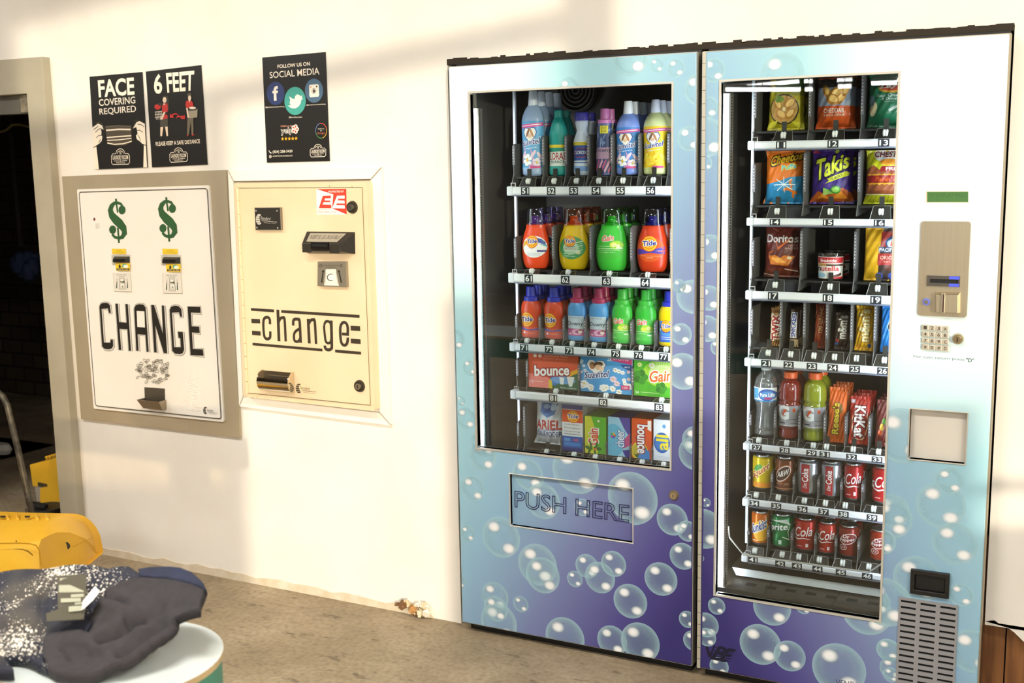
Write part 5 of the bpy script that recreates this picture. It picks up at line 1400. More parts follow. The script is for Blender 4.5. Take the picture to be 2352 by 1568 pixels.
def art17(a):
    a.rect(-0.5, 0, 0.5, 1, '#5c2018'); a.rect(-0.5, 0.0, 0.5, 0.18, '#6c3020')
    a.text('Doritos', ((-0.42, 0.66), (0.44, 0.66), (0.44, 0.80), (-0.42, 0.80)), '#d4d0d0', bold=0.04); a.stroke([(-0.14, 0.68), (-0.08, 0.54), (0.24, 0.72)], [0.03, 0.05, 0.02], '#c85c1c')
    a.text('SPICY', (0.2, 0.58, 0.44, 0.62), '#c8a0a0'); a.text('NACHO', (0.12, 0.53, 0.44, 0.57), '#c8a0a0')
    a.poly([(-0.36, 0.4), (-0.28, 0.24), (0.2, 0.22), (0.38, 0.4), (0.1, 0.42), (0.0, 0.37), (-0.16, 0.42)], '#c8701c'); a.poly([(-0.3, 0.38), (-0.1, 0.28), (0.16, 0.28), (0.0, 0.36)], '#e09c3c'); a.ell(0.24, 0.37, 0.06, 0.03, '#e8d8b8', 8)
    a.stroke([(-0.2, 0.5), (-0.34, 0.46), (-0.34, 0.36)], 0.02, '#b85c1c'); a.stroke([(-0.3, 0.92), (-0.1, 0.86)], 0.012, '#a86858'); a.stroke([(0.1, 0.16), (0.44, 0.12)], 0.02, '#e0c0b8'); a.stroke([(-0.5, 0.06), (-0.2, 0.03)], 0.02, '#e0c0b0')
bag_item('snack_bag', 'bag', 'dark red tortilla chip bag in lane 17', '17', 1746, 1840, 516, S3, 0.07, '#5c2018', art17, rows=2, short='dark red chip bag', flare=0.1, seed=7)
# cup with clear lid, lane 18
xc, W, Hh = span(1880, 1940, 579, S3, 579, YP + 0.035, '18')
cup = thing('snack_cup', 'small round tub of breadsticks and spread with clear lid in lane 18', 'tub', (xc, YP + 0.035, S3 + LIFT), 'goods in lane 18')
b = MB(); b.lathe([(W * 0.44, 0), (W * 0.46, 0.002), (W * 0.5, Hh * 0.9), (W * 0.47, Hh * 0.9), (W * 0.43, 0.004), (0, 0.004)], mat('#3a2a20', 0.35), 32); b.build('tub', cup, smooth=40)
b = MB(); b.lathe([(W * 0.51, Hh * 0.88), (W * 0.52, Hh * 0.9), (W * 0.51, Hh * 0.99), (W * 0.48, Hh), (0, Hh * 0.99)], clear_mat('tub_lid', '#e8e4e0', 0.05, 0.08), 32); b.build('lid', cup, smooth=40)
def cfn(u, v, h):
    r = W * (0.46 + 0.04 * v); x = max(-0.98 * r, min(0.98 * r, u * W)); y = -math.sqrt(r * r - x * x); return (x * (1 + h / r), y * (1 + h / r), v * Hh * 0.9)
a = Art(cfn, du=0.03, lim=(-0.49, 0.49, 0, 1), eps=0.00005, base=0.0005)
a.rect(-0.48, 0.06, 0.48, 0.96, '#e8e6e4'); a.rect(-0.48, 0.7, 0.48, 0.94, '#b8242c'); a.rect(-0.3, 0.58, 0.48, 0.66, '#4c3424'); a.text('Breadsticks', (-0.32, 0.74, 0.28, 0.87), '#f4ecec', bold=0.03)
for i in range(5): a.rect(-0.42 + 0.07 * i, 0.56, -0.37 + 0.07 * i, 0.7, '#d8a85c')
a.text('n', (-0.42, 0.38, -0.3, 0.52), '#221c1c', bold=0.04); a.text('utella', (-0.27, 0.38, 0.36, 0.58), '#c0242c', bold=0.04); a.ell(-0.28, 0.2, 0.18, 0.1, '#9cc8e4', 12); a.poly([(0.1, 0.16), (0.42, 0.3), (0.42, 0.2), (0.2, 0.08)], '#4c2c1c'); a.rect(0.06, 0.06, 0.48, 0.14, '#b8242c')
a.build('label', cup)
place_rows(cup, 0, 2, lambda i: 'small round tub with clear lid, standing behind the front tub', W + 0.02)
def art19(a):
    a.rect(-0.5, 0, 0.5, 1, '#d8a41c'); a.poly([(-0.14, 0), (0.5, 0), (0.5, 1), (-0.04, 1), (-0.1, 0.5)], '#3a2c28'); a.poly([(-0.08, 0.92), (0.5, 0.95), (0.5, 0.62), (-0.06, 0.62)], '#8c2c24')
    a.ell(0.26, 0.72, 0.22, 0.12, '#24507c', 20); a.ell(0.26, 0.71, 0.18, 0.09, '#b8c8d0', 18); a.poly([(0.16, 0.66), (0.2, 0.78), (0.22, 0.68), (0.3, 0.68), (0.32, 0.78), (0.36, 0.66)], '#b8402c')
    a.rect(-0.12, 0.54, 0.5, 0.64, '#2c3c5c'); a.text('PACIFIC GOLD', (-0.1, 0.555, 0.7, 0.62), '#e0e0dc', bold=0.03); a.rect(-0.14, 0.3, 0.5, 0.52, '#9c2c28'); a.text('ORIGINAL', (-0.08, 0.41, 0.5, 0.475), '#e8b8a8', bold=0.02); a.text('BEEF JERKY', (0.02, 0.345, 0.44, 0.38), '#e8b8a8')
    a.ell(-0.1, 0.09, 0.1, 0.07, '#3a4c9c', 14); a.ell(0.22, 0.09, 0.1, 0.07, '#3a4c9c', 14); a.ell(0.16, 0.24, 0.14, 0.05, '#5c3426', 12)
bag_item('jerky_pouch', 'pouch', 'dark pouch of dried beef with gold left edge in lane 19', '19', 1983, 2078, 524, S3, 0.04, '#d8a41c', art19, rows=2, short='gold edged jerky pouch', flare=0.02, seed=8)

# --- candy bars, standing in the lanes
def bar(name, label, lane, xl, xr, yt, zb, base, txt, tcol, rim, art=None, up=False, flare=0.06, thick=0.022, bold=0.06, box=(-0.26, 0.2, 0.26, 0.85), lean=0.12, short=None, y0=None, rows=3, seed=3, turn=0.0):
    def f(a):
        a.rect(-0.5, 0, 0.5, 1, base)
        if art: art(a)
        if txt: a.vtext(txt, box, tcol, up=up, bold=bold, rim=(rim, bold + 0.06) if rim else None)
    r = bag_item(name, 'candy bar', label, lane, xl, xr, yt, zb, thick, base, f, rows=rows, short=short or label.split(' in lane')[0], lean=lean, flare=flare, pinch=0.07, y0=y0, seed=seed, turn=turn)
    return r
def gold_ends(c1, lo=0.16, hi=0.86):
    def f(a): a.rect(-0.5, 0, 0.5, lo, c1); a.rect(-0.5, hi, 0.5, 1, c1)
    return f
bar('candy_bar', 'gold and red candy bar in lane 21', '21', 1767, 1794, 708, S4, '#caa05a', 'TWIX', '#b01c24', '#f4ecdc', gold_ends('#8a5a24'), up=True, box=(-0.32, 0.16, 0.36, 0.80), bold=0.07)
bar('candy_bar', 'brown and white candy bar in lane 22', '22', 1812, 1834, 711, S4, '#4c3226', 'SNICKERS', '#2c48b0', '#f4f0f0', lambda a: (a.rect(-0.46, 0.24, 0.3, 0.92, '#e6e4ea'), a.rect(-0.5, 0.0, 0.5, 0.2, '#b8a07c')), up=True, box=(-0.34, 0.27, 0.18, 0.9), bold=0.05)
bar('candy_bar', 'rust red candy bar in lane 23', '23', 1869, 1897, 700, S4, '#7c2c14', '100 GRAND', '#d8a878', None, lambda a: a.rect(-0.4, 0.2, 0.3, 0.98, '#8c3818'), up=True, box=(-0.12, 0.36, 0.22, 0.96), bold=0.03)
bar('candy_bag', 'dark brown sweets packet in lane 24', '24', 1913, 1953, 720, S4, '#2e211b', "m&m's", '#e0dcdc', '#5a4a40', lambda a: (a.ell(-0.28, 0.24, 0.14, 0.05, '#a83c2c', 10), a.ell(-0.34, 0.16, 0.12, 0.045, '#3c5c9c', 10)), up=True, box=(-0.28, 0.3, 0.3, 0.92), bold=0.05, thick=0.03, flare=0.12)
bar('candy_bag', 'yellow sweets packet in lane 25', '25', 1961, 2011, 704, S4, '#dba418', "m&m's", '#f0e0b0', '#a87c28', lambda a: (a.ell(0.3, 0.12, 0.1, 0.05, '#3c5c9c', 10), a.ell(-0.3, 0.1, 0.14, 0.05, '#c87c1c', 10)), up=True, box=(-0.26, 0.22, 0.28, 0.92), bold=0.05, thick=0.034, flare=0.14, lean=0.05)
bar('cookie_packet', 'bright blue cookie packet in lane 26', '26', 2021, 2072, 702, S4, '#1f74c0', 'OREO', '#f0f4f8', '#1a3c8c', lambda a: (a.ell(0.05, 0.55, 0.22, 0.12, '#c8d4dc', 16), a.ell(0.05, 0.55, 0.19, 0.1, '#2a2220', 16)), up=True, box=(0.1, 0.2, 0.42, 0.5), bold=0.05, thick=0.03)
bar('candy_bar', 'orange peanut butter candy packet in lane 31', '31', 1905, 1950, 893, S5, '#e0661c', "Reese's", '#f0d83a', '#7a4a14', lambda a: (a.rect(0.12, 0.1, 0.16, 0.9, '#b84c14'), a.ell(0.22, 0.62, 0.1, 0.09, '#8c6a2c', 10)), up=True, box=(-0.26, 0.16, 0.12, 0.72), bold=0.05, lean=0.12)
bar('candy_bar', 'red wafer candy packet in lane 32', '32', 1953, 2007, 914, S5, '#b02a1c', 'KitKat', '#f8f2f0', '#7c1410', lambda a: (a.ell(0.05, 0.45, 0.42, 0.38, '#e8c49c', 24, 0.2), a.ell(0.06, 0.45, 0.37, 0.34, '#b82c1e', 24, 0.2), a.rect(-0.46, 0.86, -0.24, 0.93, '#d8ccd8'), a.rect(-0.5, 0.0, 0.5, 0.1, '#c8381f')), up=False, box=(-0.22, 0.16, 0.3, 0.8), bold=0.05, lean=0.1, thick=0.026)
bar('candy_bar', 'dark red almond candy packet in lane 33', '33', 2010, 2062, 922, S5, '#5c1814', 'Whatchamacallit', '#e8d8c8', None, lambda a: (a.ell(-0.2, 0.42, 0.1, 0.08, '#c8a43a', 10), a.ell(-0.1, 0.55, 0.1, 0.07, '#4c7c2c', 10), a.ell(-0.28, 0.3, 0.1, 0.06, '#b84c1c', 10)), up=True, box=(0.06, 0.14, 0.3, 0.86), bold=0.02, lean=0.1)

# --- bottled drinks
kw = N('water_bottle')
wt = kw.n('ShaderNodeBsdfTransparent'); wt.inputs[0].default_value = rgb('#dfe4e6')
wd = kw.n('ShaderNodeBsdfDiffuse'); wd.inputs[0].default_value = rgb('#c4cacc')
wg = kw.n('ShaderNodeBsdfGlossy'); wg.inputs['Roughness'].default_value = 0.08
w1 = kw.n('ShaderNodeMixShader'); w1.inputs[0].default_value = 0.22; kw.l(wt.outputs[0], w1.inputs[1]); kw.l(wd.outputs[0], w1.inputs[2])
wl = kw.n('ShaderNodeLayerWeight', i_Blend=0.4); w2 = kw.n('ShaderNodeMixShader')
kw.l(kw.math('MULTIPLY_ADD', wl.outputs['Facing'], 0.5, 0.1), w2.inputs[0]); kw.l(w1.outputs[0], w2.inputs[1]); kw.l(wg.outputs[0], w2.inputs[2]); kw.l(w2.outputs[0], kw.out.inputs[0])
water_m = kw.m
P_WATER = [(0.75, 0), (0.9, 0.015), (0.98, 0.05), (0.9, 0.09), (1, 0.13), (0.93, 0.2), (0.8, 0.36), (0.86, 0.45), (0.97, 0.52), (1, 0.6), (1, 0.72), (0.95, 0.78), (0.7, 0.87), (0.42, 0.925), (0.38, 0.95)]
def water_art(a):
    a.rect(-0.5, 0.51, 0.5, 0.71, '#e4ecf2'); a.rect(-0.5, 0.51, 0.5, 0.53, '#3c8cc8'); a.poly([(-0.5, 0.54), (-0.2, 0.56), (-0.2, 0.70), (-0.5, 0.69)], '#5ca8d4'); a.ell(0.16, 0.61, 0.36, 0.085, '#2c5cb0', 20); a.ell(0.18, 0.6, 0.3, 0.06, '#4c8cd0', 18); a.text('Pure Life', (-0.12, 0.585, 0.44, 0.635), '#ffffff', bold=0.04); a.ell(0.2, 0.56, 0.16, 0.018, '#b0407c', 12)
round_item('water_bottle', 'bottle', 'clear ribbed water bottle with a blue and white label in lane 27', '27', 1739, 1793, 840, S5, P_WATER, water_m, water_art, [(0.42, 0.945), (0.44, 0.95), (0.43, 0.995), (0.4, 1), (0, 1)], mat('#b8bcc0', 0.4), rows=2, short='clear water bottle')
P_GAT = [(0.8, 0), (0.95, 0.015), (1, 0.06), (0.97, 0.14), (1, 0.18), (0.98, 0.32), (1, 0.5), (1, 0.52), (0.9, 0.56), (1, 0.6), (0.98, 0.68), (0.97, 0.75), (0.85, 0.84), (0.56, 0.895), (0.52, 0.915)]
def gat_art(c):
    def f(a):
        a.rect(-0.5, 0.15, 0.5, 0.51, '#a8a6ae'); a.rect(-0.5, 0.15, 0.5, 0.2, c); a.rect(-0.5, 0.205, 0.5, 0.215, '#d8d8dc')
        a.text('G', (-0.42, 0.31, 0.04, 0.5), '#f4f4f6', bold=0.09); a.poly([(-0.2, 0.44), (-0.06, 0.45), (-0.18, 0.36), (-0.26, 0.38), (-0.18, 0.4)], '#e0561c'); a.poly([(-0.16, 0.45), (-0.02, 0.46), (-0.1, 0.4)], '#e0561c')
        a.rect(0.22, 0.42, 0.32, 0.47, '#e0561c'); a.rect(0.12, 0.24, 0.38, 0.25, '#6a6a74'); a.rect(0.12, 0.3, 0.38, 0.31, '#6a6a74'); a.rect(-0.36, 0.24, -0.08, 0.255, '#3c3c44')
    return f
def drink_mat(name, c):
    k = N(name); k.b.inputs['Base Color'].default_value = rgb(c); k.b.inputs['Roughness'].default_value = 0.12; k.b.inputs['Coat Weight'].default_value = 0.6; k.b.inputs['Coat Roughness'].default_value = 0.05
    return k.m
C_GAT = [(0.56, 0.905), (0.6, 0.91), (0.6, 0.985), (0.56, 1.0), (0, 1.0)]
round_item('sports_drink_bottle', 'bottle', 'dark red sports drink bottle with orange cap in lane 28', '28', 1794, 1846, 853, S5, P_GAT, drink_mat('red_drink', '#7c2018'), gat_art('#6c2420'), C_GAT, mat('#e8622c', 0.35), rows=2, short='dark red sports drink bottle')
round_item('sports_drink_bottle', 'bottle', 'yellow-green sports drink bottle with orange cap in lane 29', '29', 1852, 1909, 855, S5, P_GAT, drink_mat('lime_drink', '#8c9424'), gat_art('#7c8434'), C_GAT, mat('#e8622c', 0.35), rows=2, short='yellow-green sports drink bottle')

# --- cans
tin = mat('#b9bcc2', 0.25, 0.9)
def can(lane, xl, xr, yt, zb, color, art, label, short, rows=2, hfix=None, metal=0.35, rot=0.0):
    r = round_item('soda_can', 'can', label, lane, xl, xr, yt, zb, P_CAN, tin, None, rows=1, hfix=hfix, smooth_n=1)
    W = max(v.co.x for v in r.children[0].data.vertices) * 2; Hh = max(v.co.z for v in r.children[0].data.vertices) / 0.985
    b = MB(); R = W / 2
    b.lathe([(0.985 * R, 0.085 * Hh), (1.006 * R, 0.1 * Hh), (1.006 * R, 0.882 * Hh), (0.978 * R, 0.912 * Hh), (0.87 * R, 0.95 * Hh)], mat(color, 0.26, metal), 36); b.build('printed_wrap', r, smooth=40)
    def fn(u, v, h):
        rr = R * 1.007 + h; t = u * 2.0
        return (rr * math.sin(t), -rr * math.cos(t), v * Hh)
    a = Art(fn, du=0.03, lim=(-0.78, 0.78, 0.1, 0.88), eps=0.00005, base=0.0005); art(a); a.build('label', r)
    b = MB(); b.lathe([(0.2 * R, 0.966 * Hh), (0.22 * R, 0.972 * Hh), (0.3 * R, 0.972 * Hh), (0.32 * R, 0.966 * Hh)], tin, 14, 1, 1.4, c=(0, -0.15 * R, 0)); b.build('pull_tab', r)
    r.rotation_euler.z = rot
    place_rows(r, 0, rows, lambda i: '%s, %s in line behind %s' % (short, ORD[i], WHERE.get(lane, 'the front one of lane ' + lane)), W + 0.004)
    return r
def squirt(a):
    a.rect(-0.78, 0.1, 0.78, 0.24, '#d8881c'); a.ell(-0.2, 0.62, 0.2, 0.09, '#3c8c3c', 14, 0.5); a.ell(0.0, 0.68, 0.12, 0.06, '#4fa04c', 12, -0.5); a.text('Squirt', ((-0.42, 0.26), (0.40, 0.58), (0.40, 0.82), (-0.42, 0.50)), '#b03c2c', bold=0.05, rim=('#f4e8a0', 0.09), shear=0.1)
can('34', 1737, 1786, 1041, S6, '#dcc01c', squirt, 'yellow soda can with slanted red lettering in lane 34', 'yellow soda can')
def aw(a):
    a.ell(0.0, 0.55, 0.44, 0.21, '#c45c24', 26, 0.35); a.ell(0.0, 0.55, 0.41, 0.19, '#efe8e0', 26, 0.35); a.ell(0.0, 0.55, 0.38, 0.165, '#4c2414', 26, 0.35); a.text('A&W', ((-0.3, 0.42), (0.28, 0.55), (0.30, 0.70), (-0.28, 0.57)), '#f2ede8', bold=0.05); a.text('ROOT BEER', (-0.3, 0.24, 0.3, 0.3), '#c49a7c'); a.rect(-0.78, 0.12, 0.78, 0.15, '#b07a54')
can('35', 1789, 1836, 1046, S6, '#7a4224', aw, 'brown soda can with white oval emblem in lane 35', 'brown soda can')
def dcoke(a):
    a.rect(-0.24, 0.1, 0.14, 0.88, '#a81c28'); a.vtext('Coke', (-0.19, 0.40, 0.09, 0.76), '#f4f2f2', bold=0.04); a.vtext('Diet', (-0.14, 0.22, 0.04, 0.37), '#f0e4e4', bold=0.01, shear=0.3)
can('36', 1840, 1892, 1051, S6, '#b4b6be', dcoke, 'silver soda can with red stripe beside the brown can', 'silver soda can with red stripe', metal=0.8)
can('37', 1894, 1947, 1056, S6, '#b4b6be', dcoke, 'silver soda can with red stripe beside the red can', 'silver soda can with red stripe', metal=0.8)
def coke(shift=0.0, word=('Coca', 'Cola')):
    def f(a):
        a.text(word[1], ((-0.36 + shift, 0.44), (0.5 + shift, 0.50), (0.5 + shift, 0.78), (-0.36 + shift, 0.72)), '#f2ecec', bold=0.015, shear=0.25); a.text(word[0], ((-0.78 + shift, 0.42), (-0.42 + shift, 0.44), (-0.42 + shift, 0.70), (-0.78 + shift, 0.68)), '#f2ecec', bold=0.015, shear=0.25)
        a.stroke([(-0.5 + shift, 0.42), (-0.2 + shift, 0.37), (0.1 + shift, 0.42), (0.4 + shift, 0.39)], [0.01, 0.04, 0.03, 0.01], '#f2ecec')
        a.rect(0.1, 0.16, 0.22, 0.26, '#e8d4d4'); a.rect(-0.3, 0.17, -0.04, 0.19, '#e0a8a8')
    return f
can('38', 1951, 2004, 1061, S6, '#b01c20', coke(), 'red soda can with white script beside the silver cans', 'red soda can')
can('39', 2005, 2057, 1067, S6, '#b01c20', coke(0.05), 'red soda can with white script at the right end above the bottom tray', 'red soda can')
def sunkist(a):
    a.ell(0.15, 0.45, 0.5, 0.3, '#f0b42c', 26); a.text('Sunkist', ((-0.42, 0.34), (0.46, 0.56), (0.46, 0.82), (-0.42, 0.60)), '#2c4c9c', bold=0.05, rim=('#f4f0e4', 0.09), shear=0.15); a.rect(-0.3, 0.15, 0.1, 0.17, '#f4d8a4')
ch = 0.125
can('41', 1734, 1784, 1170, S7, '#d8701c', sunkist, 'orange soda can with blue lettering in lane 41', 'orange soda can')
def sprite(a):
    a.poly([(-0.5, 0.8), (0.3, 0.88), (0.5, 0.7), (0.1, 0.78)], '#e8f0ea'); a.text('Sprite', ((-0.72, 0.44), (0.34, 0.52), (0.34, 0.76), (-0.72, 0.68)), '#f0f6f0', bold=0.04, rim=('#0c5c34', 0.08)); a.stroke([(0.1, 0.36), (0.44, 0.28), (0.36, 0.5), (0.5, 0.74)], [0.02, 0.05, 0.04, 0.02], '#dcecdc'); a.rect(-0.06, 0.14, 0.08, 0.26, '#c8e0d0')
can('42', 1786, 1838, 1177, S7, '#128044', sprite, 'green soda can in lane 42', 'green soda can')
can('43', 1838, 1890, 1186, S7, '#b82418', coke(-0.1, ('Coca', 'Cola')), 'red soda can on the bottom tray, beside the green can', 'red soda can')
can('44', 1890, 1939, 1195, S7, '#b82418', coke(0.0, ('Coca', 'Cola')), 'red soda can on the bottom tray, beside the maroon can', 'red soda can')
def pepper(a):
    a.ell(0.05, 0.6, 0.42, 0.17, '#e4d0cc', 24, 0.15); a.ell(0.05, 0.6, 0.39, 0.145, '#7c1818', 24, 0.15); a.text('Dr', (-0.2, 0.62, 0.1, 0.73), '#f0e6e4', bold=0.04); a.text('Pepper', ((-0.38, 0.48), (0.36, 0.53), (0.36, 0.64), (-0.38, 0.59)), '#f0e6e4', bold=0.04); a.ell(-0.2, 0.33, 0.2, 0.09, '#d8bcb8', 18); a.ell(-0.2, 0.33, 0.17, 0.07, '#7c1818', 18); a.text('23', (-0.3, 0.3, -0.1, 0.36), '#f0e6e4')
can('45', 1943, 1993, 1204, S7, '#86201a', pepper, 'maroon soda can with white oval emblem in lane 45', 'maroon soda can')
can('46', 1999, 2049, 1212, S7, '#9c3018', pepper, 'brick red soda can at the right end of the bottom tray, lane 46', 'brick red soda can')
# ------------------------------------------------------------------ posters
def plain_board(name, label, k, corners, y1=-0.001, th=0.004, color='#171512', group=None):
    t = thing(name, label, 'poster', (at(*k(*corners[3]), 0).x, 0, at(*k(*corners[3]), 0).z), group)
    b = MB(); b.prism(pxquad(k, corners, y1 - th), y1 - th, y1, mat(color, 0.4)); b.build('board', t)
    return t
def crest(a, tl, tr, br, bl, m='#efe6d4'):
    def q(u, v):
        return tuple(tl[i] * (1 - u) * v + tr[i] * u * v + br[i] * u * (1 - v) + bl[i] * (1 - u) * (1 - v) for i in (0, 1))
    w = abs(tr[0] - tl[0]) * 0.035
    a.pstroke([q(u, v) for u, v in ((0.06, 0.0), (0.94, 0.0), (0.95, 0.06), (1, 0.08), (1, 0.56), (0.95, 0.58), (0.94, 0.66), (0.76, 0.66), (0.7, 0.84), (0.6, 0.94), (0.5, 0.97), (0.4, 0.94), (0.3, 0.84), (0.24, 0.66), (0.06, 0.66), (0.05, 0.58), (0, 0.56), (0, 0.08), (0.05, 0.06))], w, m, True)
    a.pstroke([q(u, v) for u, v in ((0.32, 0.66), (0.37, 0.78), (0.5, 0.84), (0.63, 0.78), (0.68, 0.66))], w * 0.9, m)
    a.ptext('THE', q(0.44, 0.76), q(0.56, 0.76), q(0.56, 0.62), q(0.44, 0.62), m, bold=0.03)
    a.ptext('LAUNDRY ROOM', q(0.08, 0.56), q(0.92, 0.56), q(0.92, 0.3), q(0.08, 0.3), m, bold=0.03)
    a.pstroke([q(0.14, 0.22), q(0.4, 0.22)], w * 0.7, m); a.pstroke([q(0.6, 0.22), q(0.86, 0.22)], w * 0.7, m)
    a.pstroke([q(0.46, 0.26), q(0.54, 0.26), q(0.54, 0.17), q(0.46, 0.17)], w * 0.8, m, True)
    a.ptext('WASH & FOLD', q(0.26, 0.15), q(0.74, 0.15), q(0.74, 0.07), q(0.26, 0.07), m)
kA = crop(190, 100, 0.1977)
cream = '#f4ead6'
p1 = plain_board('poster', 'black poster about face coverings with two hands holding a mask', kA, [(78, 385), (688, 330), (751, 1438), (140, 1462)])
a = PxArt(-0.005, kA)
a.ptext('FACE', (180, 432), (590, 398), (598, 588), (193, 620), cream, bold=0.05)
a.ptext('COVERING', (187, 650), (608, 614), (612, 694), (193, 725), cream, bold=0.02)
a.ptext('REQUIRED', (192, 757), (617, 718), (622, 806), (199, 838), cream, bold=0.02)
a.ppoly([(112, 975), (180, 928), (225, 950), (245, 1000), (212, 985), (220, 1030), (216, 1065), (230, 1080), (223, 1130), (195, 1160), (165, 1180), (126, 1205)], cream)
a.ppoly([(124, 1208), (160, 1198), (190, 1460), (140, 1461)], cream)
a.ppoly([(722, 932), (660, 898), (610, 925), (588, 985), (625, 970), (632, 1010), (640, 1045), (620, 1070), (630, 1110), (670, 1140), (700, 1170), (736, 1182)], cream)
a.ppoly([(712, 1172), (736, 1184), (750, 1437), (706, 1439)], cream)
for pts in ([(180, 960), (150, 985), (128, 1000)], [(212, 985), (180, 1000), (150, 1030)], [(216, 1065), (185, 1070), (160, 1095)], [(640, 935), (690, 945), (712, 968)], [(632, 1010), (665, 1005), (700, 1030)], [(640, 1060), (665, 1095), (672, 1135)], [(188, 1150), (212, 1110)], [(126, 1208), (165, 1190)], [(700, 1168), (738, 1184)]):
    a.pstroke(pts, 8, '#2a2620')
a.pstroke([(150, 925), (200, 912), (240, 950), (262, 1000)], 12, '#4a4132'); a.pstroke([(600, 900), (640, 885), (572, 1000)], 12, '#4a4132')
a.ppoly([(265, 965), (410, 952), (565, 962), (576, 1140), (505, 1180), (385, 1190), (290, 1165)], '#50483a')
a.pstroke([(268, 966), (410, 953), (564, 962)], 12, '#6a604e')
for pts, w in (([(276, 1008), (420, 996), (560, 998)], 18), ([(283, 1092), (425, 1080), (568, 1070)], 14), ([(286, 1124), (425, 1118), (570, 1100)], 10), ([(290, 1155), (370, 1170), (470, 1164), (576, 1134)], 12)):
    a.pstroke(pts, w, cream)
a.pstroke([(262, 1000), (240, 1090), (280, 1140)], 6, '#3d3629'); a.pstroke([(570, 1000), (600, 1090), (574, 1140)], 6, '#3d3629')
crest(a, (335, 1218), (545, 1212), (550, 1400), (340, 1405))
a.build('print', p1)
p2 = plain_board('poster', 'black poster about keeping six feet apart with two figures carrying laundry', kA, [(732, 325), (1372, 250), (1445, 1405), (805, 1438)])
a = PxArt(-0.005, kA)
a.ptext('6', (828, 368), (912, 360), (922, 572), (838, 580), cream, bold=0.05)
a.ptext('FEET', (972, 352), (1292, 323), (1285, 535), (988, 562), cream, bold=0.05)
skin = '#e8d2b8'
a.ppoly([(935, 610), (985, 605), (1005, 660), (1002, 780), (985, 790), (970, 700), (935, 640)], '#3a352e'); a.pell(952, 655, 22, 34, skin)
a.ppoly([(918, 702), (950, 692), (985, 700), (992, 760), (985, 795), (930, 800)], '#c8342c'); a.ppoly([(925, 880), (965, 820), (990, 838), (985, 875)], '#c8342c'); a.ppoly([(938, 800), (965, 790), (930, 880), (900, 885)], skin); a.pell(948, 704, 10, 8, cream)
a.pell(872, 735, 36, 32, '#c8342c'); a.pell(905, 705, 35, 16, '#3a352e')
for i in range(5):
    a.pstroke([(845 + 18 * i, 790), (858 + 16 * i, 885)], 5, cream)
for i in range(3):
    a.pstroke([(842, 795 + 32 * i), (928, 785 + 32 * i)], 5, cream)
a.ppoly([(902, 885), (995, 868), (992, 965), (905, 970)], '#4a453c'); a.ppoly([(905, 970), (940, 968), (925, 1075), (905, 1075)], skin); a.ppoly([(960, 966), (990, 964), (996, 1070), (978, 1075)], skin)
a.ppoly([(890, 1090), (915, 1070), (920, 1090)], '#3a352e'); a.ppoly([(970, 1080), (995, 1070), (992, 1095)], '#3a352e')
a.pell(1242, 600, 22, 26, '#57503f'); a.pell(1246, 634, 18, 30, skin)
a.ppoly([(1204, 672), (1240, 655), (1272, 668), (1288, 700), (1290, 735), (1215, 750), (1198, 720)], '#c8342c'); a.ppoly([(1205, 745), (1222, 748), (1240, 860), (1222, 862)], skin); a.ppoly([(1235, 655), (1255, 655), (1246, 685)], cream)
a.ppoly([(1230, 766), (1338, 755), (1335, 856), (1240, 868)], '#9d937f'); a.ppoly([(1230, 766), (1338, 755), (1320, 775), (1240, 784)], '#4a453c'); a.pell(1280, 748, 40, 14, cream)
a.ppoly([(1222, 870), (1290, 862), (1292, 1055), (1270, 1058), (1260, 900), (1240, 1058), (1217, 1060)], '#6a6353'); a.ppoly([(1215, 1075), (1216, 1058), (1240, 1070)], '#c8342c'); a.ppoly([(1272, 1056), (1294, 1054), (1306, 1066), (1274, 1068)], '#c8342c')
a.pstroke([(1045, 850), (1050, 825), (1090, 815), (1120, 835)], [16, 18, 14, 6], '#c8342c'); a.ppoly([(1020, 815), (1018, 862), (1070, 858)], '#c8342c')
a.pstroke([(1170, 845), (1150, 850), (1110, 845), (1088, 870)], [18, 18, 14, 6], '#c8342c'); a.ppoly([(1190, 828), (1195, 876), (1142, 874)], '#c8342c')
a.ptext('PLEASE KEEP A SAFE DISTANCE', (853, 1144), (1365, 1112), (1368, 1156), (857, 1190), cream, bold=0.03)
crest(a, (1014, 1208), (1220, 1200), (1224, 1368), (1020, 1380))
a.build('print', p2)
kB = crop(580, 100, 0.185)
p3 = plain_board('poster', 'black social media poster with three round icons above the cream change machine', kB, [(120, 173), (902, 105), (955, 1458), (178, 1478)])
a = PxArt(-0.005, kB)
a.ptext('FOLLOW US ON', (311, 264), (711, 226), (714, 272), (314, 307), cream, bold=0.03)
a.ptext('SOCIAL MEDIA', (213, 354), (827, 298), (831, 382), (217, 431), cream, bold=0.018)
a.pell(288, 618, 110, 145, '#2b3d6e', 32)
a.ppoly([(268, 710), (265, 618), (248, 618), (247, 588), (265, 585), (264, 565), (275, 538), (300, 526), (315, 528), (316, 560), (300, 562), (295, 572), (296, 585), (318, 582), (314, 614), (297, 616), (300, 708)], '#f6f0e2')
a.pell(530, 712, 133, 175, '#45a497', 36)
a.ppoly([(440, 770), (478, 768), (462, 735), (470, 700), (456, 655), (490, 680), (525, 690), (530, 655), (555, 630), (585, 640), (600, 655), (622, 640), (610, 670), (628, 685), (606, 700), (598, 745), (570, 785), (530, 805), (480, 800)], '#f8f2e4')
a.pell(765, 585, 113, 150, '#4d6a84', 32)
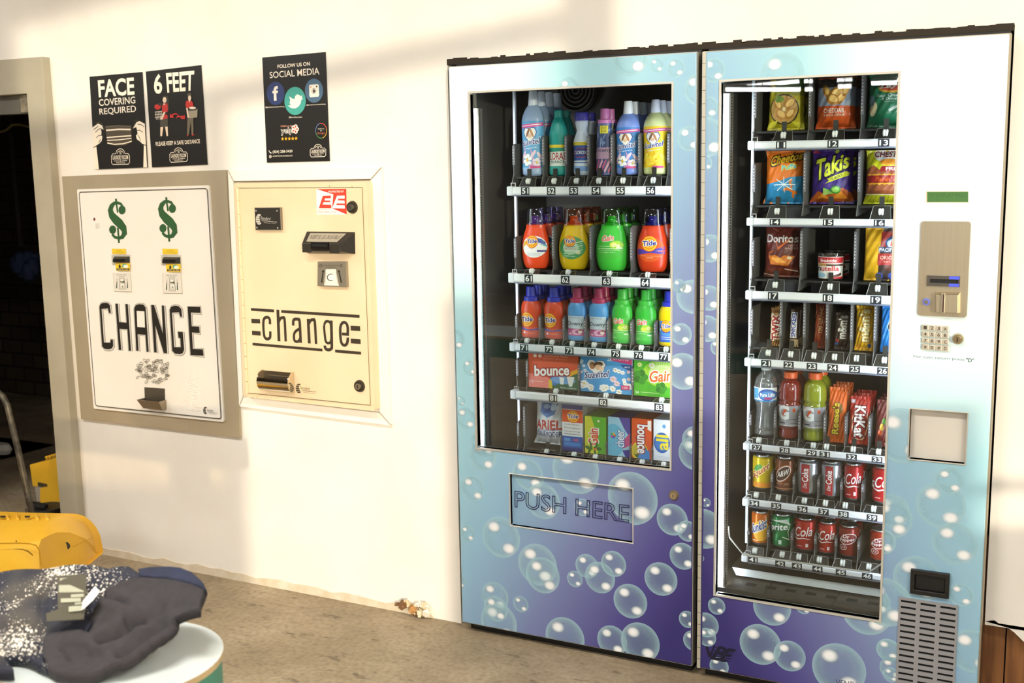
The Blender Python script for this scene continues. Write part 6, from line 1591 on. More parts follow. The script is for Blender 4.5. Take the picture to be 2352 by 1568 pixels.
a.ppoly([(704, 530), (712, 512), (812, 504), (824, 516), (829, 640), (820, 658), (722, 668), (708, 652)], '#f4ecde'); a.pell(765, 590, 28, 36, '#4a4238'); a.pell(765, 590, 24, 31, '#f4ecde'); a.pell(765, 590, 17, 22, '#4a4238'); a.pell(799, 533, 10, 12, '#4a4238'); a.pell(724, 540, 12, 14, '#e2b49c')
for box in (((163, 782), (396, 772), (398, 792), (165, 804)), ((670, 755), (908, 742), (910, 762), (672, 774))):
    a.ptext('@laundryroomlynchburg', *box, cream, bold=0.02)
a.ptext('@laundryroom', (453, 906), (616, 902), (617, 924), (455, 928), cream, bold=0.02)
a.ptext('review us on', (352, 1010), (494, 1004), (495, 1032), (353, 1036), '#e2a080')
a.ptext('yelp', (358, 1048), (500, 1040), (502, 1128), (362, 1138), '#1e1a16', rim=('#f6efe2', 0.06))
for k_ in range(5):
    t = -PI / 2 + k_ * 2 * PI / 5 + 0.3
    a.pell(532 + 24 * math.cos(t), 1062 + 34 * math.sin(t), 24, 26, '#f6efe2', 12)
for k_ in range(5):
    t = -PI / 2 + k_ * 2 * PI / 5 + 0.3
    a.pell(532 + 24 * math.cos(t), 1062 + 34 * math.sin(t), 17, 9, '#c8402c', 10, t + 0.1)
for i in range(5):
    cx, cy = 378 + 42 * i, 1183 - 1.5 * i
    a.ppoly([(cx + (21 if j % 2 == 0 else 9) * math.sin(j * PI / 5), cy - (25 if j % 2 == 0 else 11) * math.cos(j * PI / 5)) for j in range(10)], '#f0b426')
for i, c in enumerate(('#d8503c', '#e0b030', '#4f9a58', '#6a80b8')):
    a.pstroke([(858 + 68 * math.cos(PI / 2 * (i - 1) + j * PI / 16 - 0.3), 1082 + 92 * math.sin(PI / 2 * (i - 1) + j * PI / 16 - 0.3)) for j in range(9)], 8, c)
a.ptext('Review us', (820, 1050), (893, 1046), (893, 1064), (820, 1068), cream); a.ptext('on', (846, 1076), (866, 1075), (866, 1090), (846, 1091), cream); a.ptext('Google', (812, 1102), (903, 1097), (904, 1128), (813, 1132), '#d8704c')
a.pstroke([(210, 1325), (216, 1345), (240, 1360)], [12, 8, 14], cream); a.ptext('(434) 258-3420', (256, 1328), (501, 1318), (503, 1358), (258, 1370), cream, bold=0.03)
a.pstroke([(228 + 14 * math.cos(t * 0.63), 1403 + 18 * math.sin(t * 0.63)) for t in range(10)], 5, cream, True); a.pstroke([(214, 1403), (242, 1402)], 4, cream); a.pstroke([(228, 1386), (228, 1420)], 4, cream)
a.ptext('LAUNDRYROOMLYNCHBURG.COM', (257, 1388), (502, 1382), (503, 1400), (258, 1406), cream)
crest(a, (720, 1248), (918, 1240), (916, 1402), (725, 1408))
a.build('print', p3)

def inv_parent(t):
    m = Matrix.Translation(-t.location)
    for ch in t.children: ch.matrix_parent_inverse = m
for t in (p1, p2, p3): inv_parent(t)

# ------------------------------------------------------------------ white change machine with steel surround
kC, kD = crop(130, 380, 0.2041), crop(130, 660, 0.2233)
idn = lambda x, y: (x, y)
b0 = at(186, 962)
cm = thing('change_machine', 'white wall-set change machine with two green dollar signs and steel surround', 'change machine', (b0.x, 0, b0.z))
plate_steel = noise_mat('plate_steel', '#afa38a', '#bdb197', scale=2.5, rough=0.42, metal=0.35)
YC = -0.012
outer = pxquad(idn, [(142, 405), (519, 390), (552, 1006), (186, 962)], YC)
b = MB(); b.prism(outer, YC, -0.0005, plate_steel); b.build('surround', cm, bevel=0.004)
YD = -0.02
def rquad(c, r):
    """Quad with rounded corners, corners in (x, z)."""
    out = []
    for i in range(4):
        p, a_, b_ = Vector(c[i]), Vector(c[i - 1]), Vector(c[(i + 1) % 4])
        u, w = (a_ - p).normalized() * r, (b_ - p).normalized() * r
        for j in range(5):
            t = j / 4; out.append(tuple((p + u) * (1 - t) ** 2 + p * 2 * t * (1 - t) + (p + w) * t ** 2))
    return out
white_m = noise_mat('white_enamel', '#ece8de', '#f2efe6', 2.0, rough=0.3)
b = MB(); b.prism(rquad(pxquad(idn, [(176.5, 434.7), (480, 425.3), (514, 969), (215, 938)], YD), 0.008), YD, YC, white_m); b.build('face_frame', cm, bevel=0.002)
b = MB(); b.prism(rquad(pxquad(idn, [(182, 442), (475, 433.5), (507, 961), (220, 930.5)], YD - 0.003), 0.012), YD - 0.003, YD, white_m); b.build('door_panel', cm, bevel=0.0015)
YE = YD - 0.003
a = PxArt(YE, kC)
ring = rquad(pxquad(idn, [(181.6, 441.4), (475.8, 432.9), (507.8, 961.8), (219.6, 931.4)], YE), 0.012)
a.stroke(ring, 0.004, '#4a4840', True)
for dx, dy in ((0, 0), (567, -16)):
    P = lambda pts: [(x + dx, y + dy) for x, y in pts]
    g = '#2f5a34'
    spine = [(745, 470), (725, 432), (690, 420), (650, 425), (618, 460), (606, 505), (622, 560), (665, 610), (715, 655), (755, 705), (765, 760), (740, 805), (700, 818), (655, 805), (625, 770)]
    w = [38, 32, 32, 40, 60, 78, 94, 108, 110, 96, 76, 50, 34, 34, 36]
    a.pstroke(P(spine), w, '#2b2f24' if False else g); a.pell(738 + dx, 500 + dy, 40, 50, g); a.pell(632 + dx, 722 + dy, 40, 48, g)
    a.pstroke(P([(669, 372), (672, 425)]), 28, g); a.pstroke(P([(676, 440), (690, 530)]), 24, g); a.pstroke(P([(690, 700), (700, 815)]), 26, g); a.pstroke(P([(700, 815), (704, 872)]), 28, g)
a.build('dollar_signs', cm)
a = PxArt(YE, kC)
a.pell(426, 605, 12, 18, '#6a1c1c', 12)
for i, s in enumerate(('OUT OF', 'SERVICE', 'WHEN LIT')): a.ptext(s, (438, 652 + 22 * i), (484, 652 + 22 * i), (486, 664 + 22 * i), (440, 664 + 22 * i), '#6c665a')
a.build('out_of_service_light', cm)
def acceptor(fr, sl, ytop, ylow, plate):
    b = MB(); q = pxquad(kC, fr, YE - 0.004); b.prism(q, YE - 0.004, YE, mat('#d9d4c8', 0.35, 0.3)); b.build('acceptor_frame', cm)
    b = MB(); q = pxquad(kC, sl, YE - 0.012); b.frustum([q[0], q[3], q[2], q[1]], [(q[0][0] + 0.006, q[0][1] - 0.008), (q[3][0] + 0.006, q[3][1] + 0.004), (q[2][0] - 0.012, q[2][1] + 0.004), (q[1][0] - 0.012, q[1][1] - 0.008)], YE - 0.004, YE - 0.018, mat('#191816', 0.35))
    b.build('bill_acceptor', cm)
    a = PxArt(YE - 0.003, kC)
    a.ppoly(ytop, '#f0cc34')
    x0, y0 = ytop[0]; x1 = ytop[1][0]
    a.ptext('ACCEPTS', (x0 + 48, y0 + 15), (x1 - 48, y0 + 15), (x1 - 45, y0 + 30), (x0 + 50, y0 + 30), '#5c4c18'); a.ptext('1, 5, 10 & 20 BILLS', (x0 + 12, y0 + 36), (x1 - 12, y0 + 37), (x1 - 6, y0 + 52), (x0 + 14, y0 + 51), '#5c4c18')
    a.build('bill_sticker', cm)
    a = PxArt(YE - 0.0185, kC)
    a.ppoly(ylow, '#f0cc34')
    x0, y0 = ylow[0]; x1, yb = ylow[2]
    a.ppoly([(x0 + 14, yb - 30), (x1 - 5, yb - 30), (x1 - 5, yb - 8), (x0 + 16, yb - 8)], '#26221a'); a.ptext('INSERT BILL HERE', (x0 + 24, yb - 26), (x1 - 18, yb - 26), (x1 - 18, yb - 12), (x0 + 26, yb - 12), '#f0e4b0')
    a.ppoly([(x0 + 40, yb - 34), (x0 + 38, yb - 60), (x0 + 50, yb - 78), (x0 + 62, yb - 60), (x0 + 62, yb - 34)], '#2a3020'); a.pell(x0 + 105, yb - 58, 30, 24, '#5aa88c', 14); a.pell(x0 + 118, yb - 52, 28, 18, '#eef0e4', 14)
    o_ = a.mb; o_.v = [(v[0], v[1] + 0.012, v[2]) for v in o_.v]
    a.build('insert_sticker', cm)
    b = MB(); b.prism(pxquad(kC, plate, YE - 0.003), YE - 0.003, YE, mat('#e4e0d4', 0.35)); 
    a = PxArt(YE - 0.003, kC)
    (x0, y0), (x1, _), (x2, y2), (x3, _) = plate
    a.pstroke([plate[3], plate[2]], 5, '#8c887c'); a.pstroke([plate[1], plate[2]], 4, '#a49f92'); a.pstroke([plate[0], plate[3]], 3, '#b0ab9e')
    a.ptext('INSERT BILL FACE UP', (x0 + 42, y0 + 16), (x1 - 42, y0 + 17), (x1 - 42, y0 + 28), (x0 + 43, y0 + 27), '#5c584e'); a.ptext('AS SHOWN', (x0 + 66, y0 + 36), (x1 - 64, y0 + 37), (x1 - 64, y0 + 48), (x0 + 67, y0 + 47), '#5c584e')
    cx = (x0 + x1) / 2 + 6
    a.ppoly([(cx - 28, y0 + 60), (cx + 22, y0 + 60), (cx + 40, y2 - 30), (cx - 32, y2 - 30)], '#d4d2c4'); a.pstroke([(cx - 28, y0 + 60), (cx + 22, y0 + 60), (cx + 40, y2 - 30), (cx - 32, y2 - 30)], 5, '#4c5448', True)
    a.ppoly([(cx - 20, y0 + 95), (cx + 24, y0 + 90), (cx + 28, y0 + 118), (cx - 22, y0 + 108)], '#58604c'); a.pell(cx - 2, y0 + 85, 16, 14, '#eceae0', 12); a.pell(cx + 4, y0 + 145, 22, 20, '#eceae0', 14); a.pell(cx + 6, y0 + 155, 9, 11, '#8c9484', 10)
    for s in (-1, 1):
        ax = cx + s * 58
        a.pstroke([(ax + s * 4, y2 - 40), (ax, y0 + 95)], [16, 6], '#2f5244'); a.pell(ax - s * 2, y0 + 78, 9, 10, '#d0ccc0', 10)
    b.join(a.mb); b.build('instruction_plate', cm)
acceptor([(615, 1005), (825, 1005), (825, 1115), (625, 1115)], [(632, 1025), (806, 1025), (808, 1094), (633, 1096)], [(622, 935), (778, 938), (782, 998), (628, 995)], [(635, 1100), (800, 1100), (800, 1190), (645, 1186)], [(635, 1205), (830, 1208), (845, 1420), (650, 1415)])
acceptor([(1172, 1005), (1395, 1010), (1398, 1125), (1180, 1120)], [(1188, 1030), (1376, 1033), (1378, 1105), (1189, 1105)], [(1190, 935), (1360, 938), (1362, 998), (1195, 998)], [(1205, 1110), (1370, 1110), (1372, 1200), (1212, 1200)], [(1190, 1212), (1400, 1215), (1415, 1440), (1203, 1435)])
glyphs = [([(442, 195), (458, 165), (490, 157), (530, 160), (550, 180), (560, 262), (540, 262), (530, 215), (465, 222), (490, 565), (555, 568), (556, 535), (582, 535), (585, 600), (570, 628), (540, 636), (495, 632), (470, 605)], None),
          ([(608, 165), (632, 165), (645, 355), (722, 362), (710, 168), (735, 170), (768, 650), (745, 650), (730, 430), (650, 425), (668, 642), (642, 642)], None),
          ([(800, 215), (815, 182), (850, 170), (895, 175), (918, 205), (950, 660), (928, 660), (916, 488), (836, 480), (846, 650), (822, 650)], [(825, 240), (905, 245), (912, 412), (832, 405)]),
          ([(975, 178), (1005, 180), (1095, 470), (1085, 183), (1108, 185), (1140, 676), (1105, 674), (1018, 390), (1033, 668), (1006, 666)], None),
          ([(1165, 230), (1180, 198), (1215, 185), (1255, 190), (1285, 220), (1294, 300), (1272, 300), (1262, 255), (1190, 260), (1212, 612), (1280, 614), (1275, 522), (1256, 516), (1250, 455), (1300, 457), (1315, 640), (1300, 675), (1270, 686), (1220, 680), (1192, 650)], None),
          ([(1350, 195), (1480, 200), (1485, 262), (1385, 258), (1392, 398), (1470, 402), (1475, 468), (1395, 462), (1405, 630), (1508, 635), (1515, 702), (1380, 695)], None)]
a = PxArt(YE, kD)
for pts, hole in glyphs: a.pstroke([(x + 4, y + 4) for x, y in pts], 32, '#8c8a84', True)
if True:
    for pts, hole in glyphs: a.pstroke([(x + 3, y + 3) for x, y in pts], 20, '#d6d2c8', True)
    for pts, hole in glyphs: a.ppoly(pts, '#1f1c18', [hole] if hole else [])
a.build('change_lettering', cm)
a = PxArt(YE, kD)
random.seed(21)
for i in range(78):
    t = random.uniform(0, 6.28); r_ = random.random() ** 0.6
    cx, cy = 990 + 190 * r_ * math.cos(t), 855 + 125 * r_ * math.sin(t)
    rx, ry, ro = random.uniform(14, 22), random.uniform(7, 15), random.uniform(-0.9, 0.9)
    a.pstroke([(cx + rx * math.cos(q) * math.cos(ro) - ry * math.sin(q) * math.sin(ro), cy + rx * math.cos(q) * math.sin(ro) + ry * math.sin(q) * math.cos(ro)) for q in [j * PI / 5 for j in range(10)]], 4.5, '#6a665c', True)
a.build('coin_drawing', cm)
# coin cup
b = MB()
q = pxquad(kD, [(903, 1025), (1112, 1040), (1115, 1180), (908, 1170)], YE - 0.001)
b.prism(q, YE - 0.0015, YE, mat('#6a6357', 0.35, 0.6))
s = pxquad(kD, [(865, 1175), (1128, 1185), (1130, 1285), (905, 1262)], YE - 0.035)
x0, x1, zt, zb_ = q[0][0] + 0.002, q[1][0] + 0.004, (s[0][1] + s[1][1]) / 2 + 0.006, (s[2][1] + s[3][1]) / 2 + 0.004
yo = YE - 0.045
cupm = mat('#a39682', 0.3, 0.7)
vs = [(x0, YE, zt), (x1, YE, zt), (x0 - 0.004, yo, zt), (x1 + 0.004, yo, zt), (x0 + 0.006, YE, zb_), (x1 - 0.002, YE, zb_), (x0 + 0.006, yo + 0.022, zb_), (x1 - 0.002, yo + 0.022, zb_)]
b.add(vs, [(2, 6, 7, 3), (0, 4, 6, 2), (1, 3, 7, 5), (4, 5, 7, 6)], cupm)
vi = [(v[0] + (0.003 if i % 2 == 0 else -0.003), v[1] + (0.0 if i in (0, 1, 4, 5) else 0.003), v[2] + (0.0 if i < 4 else 0.003)) for i, v in enumerate(vs)]
b.add(vi, [(3, 7, 6, 2), (2, 6, 4, 0), (5, 7, 3, 1), (6, 7, 5, 4)], mat('#5c5448', 0.35, 0.6))
b.add([vs[2], vs[3], vi[3], vi[2], vs[0], vi[0], vs[1], vi[1]], [(0, 1, 2, 3), (4, 0, 3, 5), (1, 6, 7, 2)], cupm)
b.build('coin_cup', cm)
def maker_logo(a, k, cx, cy, rx, ry, box, c, bg, c2=None):
    a.pell(cx, cy, rx, ry, c, 24); a.pell(cx + rx * 0.75, cy - ry * 0.25, rx * 0.7, ry * 0.55, bg, 18); a.pell(cx + rx * 0.85, cy + ry * 0.35, rx * 0.6, ry * 0.4, bg, 16)
    for i in range(4): a.pstroke([(cx - rx, cy - ry * 0.6 + i * ry * 0.42), (cx + rx * 0.3, cy - ry * 0.6 + i * ry * 0.42)], ry * 0.07, bg)
    (x0, y0), (x1, y1) = box; h = y1 - y0; sl = (x1 - x0) * 0.06
    a.ptext('Standard', (x0, y0), (x0 + (x1 - x0) * 0.6, y0 + sl), (x0 + (x1 - x0) * 0.6, y0 + h * 0.42 + sl), (x0, y0 + h * 0.42), c2 or c, shear=0.3)
    a.ptext('CHANGE-MAKERS, INC.', (x0 + h * 0.2, y0 + h * 0.54), (x1, y0 + h * 0.54 + sl * 1.6), (x1, y0 + h * 0.72 + sl * 1.6), (x0 + h * 0.2, y0 + h * 0.72), c2 or c, bold=0.02)
    a.ptext('Indianapolis, Indiana', (x0 + h * 0.5, y0 + h * 0.85), (x1 - h * 0.2, y0 + h * 0.85 + sl), (x1 - h * 0.2, y0 + h + sl), (x0 + h * 0.5, y0 + h), c2 or c)
a = PxArt(YE, kD)
maker_logo(a, kD, 1532, 1265, 24, 38, ((1548, 1248), (1655, 1302)), '#1f1c18', '#ece8de')
a.build('maker_logo', cm)
inv_parent(cm)

# ------------------------------------------------------------------ cream change machine with white mitred surround
kE, kG = crop(520, 380, 0.2041), crop(520, 660, 0.2105)
b0 = at(553, 913)
cc = thing('change_machine', 'older cream change machine with lowercase lettering in a white mitred surround', 'change machine', (b0.x, 0, b0.z))
trim_w = noise_mat('trim_white', '#ece7dc', '#f2eee4', 3.0, rough=0.5)
o4 = pxquad(idn, [(523, 391), (876, 384), (898, 977), (549, 933)], -0.014)
i4 = pxquad(idn, [(537, 417), (851, 412), (872, 948), (558.5, 911)], -0.014)
for i in range(4):
    j = (i + 1) % 4
    def gap(p, q, t): return (p[0] + (q[0] - p[0]) * t, p[1] + (q[1] - p[1]) * t)
    e = 0.004
    b = MB(); b.prism([gap(o4[i], o4[j], e), gap(o4[j], o4[i], e), gap(i4[j], i4[i], e * 1.2), gap(i4[i], i4[j], e * 1.2)], -0.014, -0.0005, trim_w); b.build('surround_board', cc, bevel=0.002)
YB2 = -0.05
cream_m = noise_mat('cream_enamel', '#e4c9a2', '#ead2ae', 3.0, rough=0.38)
f4 = pxquad(idn, [(537, 421), (842.5, 416), (861, 944), (559, 911)], YB2)
b = MB(); b.prism(rquad(f4, 0.012), YB2, -0.0005, cream_m); b.build('housing', cc, bevel=0.006)
dq = [kE(118, 255), kE(1528, 248), kG(1572, 1284), kG(238, 1150)]
d4 = pxquad(idn, dq, YB2 - 0.003)
b = MB(); b.prism(d4, YB2 - 0.003, YB2, cream_m); b.build('door_panel', cc, bevel=0.001)
YG = YB2 - 0.003
a = PxArt(YG, idn)
for p, q in ((0, 1), (1, 2), (2, 3)): a.pstroke([dq[p], dq[q]], 1.1, '#4c3c22')
for (x, y) in ((1158, 232), (1415, 238)): a.pstroke([kE(x, y - 6), kE(x + 2, y + 8)], 1.2, '#4c3c22')
random.seed(12)
for i in range(46):
    x, y = random.gauss(595, 22), random.gauss(911, 3); a.pell(x, y, random.uniform(0.3, 1.1), random.uniform(0.3, 0.9), '#a4783c', 6)
for i in range(34):
    x, y = random.gauss(616, 14), random.gauss(462, 5); a.pell(x, y, random.uniform(0.3, 0.9), 0.4, '#c8ac74', 6)
a.build('seams', cc)
a = PxArt(-0.014, idn)
for i in range(4):
    a.stroke([i4[i], o4[i]], 0.0018, '#b3a27c')
a.stroke([i4[0], i4[1]], 0.004, '#6a5a3c'); a.stroke([i4[3], i4[0]], 0.002, '#b3a27c')
a.build('mitre_lines', cc)
a = PxArt(YG - 0.0015, idn)
hp, hq = kE(130, 250), kG(232, 1158)
b = MB()
A_, B_ = at(*hp, YG), at(*hq, YG)
n_ = 16
for i in range(n_):
    t0, t1 = i / n_ + 0.002, (i + 1) / n_ - 0.002
    b.tube([A_.lerp(B_, t0) + Vector((0, -0.003, 0)), A_.lerp(B_, t1) + Vector((0, -0.003, 0))], 0.0055, mat('#e6d6ae', 0.35), 8)
b.build('hinge', cc)
# name plate
np4 = [(318, 475), (605, 472), (615, 726), (330, 726)]
b = MB(); b.prism(pxquad(kE, np4, YG - 0.012), YG - 0.012, YG, mat('#2a2722', 0.4), mat('#8c8474', 0.35, 0.6))
a = PxArt(YG - 0.012, kE)
a.pstroke(np4, 8, '#8c8474', True)
maker_logo(a, kE, 370, 605, 38, 60, ((385, 572), (575, 648)), '#c4beb0', '#2a2722')
for x, y in ((335, 508), (572, 508), (345, 698), (580, 700)): a.pell(x, y, 9, 11, '#a09888', 10)
b.join(a.mb); b.build('name_plate', cc)
# sticker
a = PxArt(YG, kE)
a.ppoly([(1012, 268), (1350, 263), (1355, 552), (1018, 552)], '#f6f0e4')
R_ = '#e0402c'
a.ppoly([(1020, 266), (1350, 262), (1355, 550), (1190, 482), (1205, 325)], R_)
a.ppoly([(1085, 342), (1178, 338), (1176, 368), (1112, 370), (1104, 392), (1170, 394), (1168, 412), (1096, 412), (1082, 438), (1180, 442), (1183, 480), (1042, 478)], R_)
a.ppoly([(1245, 340), (1332, 338), (1332, 372), (1262, 372), (1255, 392), (1330, 394), (1332, 428), (1244, 426), (1236, 446), (1332, 448), (1334, 484), (1192, 480)], '#f6f0e4')
a.ptext('PROTECTED BY', (1150, 284), (1322, 282), (1322, 302), (1150, 304), '#f8ece0', bold=0.04)
a.ptext('(502) 384-5550', (1024, 512), (1236, 516), (1236, 538), (1026, 536), '#d8603c'); a.ptext('ELECTRONIC CO.', (1040, 486), (1172, 488), (1172, 500), (1041, 499), '#d8603c')
a.build('alarm_sticker', cc)
for kk, cx, cy in ((kE, 1418, 470), (kG, 1455, 1075)):
    p = at(*kk(cx, cy), YG)
    b = MB(); b.disc(p.x, p.z, 0.0225, YG - 0.008, YG, mat('#4a443a', 0.35, 0.7), 24, 0.019); b.disc(p.x, p.z, 0.012, YG - 0.014, YG - 0.008, mat('#b0a694', 0.25, 0.9), 20, 0.011); b.box(p.x - 0.0015, p.x + 0.0015, YG - 0.0148, YG - 0.013, p.z - 0.006, p.z + 0.006, black_m)
    b.build('lock', cc, smooth=40)
# black bill acceptor
bq = pxquad(kE, [(905, 742), (1448, 748), (1452, 996), (925, 990)], YG)
blk2 = mat('#2a2620', 0.32)
fr = [(bq[0][0] + 0.012, bq[0][1] - 0.038), (bq[3][0] + 0.012, bq[3][1] + 0.012), (bq[2][0] - 0.03, bq[2][1] + 0.012), (bq[1][0] - 0.03, bq[1][1] - 0.038)]
b = MB(); b.frustum([bq[0], bq[3], bq[2], bq[1]], fr, YG, YG - 0.045, blk2)
xa, xb = fr[0][0], fr[2][0]; zm = (fr[0][1] + fr[1][1]) / 2
w_ = xb - xa
b.box(xa + w_ * 0.26, xb - w_ * 0.29, YG - 0.052, YG - 0.045, zm - 0.004, zm + 0.020, mat('#14110e', 0.3)); b.box(xa + w_ * 0.29, xb - w_ * 0.32, YG - 0.0526, YG - 0.0515, zm + 0.003, zm + 0.014, mat('#050403', 0.6))
for xs_, xe_ in ((xa, xa + w_ * 0.25), (xb - w_ * 0.28, xb)): b.box(xs_ + 0.002, xe_ - 0.002, YG - 0.049, YG - 0.045, zm - 0.018, zm + 0.014, mat('#332f28', 0.3))
b.build('bill_acceptor', cc, bevel=0.0015)
tp = [(bq[0][0], YG, bq[0][1]), (bq[1][0], YG, bq[1][1]), (fr[3][0], YG - 0.045, fr[3][1]), (fr[0][0], YG - 0.045, fr[0][1])]
def tfn(u, v, h):
    p = [tp[3][i] * (1 - u) * (1 - v) + tp[2][i] * u * (1 - v) + tp[1][i] * u * v + tp[0][i] * (1 - u) * v for i in range(3)]
    return (p[0], p[1] - h * 0.7, p[2] + h * 0.7)
a = Art(tfn); a.rect(0.09, 0.14, 0.86, 0.86, '#a8a08e'); a.text('INSERT $1, $5, OR $10 BILLS', (0.14, 0.32, 0.82, 0.68), '#3c382e', bold=0.02)
a.build('acceptor_plate', cc)
# bill picture plate
bp = [(1028, 1082), (1342, 1080), (1352, 1370), (1025, 1358)]
b = MB(); b.prism(pxquad(kE, bp, YG - 0.014), YG - 0.014, YG, mat('#9a917f', 0.35, 0.5))
a = PxArt(YG - 0.014, kE)
a.ptext('BILL WILL PICK UP AS SHOWN', (1072, 1116), (1284, 1118), (1284, 1132), (1072, 1130), '#38342a'); a.ptext('DO NOT FORCE', (1124, 1138), (1228, 1140), (1228, 1152), (1124, 1150), '#38342a')
for cx in (1060, 1294): a.pell(cx, 1126, 14, 20, '#4a443a', 14); a.pell(cx, 1126, 7, 11, '#9a917f', 10)
a.ppoly([(1120, 1168), (1232, 1166), (1268, 1354), (1102, 1346)], '#e8e2d0'); a.pell(1178, 1258, 46, 42, '#3c382e', 18); a.pell(1186, 1258, 44, 34, '#f2ecdc', 18); a.pstroke([(1122, 1200), (1112, 1330)], 6, '#a49c88'); a.pstroke([(1234, 1200), (1256, 1335)], 6, '#a49c88')
for x0, x1 in ((1090, 1074), (1268, 1296)):
    a.pstroke([(x1, 1318), (x0, 1190)], [18, 14], '#2c281f'); a.ppoly([(x0 - 16, 1196), (x0, 1172), (x0 + 16, 1196)], '#2c281f')
b.join(a.mb); b.build('instruction_plate', cc)
# lettering with stripes
a = PxArt(YG, kG)
dk = '#3a3124'
for pts, w_ in (([(476, 402), (474, 350), (455, 326), (428, 328), (408, 352), (404, 420), (412, 520), (430, 556), (458, 560), (478, 540), (480, 478)], 32),
                ([(562, 242), (575, 587)], 38), ([(570, 380), (590, 338), (620, 330), (636, 352), (648, 588)], 32),
                ([(730, 415), (732, 362), (752, 345), (785, 348), (800, 372), (812, 604)], 33), ([(800, 450), (760, 475), (740, 510), (742, 572), (765, 590), (790, 583), (806, 555)], 30),
                ([(893, 342), (906, 610)], 36), ([(898, 400), (920, 360), (950, 352), (966, 375), (980, 616)], 32),
                ([(1146, 360), (1152, 630), (1145, 666), (1120, 680), (1092, 674), (1079, 655), (1076, 632)], 33),
                ([(1262, 506), (1340, 512)], 30), ([(1325, 497), (1326, 440), (1312, 395), (1285, 380), (1258, 398), (1244, 450), (1248, 560), (1262, 612), (1290, 630), (1316, 612), (1326, 570), (1326, 545)], 32)):
    if len(pts) > 3: pts, _w = smooth_line(pts)
    a.pstroke(pts, w_, dk)
a.pstroke(smooth_line([(1068, 410), (1085, 374), (1115, 370), (1138, 392), (1144, 450), (1146, 560), (1135, 598), (1110, 606), (1088, 590), (1078, 540), (1069, 450), (1068, 412)])[0], 28, dk)
for pts, h in (([(270, 238), (522, 255)], 30), ([(600, 260), (1455, 315)], 30), ([(275, 364), (370, 368)], 46), ([(282, 494), (376, 502)], 46), ([(288, 616), (1050, 682)], 28), ([(1188, 692), (1472, 716)], 30), ([(1358, 442), (1462, 448)], 48), ([(1360, 582), (1467, 590)], 48)):
    a.pstroke(pts, h, dk)
a.build('change_lettering', cc)
# chrome coin scoop
q = pxquad(kG, [(375, 930), (705, 955), (712, 1158), (392, 1120)], YG - 0.015)
x0, x1 = (q[0][0] + q[3][0]) / 2, (q[1][0] + q[2][0]) / 2
zc_, rz = (q[0][1] + q[1][1] + q[2][1] + q[3][1]) / 4 + 0.004, 0.040
chrome = mat('#e0d4bc', 0.12, 1.0)
b = MB(); n_ = 14; vs = []; fs = []
angs = [-PI / 2 + PI * 0.58 * i / n_ for i in range(n_ + 1)]
for x in (x0, x1):
    for r_ in (rz, rz - 0.003):
        vs += [(x, YG - r_ * 1.0 * math.cos(t) , zc_ + r_ * math.sin(t)) for t in angs]
m_ = n_ + 1
for i in range(n_):
    fs.append((i, i + 1, 2 * m_ + i + 1, 2 * m_ + i)); fs.append((m_ + i, 3 * m_ + i, 3 * m_ + i + 1, m_ + i + 1))
fs.append((n_, m_ + n_, 3 * m_ + n_, 2 * m_ + n_))
b.add(vs, fs, chrome)
for x, xo in ((x0, x0 - 0.003), (x1, x1 + 0.003)):
    ring = [(YG - rz * math.cos(-PI / 2 + PI * i / 20), zc_ + rz * math.sin(-PI / 2 + PI * i / 20)) for i in range(21)]
    vs = [(x, y, z) for y, z in ring] + [(xo, y, z) for y, z in ring]
    b.add(vs, [tuple(range(21)), tuple(range(41, 20, -1))] + [(i, i + 1, 22 + i, 21 + i) for i in range(20)], chrome)
b.box(x0, x1, YG - 0.0015, YG - 0.0003, zc_ - rz, zc_ + rz * 0.9, mat('#5c5040', 0.3, 0.6))
b.build('coin_scoop', cc, smooth=50)
a = PxArt(YG, kG)
maker_logo(a, kG, 792, 1100, 36, 52, ((806, 1076), (985, 1150)), '#4a3c26', '#e6d2a8')
a.build('maker_logo', cc)
inv_parent(cc)
# ------------------------------------------------------------------ folding table with rounded end
TC, TR, TZ = (-1.52, -1.936), 0.168, 0.75
def stadium(r, n=28, back=1.5):
    """Outline of the table top: a rounded end at the right, running off to the left."""
    pts = [(TC[0] + r * math.cos(t), TC[1] + r * math.sin(t)) for t in [-PI / 2 + PI * i / n for i in range(n + 1)]]
    return pts + [(TC[0] - back + r * math.cos(t), TC[1] + r * math.sin(t)) for t in [PI / 2 + PI * i / n for i in range(n + 1)]]
def slab(pts, z0, z1, m, side=None):
    b = MB(); n = len(pts)
    vs = [(x, y, z0) for x, y in pts] + [(x, y, z1) for x, y in pts]
    b.add(vs, [tuple(reversed(range(n))), tuple(n + i for i in range(n))], m)
    b.add(vs, [(i, (i + 1) % n, (i + 1) % n + n, i + n) for i in range(n)], side or m)
    return b
table = thing('folding_table', 'white laundry folding table with rounded end and green edge', 'table', (TC[0], TC[1], 0))
slab(stadium(TR), TZ - 0.012, TZ, noise_mat('white_laminate', '#c6cfcd', '#d0d8d4', 6.0, rough=0.35), mat('#c9b083', 0.5)).build('table_top', table, bevel=0.0015)
slab(stadium(TR - 0.004), TZ - 0.11, TZ - 0.0125, mat('#4f8f78', 0.4)).build('green_edge', table)
for lx in (-1.62, -2.9):
    b = MB(); b.box(lx - 0.03, lx + 0.03, TC[1] - 0.1, TC[1] + 0.1, 0.03, TZ - 0.11, mat('#3f4648', 0.5)); b.box(lx - 0.05, lx + 0.05, TC[1] - 0.15, TC[1] + 0.15, 0.0, 0.03, mat('#2c3132', 0.5)); b.build('leg', table, bevel=0.004)
inv_parent(table)

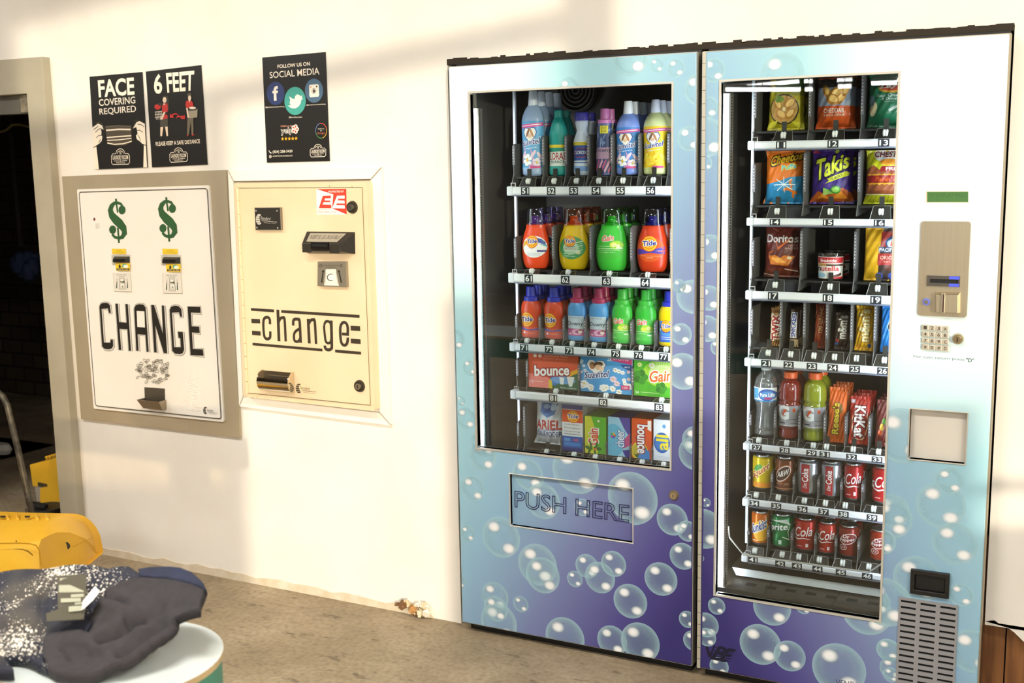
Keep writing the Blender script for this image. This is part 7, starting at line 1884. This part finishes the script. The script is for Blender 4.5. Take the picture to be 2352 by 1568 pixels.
# ------------------------------------------------------------------ garment heaped on the table
kg = crop(0, 1280, 0.2296)
def heap(px, py, h=0.0, k=0.42):
    d = ray(px, py)
    # plane z = 0.76 + k (y + 2.07)
    t = (0.76 + k * (CAM.y + 2.07) - CAM.z) / (d.z - k * d.y)
    return CAM + d * t
def folds(px, py):
    f = 0.0035 * math.sin(px * 0.021 + py * 0.045 + 1.0) + 0.002 * math.sin(px * 0.041 - py * 0.043) + 0.0012 * math.sin(px * 0.017 + py * 0.11 + 2.0)
    return f
def cloth_piece(name, outline, m, parent, creases=(), lift=0.0, th=0.02):
    def fn(px, py, h):
        p = heap(px, py)
        z = p.z + folds(px, py) + lift
        for (ax, ay), (bx_, by), w, dep in creases:
            t = max(0.0, min(1.0, ((px - ax) * (bx_ - ax) + (py - ay) * (by - ay)) / ((bx_ - ax) ** 2 + (by - ay) ** 2)))
            dd = math.hypot(px - ax - t * (bx_ - ax), py - ay - t * (by - ay))
            z -= dep * math.exp(-(dd / w) ** 2)
        return (p.x, p.y, max(z, TZ + th + 0.004))
    a = Art(fn, du=7.0, dv=7.0)
    a.poly(outline, m)
    import bmesh
    me_o = a.mb.build(name, parent)
    bm = bmesh.new(); bm.from_mesh(me_o.data)
    bmesh.ops.remove_doubles(bm, verts=bm.verts, dist=0.0004)
    bmesh.ops.recalc_face_normals(bm, faces=bm.faces)
    if sum(f.normal.z for f in bm.faces) < 0: bmesh.ops.reverse_faces(bm, faces=bm.faces)
    for f in bm.faces: f.smooth = True
    bm.to_mesh(me_o.data); bm.free()
    s = me_o.modifiers.new('thick', 'SOLIDIFY'); s.thickness = th; s.offset = -1.0
    return me_o
spk = N('sequin_knit')
tcs = spk.n('ShaderNodeTexCoord')
v1 = spk.n('ShaderNodeTexVoronoi', i_Scale=150.0); v2 = spk.n('ShaderNodeTexVoronoi', i_Scale=240.0); nz = spk.n('ShaderNodeTexNoise', i_Scale=11.0, i_Detail=3.0); nb2 = spk.n('ShaderNodeTexNoise', i_Scale=6.0)
for q in (v1, v2, nz, nb2): spk.l(tcs.outputs['Object'], q.inputs['Vector'])
den = spk.math('SUBTRACT', nz.outputs[0], 0.36)
sp1 = spk.math('LESS_THAN', v1.outputs['Distance'], spk.math('MULTIPLY', den, 1.5)); sp2 = spk.math('LESS_THAN', v2.outputs['Distance'], spk.math('MULTIPLY', den, 1.1))
f_ = spk.math('MAXIMUM', sp1, sp2)
basec = spk.ramp(nb2.outputs[0], [(0.5, '#131829'), (0.6, '#45413b')])
mxs = spk.n('ShaderNodeMixRGB'); spk.l(f_, mxs.inputs[0]); spk.l(basec, mxs.inputs[1]); mxs.inputs[2].default_value = rgb('#f2ead8')
spk.l(mxs.outputs[0], spk.b.inputs['Base Color']); spk.b.inputs['Roughness'].default_value = 0.7
lin_m = noise_mat('grey_lining', '#2c292b', '#343033', 60.0, rough=0.85)
navy_m = noise_mat('navy_edge', '#1b2136', '#242b44', 30.0, rough=0.85)
gar = thing('garment', 'dark navy speckled garment with grey lining heaped on the white table', 'clothing', (-1.62, -2.0, TZ))
K = lambda pts: [kg(*p) for p in pts]
cloth_piece('speckled_knit', K([(-260, 190), (0, 145), (300, 100), (640, 80), (940, 88), (1080, 110), (1180, 85), (1290, 92), (1390, 152), (1430, 190), (1290, 215), (1180, 260), (1060, 320), (1000, 420), (860, 780), (500, 775), (440, 830), (430, 1010), (480, 1130), (380, 1085), (250, 1010), (140, 1000), (40, 1070), (150, 1254), (-260, 1300)]), spk.m, gar,
            [((0, 110 * 0 + 1378), (110, 1350), 10, 0.012), ((0, 1440), (95, 1430), 9, 0.012), ((90, 1500), (100, 1360), 10, 0.01)])
cloth_piece('navy_fold', K([(1385, 152), (1500, 135), (1700, 112), (1800, 125), (1920, 185), (2040, 310), (2045, 350), (1900, 300), (1700, 240), (1400, 205)]), navy_m, gar, lift=0.008)
cloth_piece('lining', K([(1420, 200), (1560, 205), (1740, 240), (1900, 285), (2040, 335), (2000, 440), (1995, 515), (1760, 600), (1690, 640), (1640, 700), (1480, 850), (1200, 1050), (900, 1180), (700, 1215), (560, 1205), (480, 1130), (430, 1010), (440, 820), (500, 770), (860, 775), (880, 640), (1000, 420), (1060, 320), (1180, 258), (1290, 212)]), lin_m, gar,
            [(kg(1000, 350), kg(1290, 480), 5, 0.012), (kg(1300, 640), kg(1440, 620), 10, 0.03), (kg(1300, 700), kg(1000, 830), 7, 0.02), (kg(870, 740), kg(900, 660), 7, 0.02), (kg(640, 930), kg(860, 920), 6, 0.016), (kg(700, 1000), kg(1000, 960), 6, 0.014), (kg(1520, 590), kg(1640, 520), 5, 0.01), (kg(1650, 640), kg(1200, 960), 9, 0.016)], lift=0.004)
def tagfn(up):
    def fn(px, py, h):
        p = heap(px, py); return (p.x, p.y - 0.0, p.z + up + folds(px, py) * 0.3 + h)
    return fn
a = Art(tagfn(0.026), eps=0.0004)
a.poly(K([(580, 320), (880, 300), (870, 560), (850, 770), (480, 775), (470, 690), (590, 650)]), '#4a4636')
for y0, y1, x0, x1 in ((335, 390, 610, 850), (405, 480, 600, 850), (500, 530, 720, 850), (545, 585, 620, 820), (590, 610, 760, 850), (630, 690, 700, 830)):
    a.poly(K([(x0, y0 + 10), (x1, y0), (x1, y1), (x0, y1 + 10)]), '#a9aa94')
a.build('care_label', gar)
a = Art(tagfn(0.034), eps=0.0004)
a.poly(K([(965, 462), (1012, 520), (940, 610), (850, 705), (830, 715), (845, 610)]), '#f6efe6')
a.build('white_tag', gar)
b = MB()
hp_ = [heap(*kg(*q)) for q in ((400, 420), (800, 480))]
for q, r_ in zip(hp_, (0.08, 0.08, 0.04, 0.03)):
    zc = (q.z + TZ) / 2; hh = max((q.z - TZ) / 2 - 0.03, 0.01)
    b.lathe([(r_ * math.cos(t), hh * math.sin(t)) for t in [-PI / 2 + PI * i / 8 for i in range(9)]], navy_m, 16, c=(q.x, q.y, TZ + 0.003 + hh))
b.build('inner_folds', gar, smooth=True)
inv_parent(gar)

# ------------------------------------------------------------------ yellow mop bucket by the wall
yel = noise_mat('yellow_plastic', '#e8b02a', '#f0bc34', 5.0, rough=0.42)
colx = [-140, -60, 0, 60, 82, 95, 110, 130, 145, 160, 178, 195, 207, 216, 224]
def mix(tab, x):
    for (x0, y0), (x1, y1) in zip(tab, tab[1:]):
        if x0 <= x <= x1: return y0 + (y1 - y0) * (x - x0) / (x1 - x0)
    return tab[-1][1] if x > tab[-1][0] else tab[0][1]
Tp = [(-140, 1175), (0, 1178.5), (60, 1181), (130, 1182.5), (158, 1183), (178, 1188), (195, 1200), (207, 1214), (216, 1232), (224, 1271)]
Mp = [(-140, 1252), (60, 1246), (82, 1243), (95, 1238), (110, 1230), (130, 1222), (160, 1222), (195, 1236), (216, 1254), (224, 1273)]
Bp = [(-140, 1405), (60, 1398), (95, 1372), (130, 1345), (160, 1320), (195, 1300), (216, 1283), (224, 1277)]
yT = [(-140, -0.42), (130, -0.42), (224, -0.29)]
yM = [(-140, -0.70), (60, -0.70), (95, -0.67), (130, -0.57), (195, -0.42), (224, -0.30)]
yB = [(-140, -0.74), (60, -0.74), (95, -0.70), (130, -0.59), (195, -0.43), (224, -0.31)]
rows = []
for py_t, y_t in ((Tp, yT), (Mp, yM), (Bp, yB)):
    rows.append([at(x, mix(py_t, x), mix(y_t, x)) for x in colx])
mid1 = [a_.lerp(c_, 0.5) + Vector((0, -0.01, 0.018)) for a_, c_ in zip(rows[0], rows[1])]
mid2 = [a_.lerp(c_, 0.12) + Vector((0, -0.012, 0.0)) for a_, c_ in zip(rows[1], rows[2])]
bot = [p + Vector((0, 0.02, 0)) for p in rows[2]]
back_t = [p + Vector((0, 0.03, -0.002)) for p in rows[0]]
back_b = [Vector((p.x, p.y + 0.03, max(q.z, 0.05))) for p, q in zip(rows[0], rows[2])]
L = [back_b, back_t, rows[0], mid1, rows[1], mid2, rows[2], bot]
bk = thing('mop_bucket', 'bright yellow plastic mop bucket on the floor between table and doorway', 'bucket', (-3.4, -0.5, 0))
b = MB(); n = len(colx); vs = [v for row in L for v in row]; fs = []
for r_ in range(len(L) - 1):
    for c_ in range(n - 1): fs.append((r_ * n + c_, (r_ + 1) * n + c_, (r_ + 1) * n + c_ + 1, r_ * n + c_ + 1))
fs += [tuple((len(L) - 1) * n + c_ for c_ in range(n)) + tuple(c_ for c_ in reversed(range(n)))] if False else []
for c_ in range(n - 1): fs.append(((len(L) - 1) * n + c_, c_, c_ + 1, (len(L) - 1) * n + c_ + 1))
fs.append(tuple(r_ * n for r_ in range(len(L)))); fs.append(tuple(r_ * n + n - 1 for r_ in reversed(range(len(L)))))
b.add(vs, fs, yel); o = b.build('tub', bk, smooth=35)
k1 = crop(0, 1150, 0.12755)
def tubfn(px, py, h):
    yy_ = mix(yM, px) - 0.012 if py > mix(Mp, px) - 4 else mix(yT, px) - 0.03 + (mix(yM, px) - mix(yT, px)) * max(0, (py - mix(Tp, px)) / max(mix(Mp, px) - mix(Tp, px), 1)) - 0.012
    p = at(px, py, yy_ - 0.014 - h); return (p.x, p.y, p.z)
a = Art(tubfn, du=6, dv=6)
Q = lambda pts: [k1(*p) for p in pts]
a.poly(Q([(1180, 742), (1215, 740), (1255, 775), (1268, 820), (1240, 870), (1215, 868), (1205, 800)]), '#2a2416')
for x in (0, 440):
    a.poly(Q([(x, 265), (x + 110, 265), (x + 90, 300), (x + 10, 302)]), '#2a2416')
a.poly(Q([(280, 710), (310, 715), (300, 740), (280, 738)]), '#5c4a1c')
a.stroke(Q([(240, 862), (400, 872), (500, 905), (570, 960), (600, 990)]), [0.4, 2.0, 3.0, 3.0, 1.0], '#8a6a14')
a.stroke(Q([(-200, 770), (350, 760), (540, 770), (650, 800), (710, 900), (740, 1160)]), 3.0, '#c9920e')
a.stroke(Q([(1310, 830), (1500, 740), (1680, 650)]), 1.2, '#c9920e')
a.build('slots_and_seams', bk)
b = MB()
for x in (130, 300, 650, 830):
    p, q = at(*k1(x, 250), -0.455), at(*k1(x + 18, 330), -0.52)
    b.tube([p, q], 0.006, yel, 6)
b.build('rim_ribs', bk)
for wx in (-3.75, -3.3):
    b = MB(); b.disc(wx, 0.035, 0.035, -0.56, -0.53, mat('#2a2a2a', 0.5), 18); b.tube([(wx, -0.545, 0.03), (wx, -0.545, 0.09)], 0.008, mat('#8a8a8a', 0.4, 0.7)); b.build('caster', bk)
inv_parent(bk)

# ------------------------------------------------------------------ things in the doorway and the dark storeroom
def at3(px, py, y): return at(px, py, y)
pl = thing('handle_pole', 'bent dark steel handle pole leaning in the doorway behind the yellow bucket', 'pole', at3(80, 1215, -0.2))
b = MB(); P_ = [at3(-30, 880, -0.2), at3(-4, 902, -0.2), at3(8, 912, -0.2), at3(17, 930, -0.2), at3(23, 955, -0.2), at3(48, 1060, -0.2), at3(73, 1180, -0.2), at3(90, 1262, -0.2)]
e_ = P_[-1] + (P_[-1] - P_[-2]).normalized() * (P_[-1].z / max((P_[-2] - P_[-1]).normalized().z, 0.1) - 0.01)
b.tube(P_ + [e_], 0.0135, noise_mat('worn_steel', '#3c3830', '#6a6456', 30.0, rough=0.45, metal=0.6), 10); b.build('tube', pl, smooth=True)
b = MB(); q = at3(66, 1166, -0.2); b.tube([q, at3(71, 1190, -0.2)], 0.017, mat('#4a463c', 0.5), 10); b.build('collar', pl, smooth=True)
inv_parent(pl)
wr = thing('wringer_bucket', 'second yellow bucket with ribbed rim inside the dark storeroom', 'bucket', at3(110, 1180, 0.3))
yd = noise_mat('dull_yellow', '#c79a1c', '#d6a824', 6.0, rough=0.5)
ks = crop(0, 900, 0.1914)
def pq3(pts, y0, y1, name, m):
    b = MB(); b.prism(pxquad(ks, pts, y0), y0, y1, m); return b.build(name, wr, bevel=0.004)
pq3([(358, 872), (540, 825), (572, 1150), (392, 1128)], 0.27, 0.55, 'wringer_box', yd)
pq3([(540, 825), (760, 770), (860, 760), (880, 1560), (640, 1560), (620, 1360), (480, 1325), (480, 1150), (572, 1150)], 0.24, 0.6, 'tub', yd)
pq3([(535, 775), (750, 710), (860, 690), (862, 770), (560, 822)], 0.3, 0.36, 'rim', yd)
a = PxArt(0.295, ks)
for i in range(5): a.pell(575 + 45 * i, 795 - 13 * i, 14, 20, '#8a6a18', 10, 0.5)
a.build('rim_slots', wr)
b = MB(); b.prism(pxquad(ks, [(450, 1085), (570, 1110), (568, 1150), (455, 1130)], 0.262), 0.262, 0.268, mat('#3a2e14', 0.6)); b.build('grip_slot', wr)
b = MB(); b.prism(pxquad(ks, [(418, 1140), (480, 1150), (500, 1300), (440, 1320)], 0.25), 0.25, 0.5, mat('#8f8a80', 0.5)); b.build('lever', wr)
inv_parent(wr)
rc = thing('canister', 'dark red canister with black top standing in the storeroom doorway', 'canister', at3(140, 1240, 0.2))
q = at3(142, 1165, 0.2); rc.location = (q.x + 0.02, 0.1, 0)
b = MB(); zt = q.z - 0.0; b.lathe([(0.10, 0.0), (0.112, 0.02), (0.112, zt * 0.6), (0.085, zt * 0.92), (0.075, zt)], mat('#5c1618', 0.4), 24); b.build('body', rc, smooth=40)
b = MB(); b.lathe([(0.078, zt), (0.082, zt + 0.01), (0.075, zt + 0.035), (0.0, zt + 0.035)], mat('#1c1c1a', 0.5), 20)
for i in range(5): b.lathe([(0.0, -0.014), (0.016, -0.008), (0.018, 0.0), (0.016, 0.008), (0.0, 0.014)], mat('#1c1c1a', 0.5), 10, c=(-0.06 + 0.02 * i, -0.03, zt + 0.048))
b.build('cap', rc, smooth=40)
mp = thing('mop', 'dark mop leaning upright in the storeroom with blue head', 'mop', at3(70, 640, 1.3))
b = MB(); b.tube([at3(20, 225, 1.3), at3(30, 380, 1.3), at3(48, 565, 1.3)], 0.016, mat('#2a241c', 0.6)); b.build('stick', mp)
b = MB(); q = at3(62, 612, 1.3)
for i in range(9): b.lathe([(0.0, -0.06), (0.03, -0.045), (0.042, 0.0), (0.03, 0.045), (0.0, 0.06)], mat('#1d2c4c', 0.8), 10, c=(q.x + 0.05 * math.cos(i * 0.7), q.y + 0.03 * math.sin(i * 1.3), q.z + 0.04 * math.sin(i * 0.7)))
b.build('mop_head', mp, smooth=True)
inv_parent(mp)
mp['label'] = 'dark mop hung head down against the storeroom block wall'
cb = MB(); cb.tube([at3(x, y, 0.9) for x, y in ((-30, 312), (0, 303), (14, 299), (28, 287), (45, 286), (70, 292), (100, 299), (160, 300))], 0.006, mat('#8a7c4c', 0.5), 6)
tag(cb.build('cable', smooth=True), 'thin yellowish cable strung across the storeroom doorway', 'cable')
sh = MB(); q = at3(4, 1057, 1.0); sh.lathe([(0.0, -0.03), (0.03, -0.028), (0.04, 0.0), (0.03, 0.03), (0.0, 0.034)], mat('#d8d2c6', 0.6), 14, 2.2, 1.0)
so = thing('storage_shelf', 'low dark shelf board at the far left inside the storeroom', 'shelf', (q.x, q.y, 0))
b = MB(); b.box(-0.6, 0.1, -0.15, 0.3, max(q.z - 0.06, 0.0), q.z - 0.032, mat('#241f1a', 0.7)); b.build('board', so)
for xx in (-0.55, 0.06):
    b = MB(); b.box(xx, xx + 0.03, -0.1, -0.07, 0.0, max(q.z - 0.06, 0.01), mat('#241f1a', 0.7)); b.build('leg', so)
o = sh.build('shoe', loc=(q.x, q.y, q.z + 0.07)); tag(o, 'pale shoe tip on the dark low shelf inside the storeroom', 'shoe')
# thin black rod along the block wall, cut by the frame
